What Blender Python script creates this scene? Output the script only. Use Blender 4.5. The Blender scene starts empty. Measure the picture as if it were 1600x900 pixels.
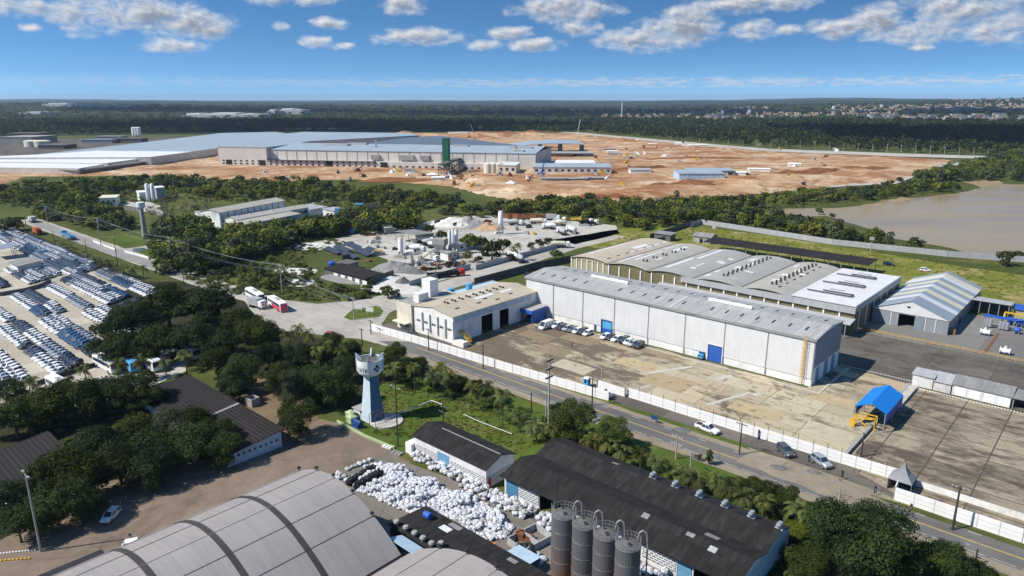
import bpy, bmesh, math, random
import numpy as np
from mathutils import Vector, Matrix, noise, geometry
RD = random.Random(11)
SC = bpy.context.scene
COL = SC.collection
rad = math.radians
# ---- survey helper: where a sight line of the survey camera meets the plane z --------------
FPX, HOR, CH = 1100.0, 153.0, 68.0
PITCH = math.atan((450 - HOR) / FPX)
CP, SP = math.cos(PITCH), math.sin(PITCH)
def G(x, y, z=0.0):
    a, b = (x - 800) / FPX, (450 - y) / FPX
    d = Vector((a, CP + SP * b, -SP + CP * b))
    t = (z - CH) / d.z
    return Vector((t * d.x, t * d.y, z))
def px_of(p):
    z = p[2] - CH
    d = p[1] * CP - z * SP
    return 800 + FPX * p[0] / d, 450 - FPX * (p[1] * SP + z * CP) / d
AX = rad(-42)
UX, UY = math.cos(AX), math.sin(AX)
def S(u, v, z=0.0):                      # site grid -> world
    return Vector((u * UX - v * UY, u * UY + v * UX, z))
def at(x, y, z=0.0):                     # survey pixel -> site grid
    p = G(x, y, z)
    return p.x * UX + p.y * UY, -p.x * UY + p.y * UX

# ---- shader helper -------------------------------------------------------------------------
class NT:
    def __init__(s, tree):
        s.t = tree; s.n = tree.nodes; s.l = tree.links
    def put(s, sock, val):
        if hasattr(val, 'is_output') or isinstance(val, bpy.types.NodeSocket):
            s.l.new(val, sock)
        elif val is not None:
            if isinstance(val, (tuple, list)) and len(val) == 3 and sock.type == 'RGBA':
                val = (*val, 1)
            sock.default_value = val
    def new(s, typ, ins=None, **props):
        n = s.n.new('ShaderNode' + typ)
        for k, v in props.items(): setattr(n, k, v)
        for k, v in (ins or {}).items(): s.put(n.inputs[k], v)
        return n
    def m(s, op, a, b=0.0, c=None, clamp=False):
        n = s.n.new('ShaderNodeMath'); n.operation = op; n.use_clamp = clamp
        s.put(n.inputs[0], a); s.put(n.inputs[1], b)
        if c is not None: s.put(n.inputs[2], c)
        return n.outputs[0]
    def noise(s, vec, scale, detail=3.0, rough=.55, dist=0.0):
        return s.new('TexNoise', {'Vector': vec, 'Scale': scale, 'Detail': detail, 'Roughness': rough, 'Distortion': dist}).outputs['Fac']
    def mix(s, f, a, b, mode='MIX'):
        n = s.n.new('ShaderNodeMix'); n.data_type = 'RGBA'; n.blend_type = mode
        s.put(n.inputs[0], f); s.put(n.inputs[6], a); s.put(n.inputs[7], b)
        return n.outputs[2]
    def rng(s, v, a, b, c=0.0, d=1.0, smooth=False):
        n = s.new('MapRange', {'Value': v, 'From Min': a, 'From Max': b, 'To Min': c, 'To Max': d})
        n.interpolation_type = 'SMOOTHSTEP' if smooth else 'LINEAR'
        return n.outputs[0]
    def map(s, vec, rot=0.0, scale=(1, 1, 1), loc=(0, 0, 0)):
        return s.new('Mapping', {'Vector': vec, 'Rotation': (0, 0, rot), 'Scale': scale, 'Location': loc}).outputs[0]
    def pos(s): return s.new('NewGeometry').outputs['Position']
    def site(s): return s.map(s.pos(), rot=rad(42))
    def uv(s): return s.new('UVMap').outputs[0]
MATS = {}
def mat_nt(name, rough=.8, metal=0.0, spec=.3):
    m = bpy.data.materials.new(name); m.use_nodes = True
    nt = NT(m.node_tree); b = nt.n['Principled BSDF']
    b.inputs['Roughness'].default_value = rough
    b.inputs['Metallic'].default_value = metal
    b.inputs['Specular IOR Level'].default_value = spec
    MATS[name] = m
    return m, nt, b
def bump(nt, b, h, strength=.3, dist=.1):
    n = nt.new('Bump', {'Height': h, 'Strength': strength, 'Distance': dist})
    nt.l.new(n.outputs[0], b.inputs['Normal'])
def mul(c, k): return tuple(min(1, x * k) for x in c)
def plain(name, c, rough=.75, var=.18, sc=.6, metal=0.0, spec=.3, c2=None, amt=.5):
    """paint / sheet / concrete with dirt and weathering"""
    if name in MATS: return MATS[name]
    m, nt, b = mat_nt(name, rough, metal, spec)
    p = nt.pos()
    f = nt.noise(p, sc, 5, .6)
    col = nt.mix(nt.rng(f, .3, .7), mul(c, 1 - var), mul(c, 1 + var * .6))
    if c2:
        f2 = nt.noise(p, sc * .35, 6, .7)
        col = nt.mix(nt.m('MULTIPLY', nt.rng(f2, .5, .68), amt), col, c2)
    nt.put(b.inputs['Base Color'], col)
    return m
def sheets(name, c, w=1.0, h=6.0, var=.15, seam=.6, c2=None, amt=.5, rough=.6, metal=0.0, rib=0.0, seamw=.04, sc=.25, spec=.3):
    """roof or wall sheeting laid out on the face's own metres: tone per sheet, seams, stains"""
    if name in MATS: return MATS[name]
    m, nt, b = mat_nt(name, rough, metal, spec)
    uv = nt.uv(); p = nt.pos()
    br = nt.new('TexBrick', {'Vector': uv, 'Color1': mul(c, 1 - var), 'Color2': mul(c, 1 + var), 'Mortar': mul(c, seam), 'Scale': 1.0,
                             'Mortar Size': seamw, 'Mortar Smooth': .3, 'Bias': 0.0, 'Brick Width': w, 'Row Height': h})
    br.offset = .0
    col = br.outputs['Color']
    f = nt.noise(p, sc, 6, .65)
    col = nt.mix(nt.rng(f, .35, .75, 0, .4), col, mul(c, .7))
    if c2:
        st = nt.noise(nt.map(uv, scale=(1.2, .16, 1)), 1.0, 5, .65)
        col = nt.mix(nt.m('MULTIPLY', nt.rng(st, .5, .7), amt), col, c2)
    nt.put(b.inputs['Base Color'], col)
    if rib:
        wv = nt.new('TexWave', {'Vector': uv, 'Scale': .5 / rib, 'Distortion': 0.0})
        bump(nt, b, wv.outputs['Fac'], .35, .04)
    return m
def lattice(name, c, w=.4, h=.4, hole=(.05, .05, .05)):
    if name in MATS: return MATS[name]
    m, nt, b = mat_nt(name, .85)
    br = nt.new('TexBrick', {'Vector': nt.uv(), 'Color1': hole, 'Color2': mul(hole, 2.2), 'Mortar': c, 'Scale': 1.0, 'Mortar Size': .11, 'Mortar Smooth': .1, 'Brick Width': w * 2, 'Row Height': h})
    br.offset = 0.5
    f = nt.noise(nt.pos(), .4, 4, .6)
    nt.put(b.inputs['Base Color'], nt.mix(nt.rng(f, .4, .8, 0, .35), br.outputs['Color'], mul(c, .6)))
    return m

# ---- mesh helper ---------------------------------------------------------------------------
class MB:
    def __init__(s): s.v = []; s.f = []; s.m = []
    def face(s, pts, m=0):
        i = len(s.v); s.v += [tuple(p) for p in pts]
        s.f.append(tuple(range(i, i + len(pts)))); s.m.append(m)
    def hexa(s, p, m=0):                 # 8 points: bottom ring, top ring
        i = len(s.v); s.v += [tuple(q) for q in p]
        for f in ((3, 2, 1, 0), (4, 5, 6, 7), (0, 1, 5, 4), (1, 2, 6, 5), (2, 3, 7, 6), (3, 0, 4, 7)):
            s.f.append(tuple(i + k for k in f)); s.m.append(m)
    def box(s, x0, x1, y0, y1, z0, z1, m=0):
        s.hexa([(x0, y0, z0), (x1, y0, z0), (x1, y1, z0), (x0, y1, z0), (x0, y0, z1), (x1, y0, z1), (x1, y1, z1), (x0, y1, z1)], m)
    def beam(s, p, q, w, h=None, m=0):
        h = h or w; p = Vector(p); q = Vector(q); d = (q - p).normalized()
        x = d.cross(Vector((0, 0, 1)))
        x = Vector((1, 0, 0)) if x.length < 1e-3 else x.normalized()
        y = x.cross(d); x = x * w / 2; y = y * h / 2
        s.hexa([p - x - y, p + x - y, p + x + y, p - x + y, q - x - y, q + x - y, q + x + y, q - x + y], m)
    def cyl(s, p, q, r0, r1=None, n=10, m=0, caps=True):
        r1 = r0 if r1 is None else r1
        p = Vector(p); q = Vector(q); d = (q - p).normalized()
        x = d.orthogonal().normalized(); y = d.cross(x); i = len(s.v)
        for c, r in ((p, r0), (q, r1)):
            for k in range(n):
                a = 2 * math.pi * k / n
                s.v.append(tuple(c + x * (r * math.cos(a)) + y * (r * math.sin(a))))
        for k in range(n):
            s.f.append((i + k, i + (k + 1) % n, i + n + (k + 1) % n, i + n + k)); s.m.append(m)
        if caps:
            s.f.append(tuple(i + n - 1 - k for k in range(n))); s.m.append(m)
            s.f.append(tuple(i + n + k for k in range(n))); s.m.append(m)
    def lathe(s, prof, n=16, m=0, c=(0, 0, 0), axis='z', sy=1.0):
        i = len(s.v)
        for r, z in prof:
            for k in range(n):
                a = 2 * math.pi * k / n; x, y = r * math.cos(a), r * math.sin(a) * sy
                q = (x, y, z) if axis == 'z' else (z, x, y)
                s.v.append((q[0] + c[0], q[1] + c[1], q[2] + c[2]))
        for j in range(len(prof) - 1):
            for k in range(n):
                a, b = i + j * n + k, i + j * n + (k + 1) % n
                s.f.append((a, b, b + n, a + n)); s.m.append(m)
        s.f.append(tuple(i + n - 1 - k for k in range(n))); s.m.append(m)
        e = i + (len(prof) - 1) * n
        s.f.append(tuple(e + k for k in range(n))); s.m.append(m)
    def prism(s, poly, y0, y1, m=0, axis='y'):       # polygon in x,z pushed along y (or polygon in y,z along x)
        f = (lambda a, z, t: (a, t, z)) if axis == 'y' else ((lambda a, z, t: (t, a, z)) if axis == 'x' else (lambda a, b, t: (a, b, t)))
        n = len(poly); i = len(s.v)
        s.v += [f(a, z, y0) for a, z in poly] + [f(a, z, y1) for a, z in poly]
        s.f.append(tuple(i + k for k in range(n))); s.m.append(m)
        s.f.append(tuple(i + n + n - 1 - k for k in range(n))); s.m.append(m)
        for k in range(n):
            s.f.append((i + (k + 1) % n, i + k, i + n + k, i + n + (k + 1) % n)); s.m.append(m)
    def mesh(s, name, mats, smooth=False, uv=True):
        me = bpy.data.meshes.new(name)
        me.from_pydata(s.v, [], s.f)
        for k in mats: me.materials.append(MATS[k] if isinstance(k, str) else k)
        me.polygons.foreach_set('material_index', s.m)
        if uv:
            L = me.uv_layers.new(name='UVMap').data
            V = s.v
            for p in me.polygons:
                n = p.normal
                t = Vector((-n.y, n.x, 0))
                if t.length < .02: t = Vector((1, 0, 0))
                t.normalize(); b = n.cross(t)
                if abs(n.z) > .3 and (abs(t.x) + 0 > .9 or abs(t.y) > .9): pass
                for li, vi in zip(p.loop_indices, p.vertices):
                    c = V[vi]
                    L[li].uv = (c[0] * t.x + c[1] * t.y + c[2] * t.z, c[0] * b.x + c[1] * b.y + c[2] * b.z)
        if smooth:
            me.polygons.foreach_set('use_smooth', [True] * len(me.polygons))
            me.set_sharp_from_angle(angle=rad(38))
        me.update()
        return me
    def obj(s, name, mats, parent=None, smooth=False, uv=True):
        o = bpy.data.objects.new(name, s.mesh(name, mats if isinstance(mats, (list, tuple)) else [mats], smooth, uv))
        COL.objects.link(o)
        if parent: o.parent = parent
        return o
def tag(o, label=None, cat=None, group=None, kind=None):
    if label: o['label'] = label
    if cat: o['category'] = cat
    if group: o['group'] = group
    if kind: o['kind'] = kind
    return o
def root(name, label, cat, u, v, rz=0.0, group=None, z=0.0):
    """an Empty at the thing's base on the site grid"""
    o = bpy.data.objects.new(name, None); COL.objects.link(o)
    o.location = S(u, v, z); o.rotation_euler = (0, 0, AX + rad(rz)); o.empty_display_size = .5
    return tag(o, label, cat, group)
def place(o, u, v, rz=0.0, z=0.0, sc=None):
    o.location = S(u, v, z); o.rotation_euler = (0, 0, AX + rad(rz))
    if sc: o.scale = (sc, sc, sc) if isinstance(sc, (int, float)) else sc
    return o
CHILDREN = {}
def kids(o):
    return [c for c in COL.objects if c.parent == o]
def copy_tree(o, cache={}):
    """a thing with its parts and their sub-parts"""
    if o.name not in cache:
        ch = list(o.children)
        cache[o.name] = [(c, list(c.children)) for c in ch]
    r = o.copy(); COL.objects.link(r)
    for c, gs in cache[o.name]:
        d = c.copy(); COL.objects.link(d); d.parent = r
        for g in gs:
            e = g.copy(); COL.objects.link(e); e.parent = d
    return r
ORD = 'zeroth first second third fourth fifth sixth seventh eighth ninth tenth eleventh twelfth'.split()
def ordn(i):
    if i < len(ORD): return ORD[i]
    return '%d%s' % (i, {1: 'st', 2: 'nd', 3: 'rd'}.get(i % 10 if i % 100 not in (11, 12, 13) else 0, 'th'))
def autolabel(objs, fmt, key=None):
    """label look-alikes by their order from the left"""
    objs = sorted(objs, key=key or (lambda o: px_of(o.location)[0]))
    for i, o in enumerate(objs): o['label'] = fmt.format(n=ordn(i + 1))
def patch(name, pts, z, m, jit=0.0, step=4.0, kind='structure', grid=False):
    """a sheet of ground; pts are world points"""
    out = []
    n = len(pts)
    for i in range(n):
        a, b = Vector(pts[i][:2]), Vector(pts[(i + 1) % n][:2])
        k = max(1, int((b - a).length / step)) if jit else 1
        for j in range(k):
            p = a.lerp(b, j / k)
            if jit:
                q = Vector((p.x / (step * 2.2), p.y / (step * 2.2), z * 50))
                d = noise.noise_vector(q) * jit * 1.3 + noise.noise_vector(q * 3.1) * jit * .6
                p = p + Vector((d.x, d.y))
            out.append(Vector((p.x, p.y, 0)))
    tris = geometry.tessellate_polygon([out])
    c = sum(out, Vector()) / len(out)
    me = bpy.data.meshes.new(name)
    fs = []
    for t in tris:
        a, b, d = (out[i] for i in t)
        fs.append(t if (b - a).cross(d - a).z > 0 else t[::-1])
    me.from_pydata([(p.x - c.x, p.y - c.y, 0) for p in out], [], fs)
    me.materials.append(MATS[m])
    o = bpy.data.objects.new(name, me); COL.objects.link(o); o.location = (c.x, c.y, z)
    if kind: o['kind'] = kind
    return o
def SP_(*uv): return [S(*q) for q in uv]
def GP(*q): return [G(*p) for p in q]
def inside(p, poly):
    x, y = p[0], p[1]; r = False; n = len(poly)
    for i in range(n):
        x0, y0 = poly[i][0], poly[i][1]; x1, y1 = poly[i - 1][0], poly[i - 1][1]
        if (y0 > y) != (y1 > y) and x < (x1 - x0) * (y - y0) / (y1 - y0) + x0: r = not r
    return r
# ---- materials of the setting --------------------------------------------------------------
def ground_mat(name, c1, c2, c3=None, s1=.02, s2=.15, rough=.95, k3=(.55, .7), fine=.9, bmp=.0):
    m, nt, b = mat_nt(name, rough, 0, .15)
    p = nt.pos()
    f = nt.noise(p, s1, 6, .62); g = nt.noise(p, s2, 5, .65)
    col = nt.mix(nt.rng(f, .35, .65), c1, c2)
    col = nt.mix(nt.rng(g, .35, .7, 0, .55), col, mul(c1, .6))
    if c3:
        h = nt.noise(p, s1 * 2.7, 6, .7, .6)
        col = nt.mix(nt.rng(h, *k3), col, c3)
    h = nt.noise(p, fine, 4, .7)
    col = nt.mix(nt.rng(h, .3, .75, .0, .5), col, mul(c2, .55))
    nt.put(b.inputs['Base Color'], col)
    if bmp: bump(nt, b, h, bmp, .4)
    return m
ground_mat('mat_wild_ground', (.05, .08, .016), (.13, .135, .035), (.19, .15, .065), .012, .1)
ground_mat('mat_lawn', (.06, .105, .014), (.11, .155, .022), (.15, .14, .045), .05, .35, k3=(.5, .68), fine=1.6, bmp=.5)
ground_mat('mat_field', (.10, .145, .016), (.235, .235, .040), (.36, .28, .13), .03, .14, k3=(.50, .64), fine=.8, bmp=.4)
ground_mat('mat_verge', (.05, .075, .015), (.10, .105, .03), (.19, .15, .08), .06, .3, k3=(.55, .7))
ground_mat('mat_dirt_yard', (.20, .152, .112), (.29, .225, .168), (.095, .072, .052), .035, .25, k3=(.52, .7), fine=1.2, bmp=.3)
ground_mat('mat_sand_shoulder', (.27, .225, .16), (.36, .31, .23), (.18, .15, .11), .05, .3)
ground_mat('mat_bare_soil', (.17, .12, .07), (.24, .18, .11), (.08, .085, .03), .06, .3)
ground_mat('mat_white_yard', (.43, .405, .36), (.61, .58, .525), (.21, .195, .165), .03, .14, k3=(.53, .68), fine=.5)
ground_mat('mat_grove_shade_floor', (.022, .026, .010), (.045, .045, .02), (.08, .06, .035), .05, .3, k3=(.6, .75))  # dark litter, its tone also standing in for shade under the trees
ground_mat('mat_pond_bank', (.30, .22, .12), (.38, .29, .17))

def earth_mat():
    m, nt, b = mat_nt('mat_earthworks', .95, 0, .1)
    p = nt.pos()
    a = nt.noise(p, .0065, 8, .68, .5)
    c = nt.noise(nt.map(p, scale=(1, 1.5, 1), loc=(300, 90, 0)), .017, 9, .72, .4)
    d = nt.noise(p, .12, 5, .7)
    col = nt.mix(nt.rng(a, .40, .60), (.30, .13, .055), (.50, .34, .20))
    col = nt.mix(nt.rng(c, .50, .66), col, (.66, .54, .38))
    col = nt.mix(nt.rng(c, .46, .36, 0, .75), col, (.22, .085, .035))
    col = nt.mix(nt.rng(d, .48, .72, 0, .65), col, (.22, .12, .065))
    wq = nt.n.new('ShaderNodeVectorMath'); wq.operation = 'MULTIPLY_ADD'
    nt.put(wq.inputs[0], nt.new('TexNoise', {'Vector': p, 'Scale': .008, 'Detail': 4.0}).outputs['Color']); wq.inputs[1].default_value = (150, 150, 0); nt.put(wq.inputs[2], p)
    for sc_, lo_, tone in ((.009, .035, (.60, .47, .32)), (.021, .045, (.20, .10, .055))):
        vo = nt.new('TexVoronoi', {'Vector': wq.outputs[0], 'Scale': sc_}, feature='DISTANCE_TO_EDGE')
        col = nt.mix(nt.m('MULTIPLY', nt.rng(vo.outputs['Distance'], lo_, lo_ * .3), nt.rng(d, .42, .6, 0, .75)), col, tone)
    e = nt.noise(p, .5, 4, .7)
    col = nt.mix(nt.rng(e, .5, .75, 0, .5), col, (.16, .09, .05))
    nt.put(b.inputs['Base Color'], col)
    bump(nt, b, d, .6, 1.0)
earth_mat()
def paving_mat(name, c, stain, sw, sh, cut=(.46, .66), amt=.85, joint=.35, jw=.09, tan=None, seed=0.0, left=False):
    m, nt, b = mat_nt(name, .9, 0, .2)
    q = nt.map(nt.site(), loc=(seed, seed * .7, 0))
    br = nt.new('TexBrick', {'Vector': q, 'Color1': mul(c, .76), 'Color2': mul(c, 1.14), 'Mortar': mul(stain, .9), 'Scale': 1.0, 'Mortar Size': jw, 'Mortar Smooth': .6, 'Brick Width': sw, 'Row Height': sh})
    br.offset = 0
    col = br.outputs['Color']
    if tan:
        t = nt.noise(q, .03, 3, .5)
        col = nt.mix(nt.rng(t, .48, .64, 0, .6), col, tan)
    f = nt.noise(nt.map(q, scale=(.75, 1.25, 1)), .075, 9, .72, .7)
    g = nt.noise(nt.map(q, scale=(.5, 1.4, 1)), .35, 6, .72)
    w = nt.m('ADD', nt.m('MULTIPLY', f, .62), nt.m('MULTIPLY', g, .38))
    if left:                             # the end by the hall has far more wear
        w = nt.m('ADD', w, nt.rng(nt.new('SeparateXYZ', {'Vector': q}).outputs[0], -135, -80, .06, -.035))
    col = nt.mix(nt.m('MULTIPLY', nt.rng(w, *cut), amt), col, stain)
    jn = nt.noise(q, .6, 5, .7)
    wig = nt.new('TexNoise', {'Vector': q, 'Scale': .22, 'Detail': 3.0}).outputs['Color']
    vq = nt.n.new('ShaderNodeVectorMath'); vq.operation = 'MULTIPLY_ADD'
    nt.put(vq.inputs[0], wig); vq.inputs[1].default_value = (4, 4, 0); nt.put(vq.inputs[2], q)
    vor = nt.new('TexVoronoi', {'Vector': vq.outputs[0], 'Scale': .14}, feature='DISTANCE_TO_EDGE')
    crk = nt.m('MULTIPLY', nt.rng(vor.outputs['Distance'], .03, .0), nt.rng(jn, .45, .6, 0, .55))
    col = nt.mix(crk, col, mul(stain, .7))
    fine = nt.noise(q, 1.7, 4, .75)
    col = nt.mix(nt.rng(fine, .35, .8, 0, .35), col, mul(stain, 1.3))
    nt.put(b.inputs['Base Color'], col)
paving_mat('mat_yard_slabs', (.47, .405, .285), (.11, .083, .058), 11.5, 6.2, cut=(.462, .532), tan=(.46, .345, .20), amt=.88, left=True)
paving_mat('mat_stained_slabs', (.37, .315, .225), (.075, .056, .042), 8.6, 7.0, cut=(.44, .56), jw=.16, seed=31, amt=.9)
paving_mat('mat_service_yard', (.15, .135, .115), (.055, .048, .042), 14, 9, cut=(.46, .6), seed=7)
paving_mat('mat_shed_apron', (.20, .195, .18), (.12, .11, .10), 12, 16, cut=(.5, .75), amt=.6, seed=3)
paving_mat('mat_forecourt', (.145, .13, .11), (.07, .06, .05), 9, 7, cut=(.45, .7), seed=17)
paving_mat('mat_lot_paving', (.45, .415, .345), (.28, .22, .14), 9, 9, cut=(.5, .72), amt=.6, jw=.05, seed=5)
paving_mat('mat_bag_yard', (.185, .165, .14), (.085, .075, .062), 10, 8, cut=(.48, .7), jw=.05, seed=23)

def road_mat(name, c, dust, amt=.6, v0=None, hw=4.0):
    m, nt, b = mat_nt(name, .85, 0, .25)
    q = nt.site()
    f = nt.noise(nt.map(q, scale=(.12, 1.1, 1)), .5, 6, .65)
    g = nt.noise(q, .06, 5, .7)
    col = nt.mix(nt.rng(f, .35, .7), mul(c, .82), mul(c, 1.15))
    col = nt.mix(nt.m('MULTIPLY', nt.rng(g, .42, .7), amt), col, dust)
    h = nt.noise(q, 2.5, 3, .7)
    col = nt.mix(nt.rng(h, .4, .8, 0, .3), col, mul(c, .7))
    nt.put(b.inputs['Base Color'], col)
road_mat('mat_asphalt', (.125, .122, .118), (.24, .215, .18), .45)
road_mat('mat_worn_road', (.25, .245, .235), (.36, .34, .30), .5)
road_mat('mat_dusty_road', (.36, .335, .295), (.52, .485, .42), .8)
plain('mat_road_paint', (.62, .60, .55), .7, .25, 1.5, c2=(.25, .24, .22), amt=.6)
plain('mat_yellow_paint', (.60, .42, .10), .7, .25, 1.5, c2=(.3, .26, .18), amt=.5)
plain('mat_faded_line', (.56, .50, .34), .8, .2, 1.5, c2=(.42, .34, .21), amt=.8)
plain('mat_pale_repair', (.50, .47, .42), .85, .2, .8, c2=(.3, .26, .2), amt=.6)
def water_mat(name, c, rough=.16, ws=.35):
    m, nt, b = mat_nt(name, rough, 0, .16)
    p = nt.pos()
    f = nt.noise(nt.map(p, scale=(.4, 1, 1)), .012, 4, .55)
    s2 = nt.noise(nt.map(p, rot=.5, scale=(.25, 1.6, 1)), .03, 5, .6)
    col = nt.mix(nt.rng(f, .3, .7), mul(c, .84), mul(c, 1.12)); col = nt.mix(nt.rng(s2, .45, .75, 0, .35), col, mul(c, .72))
    nt.put(b.inputs['Base Color'], col); nt.put(b.inputs['Roughness'], nt.rng(s2, .35, .7, rough * .6, rough * 2.2))
    bump(nt, b, nt.noise(nt.map(p, scale=(.5, 1, 1)), ws, 3, .6), .12, .4)
water_mat('mat_muddy_water', (.34, .262, .155), .16)
water_mat('mat_sea', (.012, .05, .11), .3, .01)
def far_mat():
    m, nt, b = mat_nt('mat_far_land', .95, 0, .1)
    p = nt.pos()
    a = nt.noise(p, .0009, 7, .6, .3); c = nt.noise(p, .0035, 6, .65); d = nt.noise(p, .02, 5, .7)
    e = nt.noise(nt.map(p, loc=(911, 77, 0)), .0016, 6, .62)
    col = nt.mix(nt.rng(a, .4, .6), (.016, .034, .010), (.04, .062, .018))
    col = nt.mix(nt.rng(c, .5, .68, 0, .8), col, (.062, .078, .026))
    col = nt.mix(nt.rng(d, .35, .75, 0, .75), col, (.010, .022, .007))
    col = nt.mix(nt.rng(e, .67, .73, 0, .8), col, (.21, .125, .07))
    nt.put(b.inputs['Base Color'], col)
    bump(nt, b, d, 1.0, 12)
far_mat()

# ---- ground sheets -------------------------------------------------------------------------
def ring_grid(name, r0, r1, nr, az0, az1, na, hfun, m, z=0.0):
    rs = np.geomspace(r0, r1, nr); azs = np.linspace(az0, az1, na)
    vs = []
    for r in rs:
        for a in azs:
            x, y = r * math.sin(a), r * math.cos(a)
            vs.append((x, y, z + hfun(x, y, r)))
    fs = [(i * na + j, i * na + j + 1, (i + 1) * na + j + 1, (i + 1) * na + j) for i in range(nr - 1) for j in range(na - 1)]
    fs = [f[::-1] for f in fs]
    me = bpy.data.meshes.new(name); me.from_pydata(vs, [], fs); me.materials.append(MATS[m])
    me.polygons.foreach_set('use_smooth', [True] * len(fs))
    o = bpy.data.objects.new(name, me); COL.objects.link(o); o['kind'] = 'structure'
    return o
def near_ground(x, y, r): return 0.0
gr = bpy.data.meshes.new('ground')
gr.from_pydata([(-2200, -600, 0), (2200, -600, 0), (2200, 2600, 0), (-2200, 2600, 0)], [], [(0, 1, 2, 3)])
gr.materials.append(MATS['mat_wild_ground'])
go = bpy.data.objects.new('ground', gr); COL.objects.link(go); go['kind'] = 'structure'
def hill_h(x, y, r):
    k = max(0.0, min(1.0, (r - 1500) / 5000.0)); k = k * k * (3 - 2 * k)
    f = noise.fractal(Vector((x / 2600 + 5.3, y / 3600, 1.7)), 1.0, 2.0, 5)
    g = noise.fractal(Vector((x / 700, y / 700, 4.1)), 1.0, 2.0, 4)
    az = math.degrees(math.atan2(x, y))
    top = 26 + 26 * max(0, min(1, (az - 8) / 14)) + 15 * max(0, min(1, (-az - 22) / 8)) - 10 * math.exp(-((az + 10) / 8) ** 2)
    return .25 + k * max(0.0, top * (.62 + .75 * f) + 7 * g)
ring_grid('hills', 1900, 16500, 120, rad(-56), rad(56), 420, hill_h, 'mat_far_land')
ring_grid('sea', 16000, 18800, 4, rad(-58), rad(58), 60, lambda x, y, r: -1.5, 'mat_sea')

LOT = SP_((-480, 98), (-236, 97.5), (-232, 84), (-190, 66), (-186, 24), (-480, 24))
patch('car_lot_paving', LOT, .02, 'mat_lot_paving', .6, 5)
patch('road_verge', SP_((-480, 98), (-225, 98), (-215, 108), (-262, 110), (-480, 108)), .016, 'mat_verge', .5, 4)
patch('yard_behind_lot', SP_((-190, 66), (-186, 24), (-174, 30), (-172, 60), (-176, 70), (-184, 74)), .024, 'mat_white_yard', .6, 3)
# left road, junction, side street
patch('road', SP_((-480, 107), (-262, 110), (-226, 112), (-206, 106), (-188, 103), (-164, 114.6), (-146, 117.6), (-146, 124), (-160, 125.5), (-170, 128), (-178, 138),
      (-183, 160), (-188, 210), (-193, 260), (-192, 300), (-199, 300), (-200, 260), (-198, 210), (-194, 165), (-197, 140), (-204, 127), (-216, 122), (-240, 120.5), (-300, 119.5), (-370, 118.5), (-480, 117.5)),
      .03, 'mat_dusty_road', .35, 3)
patch('road_asphalt', SP_((-470, 109.3), (-370, 108.6), (-300, 110.6), (-236, 113.6), (-236, 118.6), (-300, 117), (-370, 116), (-470, 115.5)), .036, 'mat_worn_road', .15, 5)
patch('road_shoulder', SP_((-150, 114.6), (-110, 115.2), (-60, 115.6), (40, 115), (40, 126.2), (-20, 126), (-30, 128), (-50, 127.4), (-75, 126.6), (-110, 126), (-150, 125.2)), .024, 'mat_sand_shoulder', .45, 3)
patch('main_road', SP_((-158, 117.4), (-110, 117.7), (-60, 118), (40, 117.8), (40, 125), (-20, 124.6), (-60, 124.6), (-110, 124.4), (-150, 123.8)), .034, 'mat_asphalt', .12, 5)
mk = MB()
for k in range(46):
    u = -140 + k * 4.0
    if k % 2 == 0: mk.box(u, u + 1.9, 124.0, 124.11, 0, .004, 0)
    mk.box(u, u + 3.3, 118.3, 118.39, 0, .004, 0)
mk.box(-146, 40, 121.16, 121.26, 0, .004, 1); mk.box(-146, 40, 121.38, 121.48, 0, .004, 1)
mk = mk.obj('road_markings', ['mat_road_paint', 'mat_yellow_paint']); place(mk, 0, 0, z=.038); mk['kind'] = 'structure'
patch('grass_verge', SP_((-166, 122), (-150, 124.6), (-112, 125.2), (-86, 126.3), (-64, 126.5), (-50, 126.6), (-52, 128.2), (-72, 128), (-86, 127.5), (-112, 126.6), (-135, 125.4), (-162, 123.2)), .05, 'mat_lawn', .25, 2)
patch('wall_verge', SP_((-27, 124.9), (-20, 124.2), (30, 124.9), (30, 126), (-20, 125.9)), .05, 'mat_verge', .25, 2)
patch('gate_forecourt', SP_((-96, 126.9), (-72, 127.6), (-50, 128), (-26, 127.2), (-22, 126), (-22, 130), (-24, 133.2), (-50, 133), (-96, 132)), .040, 'mat_forecourt', .2, 3)
patch('loading_yard', SP_((-140, 125.2), (-112, 126), (-96, 128), (-95, 131.8), (-60, 132.6), (-34, 133.2), (-34, 185), (-52.5, 186.8), (-53, 166), (-140, 166)), .044, 'mat_yard_slabs')
patch('annex_yard', SP_((-168, 121.4), (-140, 124.4), (-140, 133), (-170, 140)), .046, 'mat_service_yard')
patch('stained_yard', SP_((-34, 133.2), (-20, 126.4), (60, 126), (60, 184), (-34, 184.2)), .046, 'mat_stained_slabs')
patch('service_yard', SP_((-60, 184.9), (60, 184.3), (60, 219), (-60, 219)), .040, 'mat_service_yard')
pf = MB(); pf.box(-60, 50, 219.4, 262, 0, .5)
pf = pf.obj('raised_platform', 'mat_shed_apron'); place(pf, 0, 0); pf['kind'] = 'structure'
patch('back_field', SP_((-215, 268), (-52, 264), (50, 262), (70, 330), (-60, 340), (-140, 352), (-200, 352)), .02, 'mat_field', 1.5, 6)
patch('batching_yard', SP_((-299, 183), (-298, 229), (-303, 282), (-285, 312), (-215, 324), (-200, 306), (-198, 232), (-195, 170), (-216, 165), (-240, 186), (-262, 190)), .02, 'mat_white_yard', 1.2, 5)
patch('scrub_clearing', SP_((-262, 132), (-222, 128), (-206, 140), (-216, 165), (-250, 190), (-290, 183), (-330, 150)), .016, 'mat_verge', 3, 6)
patch('office_grass', GP((435, 330), (520, 325), (540, 331), (470, 340), (400, 366), (345, 362)), .02, 'mat_lawn', 2, 6)
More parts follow.
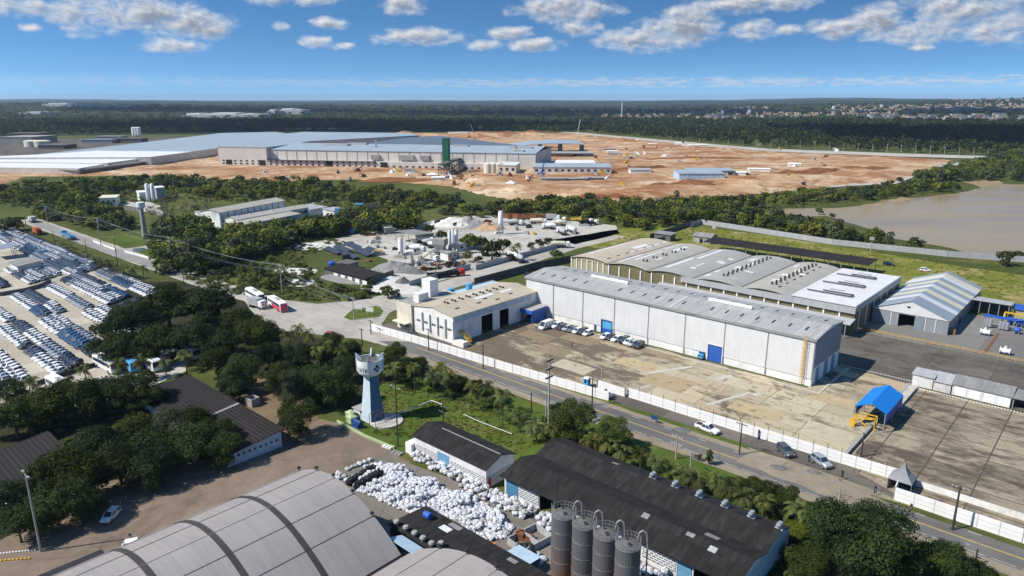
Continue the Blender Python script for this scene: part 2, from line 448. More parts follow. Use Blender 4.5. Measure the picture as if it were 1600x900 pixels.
patch('office_apron', GP((318, 352), (345, 356), (372, 362), (360, 374), (322, 366)), .024, 'mat_white_yard', 1, 5)
patch('roadside_lawn', GP((150, 378), (196, 365), (236, 375), (240, 404), (222, 406), (190, 398)), .020, 'mat_lawn', 1, 4)
patch('roadside_drive', GP((180, 391), (186, 396), (232, 388), (228, 384)), .024, 'mat_white_yard')
patch('junction_island', GP((537, 496), (552, 483), (590, 478), (600, 486), (592, 495), (548, 500)), .05, 'mat_lawn', .4, 2)
# near side of the road
patch('tower_lawn', GP((515, 665), (535, 650), (560, 640), (600, 600), (640, 590), (735, 620), (850, 688), (800, 715), (690, 660), (640, 690), (620, 712)), .02, 'mat_lawn', 1.0, 3)
patch('tree_glade', GP((330, 590), (380, 585), (450, 600), (500, 655), (470, 690), (440, 700), (380, 640)), .014, 'mat_bare_soil', 1.2, 4)
patch('grove_shade_floor', GP((-60, 640), (60, 596), (180, 588), (262, 596), (300, 640), (420, 704), (330, 720), (170, 756), (60, 816), (-60, 872)), .012, 'mat_grove_shade_floor', 1.2, 4)
patch('grove_shade_floor', GP((150, 560), (160, 470), (230, 440), (330, 440), (385, 466), (400, 490), (395, 520), (330, 552), (250, 568)), .028, 'mat_grove_shade_floor', 1.2, 4)
patch('grove_shade_floor', GP((320, 556), (400, 500), (440, 512), (560, 545), (640, 560), (760, 615), (740, 626), (640, 592), (570, 640), (500, 640), (440, 596), (370, 600)), .010, 'mat_grove_shade_floor', 1.2, 4)
patch('grove_shade_floor', GP((1180, 900), (1240, 815), (1300, 830), (1420, 850), (1560, 905), (1500, 970), (1180, 970)), .022, 'mat_grove_shade_floor', 1.0, 4)
patch('dirt_yard', GP((-60, 880), (60, 812), (170, 752), (330, 716), (440, 692), (500, 655), (532, 662), (590, 690), (640, 722), (640, 745), (520, 800), (300, 960), (-60, 960)), .024, 'mat_dirt_yard', .5, 3)
patch('bag_yard', SP_((-103, 79.6), (-99, 77), (-79, 80.8), (-76, 82), (-20, 82), (-20, 40), (-70, 40), (-98, 55), (-103, 70)), .03, 'mat_bag_yard', .3, 3)
patch('palm_strip', SP_((-100, 90), (-78, 89.5), (-76, 100), (-30, 101), (-20, 100), (20, 96), (20, 114.6), (-60, 115.2), (-112, 114.2), (-112, 100)), .018, 'mat_lawn', .8, 3)
patch('pond_bank', GP((1180, 335), (1225, 323), (1300, 321), (1440, 302), (1520, 282), (1640, 284), (1640, 408), (1510, 401), (1400, 380), (1300, 348), (1240, 340)), .03, 'mat_verge', 3, 10)
patch('pond_sand', GP((1386, 313), (1410, 308), (1424, 311), (1400, 317)), .08, 'mat_pond_bank', 2, 4)
patch('pond_sand', GP((1500, 283), (1560, 281), (1570, 287), (1530, 291)), .08, 'mat_pond_bank', 2, 6)
patch('works_yard', GP((-80, 256), (-80, 215), (150, 217), (330, 213), (345, 209), (200, 228), (0, 250)), .05, 'mat_service_yard', 4, 25)
patch('far_meadow', GP((-120, 214), (860, 205), (900, 204), (860, 192), (-120, 192)), .06, 'mat_far_land', 6, 60)
patch('roadside_sand', GP((1170, 708), (1230, 726), (1300, 748), (1380, 782), (1396, 806), (1330, 792), (1240, 756), (1150, 722)), .046, 'mat_sand_shoulder', .8, 2)
patch('pond_water', GP((1190, 332), (1230, 326), (1300, 325), (1345, 322), (1380, 313), (1455, 307), (1500, 302), (1530, 294), (1528, 286), (1640, 290), (1640, 405), (1510, 397), (1480, 387), (1400, 373), (1340, 352), (1290, 338), (1240, 338)), .06, 'mat_muddy_water', 2.5, 8)
patch('forest_road', GP((700, 206), (900, 207), (990, 215), (1200, 233), (1400, 240), (1560, 245), (1560, 249), (1400, 245), (1200, 237), (985, 219), (900, 210), (700, 210)), .5, 'mat_white_yard', 2, 30)
patch('dirt_track', GP((1240, 297), (1330, 291), (1400, 288), (1470, 262), (1560, 250), (1560, 247), (1460, 258), (1390, 284), (1330, 287), (1240, 292)), .4, 'mat_white_yard', 1.5, 20)
for i, (a, b_, c, d, k) in enumerate(((-86, -74, 142, 151, 0), (-98, -86.5, 148.4, 154.4, 1), (-62.5, -51, 142, 148, 1), (-109, -98, 136, 142, 2), (-74, -63, 154.6, 160.6, 2), (-50.8, -40, 160, 166, 1), (-121, -109.6, 154.6, 160.6, 3), (-132, -121, 148.6, 154.4, 3), (-98, -86.5, 160.8, 165.6, 3), (-46, -36, 142, 148, 2), (-120, -110, 142, 148, 3))):
    ground_mat('mat_slab_tone', ((.43, .33, .20), (.47, .38, .22), (.50, .44, .32), (.22, .17, .11))[k], ((.48, .38, .24), (.52, .43, .26), (.55, .49, .36), (.36, .29, .19))[k], (.12, .085, .055), .15, .3, k3=(.56, .68)) if 'mat_slab_tone%d' % k not in MATS else None
    if 'mat_slab_tone%d' % k not in MATS: MATS['mat_slab_tone%d' % k] = MATS['mat_slab_tone']
    patch('slab_repair', SP_((a + .1, c + .1), (b_ - .1, c + .1), (b_ - .1, d - .1), (a + .1, d - .1)), .050, 'mat_slab_tone%d' % k, .12, 1.5)
# earthworks: a dug-over sheet with heaps
SITE = [G(*q) for q in ((0, 292), (40, 276), (130, 276), (200, 274), (420, 283), (560, 281), (700, 291), (760, 306), (840, 319), (900, 321), (1050, 321), (1100, 311), (1210, 302), (1260, 296), (1410, 285), (1480, 262), (1490, 250), (1400, 245), (1200, 237), (1000, 220), (900, 209), (700, 208), (560, 206), (300, 215), (0, 250), (-120, 270))]
def site_sheet():
    xs = np.arange(-560, 560, 7.0); ys = np.arange(430, 1420, 7.0)
    X, Y = np.meshgrid(xs, ys)
    P = np.array([(p.x, p.y) for p in SITE]); Q = np.roll(P, -1, 0)
    ins = np.zeros(X.shape, bool); dist = np.full(X.shape, 1e9)
    for (x0, y0), (x1, y1) in zip(P, Q):
        c = ((y0 > Y) != (y1 > Y)); 
        with np.errstate(all='ignore'):
            ins ^= c & (X < (x1 - x0) * (Y - y0) / (y1 - y0 + 1e-9) + x0)
        dx, dy = x1 - x0, y1 - y0
        t = np.clip(((X - x0) * dx + (Y - y0) * dy) / (dx * dx + dy * dy), 0, 1)
        dist = np.minimum(dist, np.hypot(X - x0 - t * dx, Y - y0 - t * dy))
    vs = []; idx = {}
    for j in range(X.shape[0]):
        for i in range(X.shape[1]):
            x, y = X[j, i], Y[j, i]
            ok = ins[j, i] or dist[j, i] < 8
            if not ok: continue
            d = dist[j, i] if ins[j, i] else 0
            e = min(1, d / 22.0)
            n1 = noise.fractal(Vector((x / 60, y / 60, 2)), 1.0, 2.0, 5)
            n2 = noise.noise(Vector((x / 14, y / 22, 9)))
            h = e * (1.0 + 1.3 * max(-.4, n1) + .45 * n2)
            if -40 < x < 330 and d < 90: h += 3.2 * math.sin(min(1, d / 90) * math.pi) * (.6 + .6 * n1)
            if d < 4: h = -.25 + d * .1 + .3 * n2
            idx[j, i] = len(vs); vs.append((x + 3 * n2, y + 3 * n1, max(h, -.5)))
    fs = []
    for (j, i), a in idx.items():
        q = [idx.get(k) for k in ((j, i + 1), (j + 1, i + 1), (j + 1, i))]
        if None not in q: fs.append((a, *q))
    me = bpy.data.meshes.new('earthworks'); me.from_pydata(vs, [], fs); me.materials.append(MATS['mat_earthworks'])
    me.polygons.foreach_set('use_smooth', [True] * len(fs))
    o = bpy.data.objects.new('earthworks_ground', me); COL.objects.link(o); o['kind'] = 'structure'
site_sheet()
# ---- building kit --------------------------------------------------------------------------
def strip(mb, L, h, holes, fn, t, m=0):
    """a wall L long with rectangular holes; fn(p, q, z) -> xyz, q runs through the thickness"""
    def blk(p0, p1, z0, z1):
        if p1 - p0 < .01 or z1 - z0 < .01: return
        a = [fn(p, q, z) for z in (z0, z1) for p, q in ((p0, 0), (p1, 0), (p1, t), (p0, t))]
        c = Vector(a[1]) - Vector(a[0]); d = Vector(a[3]) - Vector(a[0])
        if c.cross(d).z < 0: a = [a[3], a[2], a[1], a[0], a[7], a[6], a[5], a[4]]
        mb.hexa(a, m)
    x = 0
    for p0, p1, z0, z1 in sorted(holes):
        blk(x, p0, 0, h); blk(p0, p1, z1, h); blk(p0, p1, 0, z0); x = p1
    blk(x, L, 0, h)
def walls(mb, L, D, h, holes=None, t=.25, m=0, sides='flrk', hk=None):
    holes = holes or {}
    if 'f' in sides: strip(mb, L, h, holes.get('f', []), lambda p, q, z: (p, q, z), t, m)
    if 'k' in sides: strip(mb, L, hk or h, holes.get('k', []), lambda p, q, z: (p, D - q, z), t, m)
    if 'l' in sides: strip(mb, D - 2 * t, h, holes.get('l', []), lambda p, q, z: (q, p + t, z), t, m)
    if 'r' in sides: strip(mb, D - 2 * t, h, holes.get('r', []), lambda p, q, z: (L - q, p + t, z), t, m)
def gable(wm, rm, L, D, h, rise, axis='a', over=.5, th=.14, wmi=0, rmi=0, b0=0.0, t=.25, ends='lr'):
    """gable roof whose ridge runs along a (or b), with its end triangles"""
    W = D if axis == 'a' else L; E = L if axis == 'a' else D
    ax = 'x' if axis == 'a' else 'y'
    s = rise / (W / 2); o = over
    poly = [(b0 - o, h - s * o + .03), (b0 + W / 2, h + rise + .03), (b0 + W + o, h - s * o + .03),
            (b0 + W + o, h - s * o + .03 + th), (b0 + W / 2, h + rise + .03 + th), (b0 - o, h - s * o + .03 + th)]
    half = [poly[0], poly[1], poly[4], poly[5]], [poly[1], poly[2], poly[3], poly[4]]
    for hp in half: rm.prism(hp, -o, E + o, rmi, ax)
    tri = [(b0 + .0, h), (b0 + W, h), (b0 + W / 2, h + rise)]
    if 'l' in ends: wm.prism(tri, .002, t, wmi, ax)
    if 'r' in ends: wm.prism(tri, E - t, E - .002, wmi, ax)
def building(name, label, cat, u0, u1, v0, v1, h, rise=1.0, axis='a', wall='mat_white_wall', roof='mat_grey_roof', holes=None, over=.5, rz=0.0, z=0.0, group=None, mono=None):
    r = root(name, label, cat, u0, v0, rz, group, z)
    L, D = u1 - u0, v1 - v0
    w, f = MB(), MB()
    walls(w, L, D, h, holes)
    if mono is not None:               # one slope, higher at the back by mono
        w2 = [(0, h), (D, h), (D, h + mono)]
        w.prism(w2, .002, .25, 0, 'x'); w.prism(w2, L - .25, L - .002, 0, 'x'); w.box(0.25, L - .25, D - .25, D, h + .002, h + mono)
        s = mono / D
        f.prism([(-over, h - s * over + .03), (D + over, h + mono + s * over + .03), (D + over, h + mono + s * over + .17), (-over, h - s * over + .17)], -over, L + over, 0, 'x')
    elif rise == 0:
        f.box(.25, L - .25, .25, D - .25, h - .35, h - .2)
    else:
        gable(w, f, L, D, h, rise, axis, over)
    w.obj('wall', wall, r); f.obj('roof', roof, r)
    return r
def panel(r, name, side, L, D, p0, p1, z0, z1, m, proud=.07, label=None, depth=.0):
    b = MB()
    if side == 'f': b.box(p0, p1, -proud, depth, z0, z1)
    elif side == 'k': b.box(p0, p1, D - depth, D + proud, z0, z1)
    elif side == 'l': b.box(-proud, depth, p0, p1, z0, z1)
    else: b.box(L - depth, L + proud, p0, p1, z0, z1)
    o = b.obj(name, m, r)
    if label: o['label'] = label
    return o
def lean(name, label, cat, u0, u1, v0, v1, zf, zb, roof, post='mat_grey_steel', n=4, group=None, rz=0.0, back=None, z=0.0):
    """open shed: posts under a single-slope roof"""
    r = root(name, label, cat, u0, v0, rz, group, z)
    L, D = u1 - u0, v1 - v0
    f = MB(); f.prism([(-.4, zf), (D + .4, zb), (D + .4, zb + .15), (-.4, zf + .15)], -.4, L + .4, 0, 'x'); f.obj('roof', roof, r)
    for i in range(n + 1):
        for b, zt in ((.1, zf), (D - .1, zb)):
            p = MB(); x = .1 + (L - .2) * i / n
            p.box(x - .1, x + .1, b - .1, b + .1, 0, zt + (zb - zf) / D * (0 if b < 1 else -.1) - .0); p.obj('post', post, r)
    if back:
        w = MB(); w.box(0.25, L - .25, D - .35, D - .22, 0, min(zb, zf) - .1); w.obj('wall', back, r)
    return r
# ---- building materials --------------------------------------------------------------------
plain('mat_white_wall', (.76, .76, .73), .8, .12, .5, c2=(.42, .40, .36), amt=.7)
plain('mat_white_block', (.66, .66, .66), .85, .15, .7, c2=(.36, .34, .3), amt=.7)
plain('mat_cream_wall', (.66, .62, .50), .8, .12, .5, c2=(.42, .38, .3), amt=.6)
plain('mat_beige_panel', (.36, .32, .20), .8, .1, .5)
plain('mat_olive_panel', (.17, .148, .078), .7, .15, .5)
plain('mat_grey_concrete', (.33, .32, .30), .9, .2, .5, c2=(.16, .15, .14), amt=.7)
plain('mat_dark_concrete', (.13, .125, .12), .9, .25, .5, c2=(.06, .055, .05), amt=.7)
plain('mat_grey_steel', (.32, .33, .34), .5, .12, .8, metal=.3)
plain('mat_dark_steel', (.05, .05, .055), .5, .15, .8, metal=.3)
plain('mat_galvanised', (.52, .54, .55), .4, .1, .8, metal=.6)
plain('mat_blue_paint', (.025, .10, .42), .5, .12, .8, c2=(.05, .14, .36), amt=.5)
plain('mat_sky_blue_paint', (.09, .36, .62), .55, .12, .8)
plain('mat_faded_blue', (.13, .30, .46), .7, .15, .8, c2=(.3, .42, .5), amt=.6)
plain('mat_pale_blue', (.42, .54, .64), .7, .12, .6, c2=(.25, .33, .4), amt=.6)
plain('mat_deep_blue', (.02, .06, .20), .45, .15, .8)
plain('mat_yellow', (.65, .40, .03), .55, .12, .9, c2=(.4, .22, .05), amt=.5)
plain('mat_red', (.50, .045, .03), .55, .12, .9)
plain('mat_orange', (.70, .22, .02), .5, .1, .9)
plain('mat_green_net', (.015, .12, .065), .8, .2, .9)
plain('mat_pale_green', (.38, .46, .26), .7, .12, .9)
plain('mat_rust', (.20, .085, .04), .9, .3, .9)
plain('mat_wood', (.24, .15, .075), .85, .2, .9)
plain('mat_dark_inside', (.02, .02, .02), .9, .1)
plain('mat_black', (.012, .012, .014), .6, .3, 1.2)
plain('mat_window', (.03, .04, .05), .15, .2, .5, spec=.6)
plain('mat_off_white', (.78, .78, .76), .6, .08, .8)
plain('mat_tile_red', (.36, .13, .06), .85, .2, .8)
plain('mat_trunk', (.11, .085, .06), .95, .3, 1.5)
plain('mat_pole_concrete', (.36, .34, .31), .9, .15, 1.0)
plain('mat_pole_wood', (.055, .048, .042), .9, .2, 1.0)
sheets('mat_ribbed_white', (.66, .665, .66), .5, 30, .03, .86, rib=.5, rough=.5, c2=(.42, .41, .38), amt=.2, seamw=.03)
sheets('mat_ribbed_grey', (.26, .28, .30), .6, 30, .05, .75, rib=.6, rough=.55)
sheets('mat_blue_grey_side', (.22, .26, .31), .6, 30, .05, .75, rib=.6, rough=.55)
sheets('mat_warehouse_roof', (.40, .40, .39), .9, 7.5, .10, .62, c2=(.20, .19, .17), amt=.5, rough=.55, rib=.45, seamw=.06)
sheets('mat_beige_roof', (.48, .42, .32), 1.2, 8, .05, .88, c2=(.34, .29, .21), amt=.5, rough=.8)
sheets('mat_grey_beige_roof', (.40, .38, .335), 1.2, 8, .06, .85, c2=(.25, .235, .2), amt=.5, rough=.8)
sheets('mat_stone_grey_roof', (.37, .36, .335), 1.2, 8, .06, .85, c2=(.2, .2, .19), amt=.5, rough=.8)
sheets('mat_white_roof', (.66, .66, .66), 1.2, 9, .03, .92, c2=(.48, .47, .45), amt=.4, rough=.6)
sheets('mat_skylight', (.70, .71, .70), 1.0, 3, .06, .8, rough=.5)
sheets('mat_grey_roof', (.25, .25, .245), 1.1, 4, .12, .7, c2=(.14, .13, .12), amt=.6, rough=.8)
sheets('mat_light_grey_roof', (.40, .41, .42), 1.0, 6, .06, .8, c2=(.28, .27, .25), amt=.5, rough=.6)
sheets('mat_black_roof', (.019, .0165, .016), 1.1, 1.85, .38, .45, c2=(.05, .043, .04), amt=.5, rough=.9, seamw=.06, sc=.12)
sheets('mat_black_roof_slope', (.020, .0175, .017), 1.1, 1.85, .4, .45, c2=(.05, .043, .04), amt=.5, rough=.9, seamw=.06, sc=.12)
sheets('mat_brown_tile_roof', (.030, .023, .022), 30, .85, .25, .30, c2=(.02, .017, .016), amt=.7, rough=.9, seamw=.22)
sheets('mat_arched_roof', (.33, .30, .28), 1.05, 60, .05, 1.16, c2=(.26, .245, .23), amt=.45, rough=.5, seamw=.045, spec=.4)
plain('mat_arch_band', (.055, .052, .05), .8, .2, .6)
sheets('mat_plant_roof_white', (.80, .80, .79), 6, 90, .03, .93, rough=.45)  # bright white carries the sun glint of the long hall roofs
sheets('mat_plant_roof_blue', (.36, .42, .47), 7, 90, .05, .9, rough=.42, spec=.5)
sheets('mat_plant_roof_dark', (.13, .16, .20), 7, 90, .06, .85, rough=.45, spec=.5)
sheets('mat_plant_wall', (.64, .60, .545), 8, 30, .05, .7, rough=.8, seamw=.12)
lattice('mat_lattice_white', (.62, .63, .65))
lattice('mat_lattice_blue', (.08, .25, .42), hole=(.02, .07, .13))

# ================= long white warehouse =====================================================
u0, u1, v0, v1 = -144.3, -52.6, 167.2, 186.4
L, D = u1 - u0, v1 - v0
wh = root('warehouse', 'long white ribbed warehouse with pale grey sheet roof and two blue doors', 'warehouse', u0, v0)
DOORS = [(30.0, 33.6, 0, 4.0), (64.4, 68.5, 0, 4.6)]
b = MB(); walls(b, L, D, 12.2, {'f': DOORS + [(27.2, 28.1, 0, 2.3)], 'r': [(2.2, 5.0, 0, 4.2), (8.0, 11.0, 0, 4.4), (13.4, 16.0, 0, 4.2)]}, t=.3)
rf = MB(); gable(b, rf, L, D, 12.2, 1.1, 'a', .45, t=.3)
b.obj('wall', 'mat_white_wall', wh); rf.obj('roof', 'mat_warehouse_roof', wh)
nb = 8
for i in range(nb):
    a0, a1 = L * i / nb + .12, L * (i + 1) / nb - .12
    c = MB()
    strip(c, a1 - a0, 9.9, [(p0 - a0, p1 - a0, 0, z1 - 2.0) for p0, p1, _, z1 in DOORS if a0 < p0 < a1], lambda p, q, z: (a0 + p, -.16 + q, 2.0 + z), .14)
    c.obj('cladding', 'mat_ribbed_white', wh)
    c = MB(); c.cyl((a0 - .12, -.26, .3), (a0 - .12, -.26, 12.0), .11, n=6); c.obj('downpipe', 'mat_grey_steel', wh)
c = MB(); c.box(L + .02, L + .15, .1, D - .1, 4.7, 12.1); c.obj('end_cladding', 'mat_blue_grey_side', wh)  # blue grey stands in for the shade on the end turned from the sun
c = MB(); c.box(-.3, L + .4, -.62, -.47, 11.75, 12.12); c.obj('gutter', 'mat_grey_concrete', wh)
for (p0, p1, _, z1), m, lb in zip(DOORS, ('mat_sky_blue_paint', 'mat_blue_paint'), ('light blue shutter with a darker blue foot', 'plain strong blue shutter')):
    d = panel(wh, 'door', 'f', L, D, p0 + .02, p1 - .02, 0, z1 - .02, m, -.05, lb, .12)
    fr = MB()
    for x in (p0 - .1, p1 + .1): fr.box(x - .12, x + .12, -.22, .1, 0, z1 + .25)
    fr.box(p0 + .02, p1 - .02, -.22, .1, z1 + .02, z1 + .25); fr.obj('frame', 'mat_white_wall' if m == 'mat_blue_paint' else 'mat_deep_blue', d)
    if 'darker' in lb:
        k = MB(); k.box(p0 + .05, p1 - .05, .0, .045, .05, 1.5); k.obj('lower_panel', 'mat_blue_paint', d)
panel(wh, 'side_door', 'f', L, D, 27.2, 28.1, 0, 2.3, 'mat_deep_blue', -.03, None, .1)
for p0, p1, z1 in ((2.2, 5.0, 4.2), (8.0, 11.0, 4.4), (13.4, 16.0, 4.2)):
    panel(wh, 'door', 'r', L, D, p0 + .32, p1 + .28, 0, z1, 'mat_faded_blue', -.06, None, .14)
sl = None
for k in range(2):
    for i in range(21):
        if k == 0 and i in (5, 6, 13): continue
        a = 3.2 + i * 4.22 + (1.2 if k else 0); bb = (4.6, 14.4)[k]
        q = MB(); zz = 12.2 + 1.1 * (bb / (D / 2) if bb < D / 2 else (D - bb) / (D / 2)) + .19
        s = 1.1 / (D / 2) * (1 if bb < D / 2 else -1)
        q.hexa([(a, bb - 1.1, zz - 1.1 * s), (a + .42, bb - 1.1, zz - 1.1 * s), (a + .42, bb + 1.1, zz + 1.1 * s), (a, bb + 1.1, zz + 1.1 * s),
                (a, bb - 1.1, zz - 1.1 * s + .07), (a + .42, bb - 1.1, zz - 1.1 * s + .07), (a + .42, bb + 1.1, zz + 1.1 * s + .07), (a, bb + 1.1, zz + 1.1 * s + .07)])
        q.obj('roof_slot', 'mat_dark_steel', wh)
for a0, a1 in ((19, 32.5), (59, 71.5)):
    q = MB(); q.cyl((a0, D / 2, 13.85), (a1, D / 2, 13.85), .52, n=12)
    for x in np.linspace(a0 + .5, a1 - .5, 5): q.box(x - .1, x + .1, D / 2 - .4, D / 2 + .4, 13.25, 13.7)
    q.obj('ridge_vent', 'mat_off_white', wh, smooth=True)
for a in (52.3,):
    q = MB(); q.prism([(-.2, 12.38), (D / 2, 13.5), (D + .2, 12.38), (D + .2, 12.46), (D / 2, 13.58), (-.2, 12.46)], a, a + .22, 0, 'x'); q.obj('roof_flashing', 'mat_off_white', wh)
ld = MB()
for x in (-.3, .3): ld.beam((L - 2.2 + x, -.45, .4), (L - 2.2 + x, -.45, 13.2), .09)
for k in range(26): ld.beam((L - 2.5, -.45, .6 + k * .48), (L - 1.9, -.45, .6 + k * .48), .06)
for k in range(9):
    z = 3 + k * 1.1; ld.beam((L - 2.55, -.5, z), (L - 2.55, -1.15, z), .07); ld.beam((L - 1.85, -.5, z), (L - 1.85, -1.15, z), .07); ld.beam((L - 2.6, -1.15, z), (L - 1.8, -1.15, z), .07)
for x in (-.35, .35): ld.beam((L - 2.2 + x, -1.15, 3), (L - 2.2 + x, -1.15, 12.4), .06)
ld.obj('ladder', 'mat_yellow', wh)
# paved strip round the warehouse foot
k = MB(); k.box(-.5, L + 3.2, -3.0, -2.6, .05, .16); k.box(L + 2.6, L + 3.2, -2.58, D, .05, .16)
k = k.obj('kerb', 'mat_pale_repair'); place(k, u0, v0); k['kind'] = 'structure'
# blue parking canopy at the warehouse corner
r = lean('parking_canopy', 'grey roofed parking canopy with deep blue fascia by the warehouse corner', 'canopy', -147.6, -135.2, 159.4, 166.2, 4.2, 4.4, 'mat_stone_grey_roof', 'mat_blue_paint', 3)
q = MB(); q.box(-.45, 12.85, -.55, -.42, 3.1, 4.3); q.box(12.82, 12.95, -.4, 6.6, 3.1, 4.3); q.obj('fascia', 'mat_blue_paint', r)
q = MB(); q.box(12.3, 12.42, .25, 6.6, .1, 3.09); q.obj('side_panel', 'mat_blue_paint', r)

# ================= annex with beige roof ====================================================
u0, u1, v0, v1 = -156.8, -139.8, 130.2, 167.0
L, D = u1 - u0, v1 - v0
an = root('annex_hall', 'white hall with beige roof, front pilasters and two tall dark doorways', 'hall', u0, v0)
b = MB(); rf = MB()
walls(b, L, D, 8.0, {'r': [(11.3, 16.2, 0, 5.6), (19.2, 23.4, 0, 5.6)], 'f': [(1.2 + 3.35 * i, 3.3 + 3.35 * i, 3.6, 4.3) for i in range(5)]})
gable(b, rf, L, D, 8.0, 1.25, 'b', .3)
b.obj('wall', 'mat_white_wall', an); rf.obj('roof', 'mat_beige_roof', an)
for i in range(5):
    q = MB(); q.box(1.2 + 3.35 * i, 3.3 + 3.35 * i, .1, .15, 3.6, 4.3); w = q.obj('window', 'mat_window', an)
    q = MB()
    q.box(1.17 + 3.35 * i, 3.33 + 3.35 * i, .04, .098, 3.52, 3.6)
    for t in (.0, .7, 1.4, 2.1): q.box(1.17 + 3.35 * i + t, 1.23 + 3.35 * i + t, .04, .098, 3.6, 4.3)
    q.obj('frame', 'mat_off_white', w)
    q = MB(); q.box(3.55 + 3.35 * i, 4.1 + 3.35 * i, -.55, -.002, 1.6, 7.0); q.obj('pilaster', 'mat_grey_concrete' if 0 else 'mat_white_wall', an)
for i in range(12):
    q = MB(); q.box(L, L + .06, .8 + i * 2.8, 3.2 + i * 2.8, 6.1, 7.5); w = q.obj('glazing', 'mat_pale_blue', an)
    q = MB(); q.box(L + .062, L + .1, 1.95 + i * 2.8, 2.05 + i * 2.8, 6.1, 7.5); q.obj('mullion', 'mat_off_white', w)
for i in range(9):
    bb = 5.5 + i * 3.0
    q = MB()
    for x in (-.75, .55): q.cyl((L / 2 + x, bb, 9.0), (L / 2 + x, bb, 9.75), .34, n=8)
    q.box(L / 2 - 1.1, L / 2 + .9, bb - .2, bb + .2, 9.2, 9.46); q.obj('roof_vent', 'mat_dark_steel', an)
for a, bb in ((13, 4.5), (13.5, 13), (12.2, 17), (14.6, 20), (4, 9), (13.6, 27)):
    q = MB(); z = 8 + 1.25 * (1 - abs(a - L / 2) / (L / 2)) + .17; q.box(a, a + .5, bb, bb + 1.6, z - .12, z + .1); q.obj('roof_slot', 'mat_dark_steel', an)
for a, bb, w, l in ((10.2, 15, 1.5, 8), (10.8, 26, 1.2, 5), (4.5, 18, 1.0, 7)):
    q = MB(); s = -1.25 / (L / 2) * (1 if a > L / 2 else -1)
    z = 8 + 1.25 * (1 - abs(a - L / 2) / (L / 2)) + .185
    q.hexa([(a, bb, z), (a + w, bb, z + s * w), (a + w, bb + l, z + s * w), (a, bb + l, z), (a, bb, z + .05), (a + w, bb, z + s * w + .05), (a + w, bb + l, z + s * w + .05), (a, bb + l, z + .05)]); q.obj('skylight', 'mat_skylight', an)
st = MB()
for y in (2.2, 3.3): st.beam((L + .5, y, 3.4), (L + 4.2, y, .9), .12, .3)
for k in range(9): st.box(L + .6 + k * .42, L + .95 + k * .42, 2.25, 3.25, 3.2 - k * .28, 3.27 - k * .28)
st.box(L + .05, L + .7, 1.9, 3.6, 3.3, 3.4)
for y in (2.2, 3.3): st.beam((L + .5, y, 4.3), (L + 4.2, y, 1.8), .07)
st.obj('stair', 'mat_yellow', an)
q = MB(); q.box(L + .02, L + 4.6, -.5, 1.4, 0, 1.5); q.obj('porch', 'mat_white_wall', an)
# office block on its left, with roof boxes
u0b, u1b, v0b, v1b = -164.0, -157.1, 129.5, 148
ob = building('office_block', 'cream flat roofed office block with parapet joined to the beige hall', 'office', u0b, u1b, v0b, v1b, 8.3, 0, wall='mat_cream_wall', roof='mat_grey_concrete', over=0)
for (p0, p1) in ((1.0, 2.6), (3.2, 5.4)):
    panel(ob, 'window', 'f', u1b - u0b, v1b - v0b, p0, p1, .9, 1.9, 'mat_window', .05)
q = MB(); q.box(.4, 6.4, -2.2, -.02, 2.5, 2.8); q.obj('door_canopy', 'mat_cream_wall', ob)
q = MB(); q.box(.1, 4.0, 10.2, 13.6, 8.1, 13.2); q.box(0, 4.1, 10.1, 13.7, 13.2, 13.4); q.obj('tank_room', 'mat_white_wall', ob)
q = MB(); q.box(3.6, 6.2, 3.6, 7.6, 8.1, 10.6); q.box(3.5, 6.3, 3.5, 7.7, 10.6, 10.75); q.obj('stair_room', 'mat_white_wall', ob)
al = building('side_annex', 'low long annex with pale blue flat roof between the hall and the side street', 'annex', -164.6, -157.2, 148.3, 172, 6.6, 0, wall='mat_grey_concrete', roof='mat_pale_blue', over=0)
for v in (149.9, 158.0):
    t = root('water_drum', 'blue round water drum on the pale annex roof, ' + ('nearer the roof boxes' if v < 155 else 'farther from the roof boxes'), 'water drum', -161.4, v, z=6.4, group='blue drums on the annex roof')
    q = MB(); q.lathe([(1.0, 0), (1.06, .1), (1.06, .9), (1.1, .95), (1.06, 1.0), (1.06, 2.1)], 16); q.obj('drum', 'mat_sky_blue_paint', t, smooth=True)
    q = MB(); q.lathe([(1.12, 2.1), (1.12, 2.2), (.5, 2.42), (.1, 2.45)], 16); q.obj('lid', 'mat_sky_blue_paint', t, smooth=True)
building('gate_lodge', 'small white lodge with teal glass front beside the office block', 'lodge', -172.2, -166.2, 137, 144.5, 3.4, 0, wall='mat_white_wall', roof='mat_off_white', over=0)
lg = COL.objects['gate_lodge']; panel(lg, 'window', 'f', 6, 7.5, 1.2, 5.4, 1.1, 2.5, 'mat_faded_blue', .05)

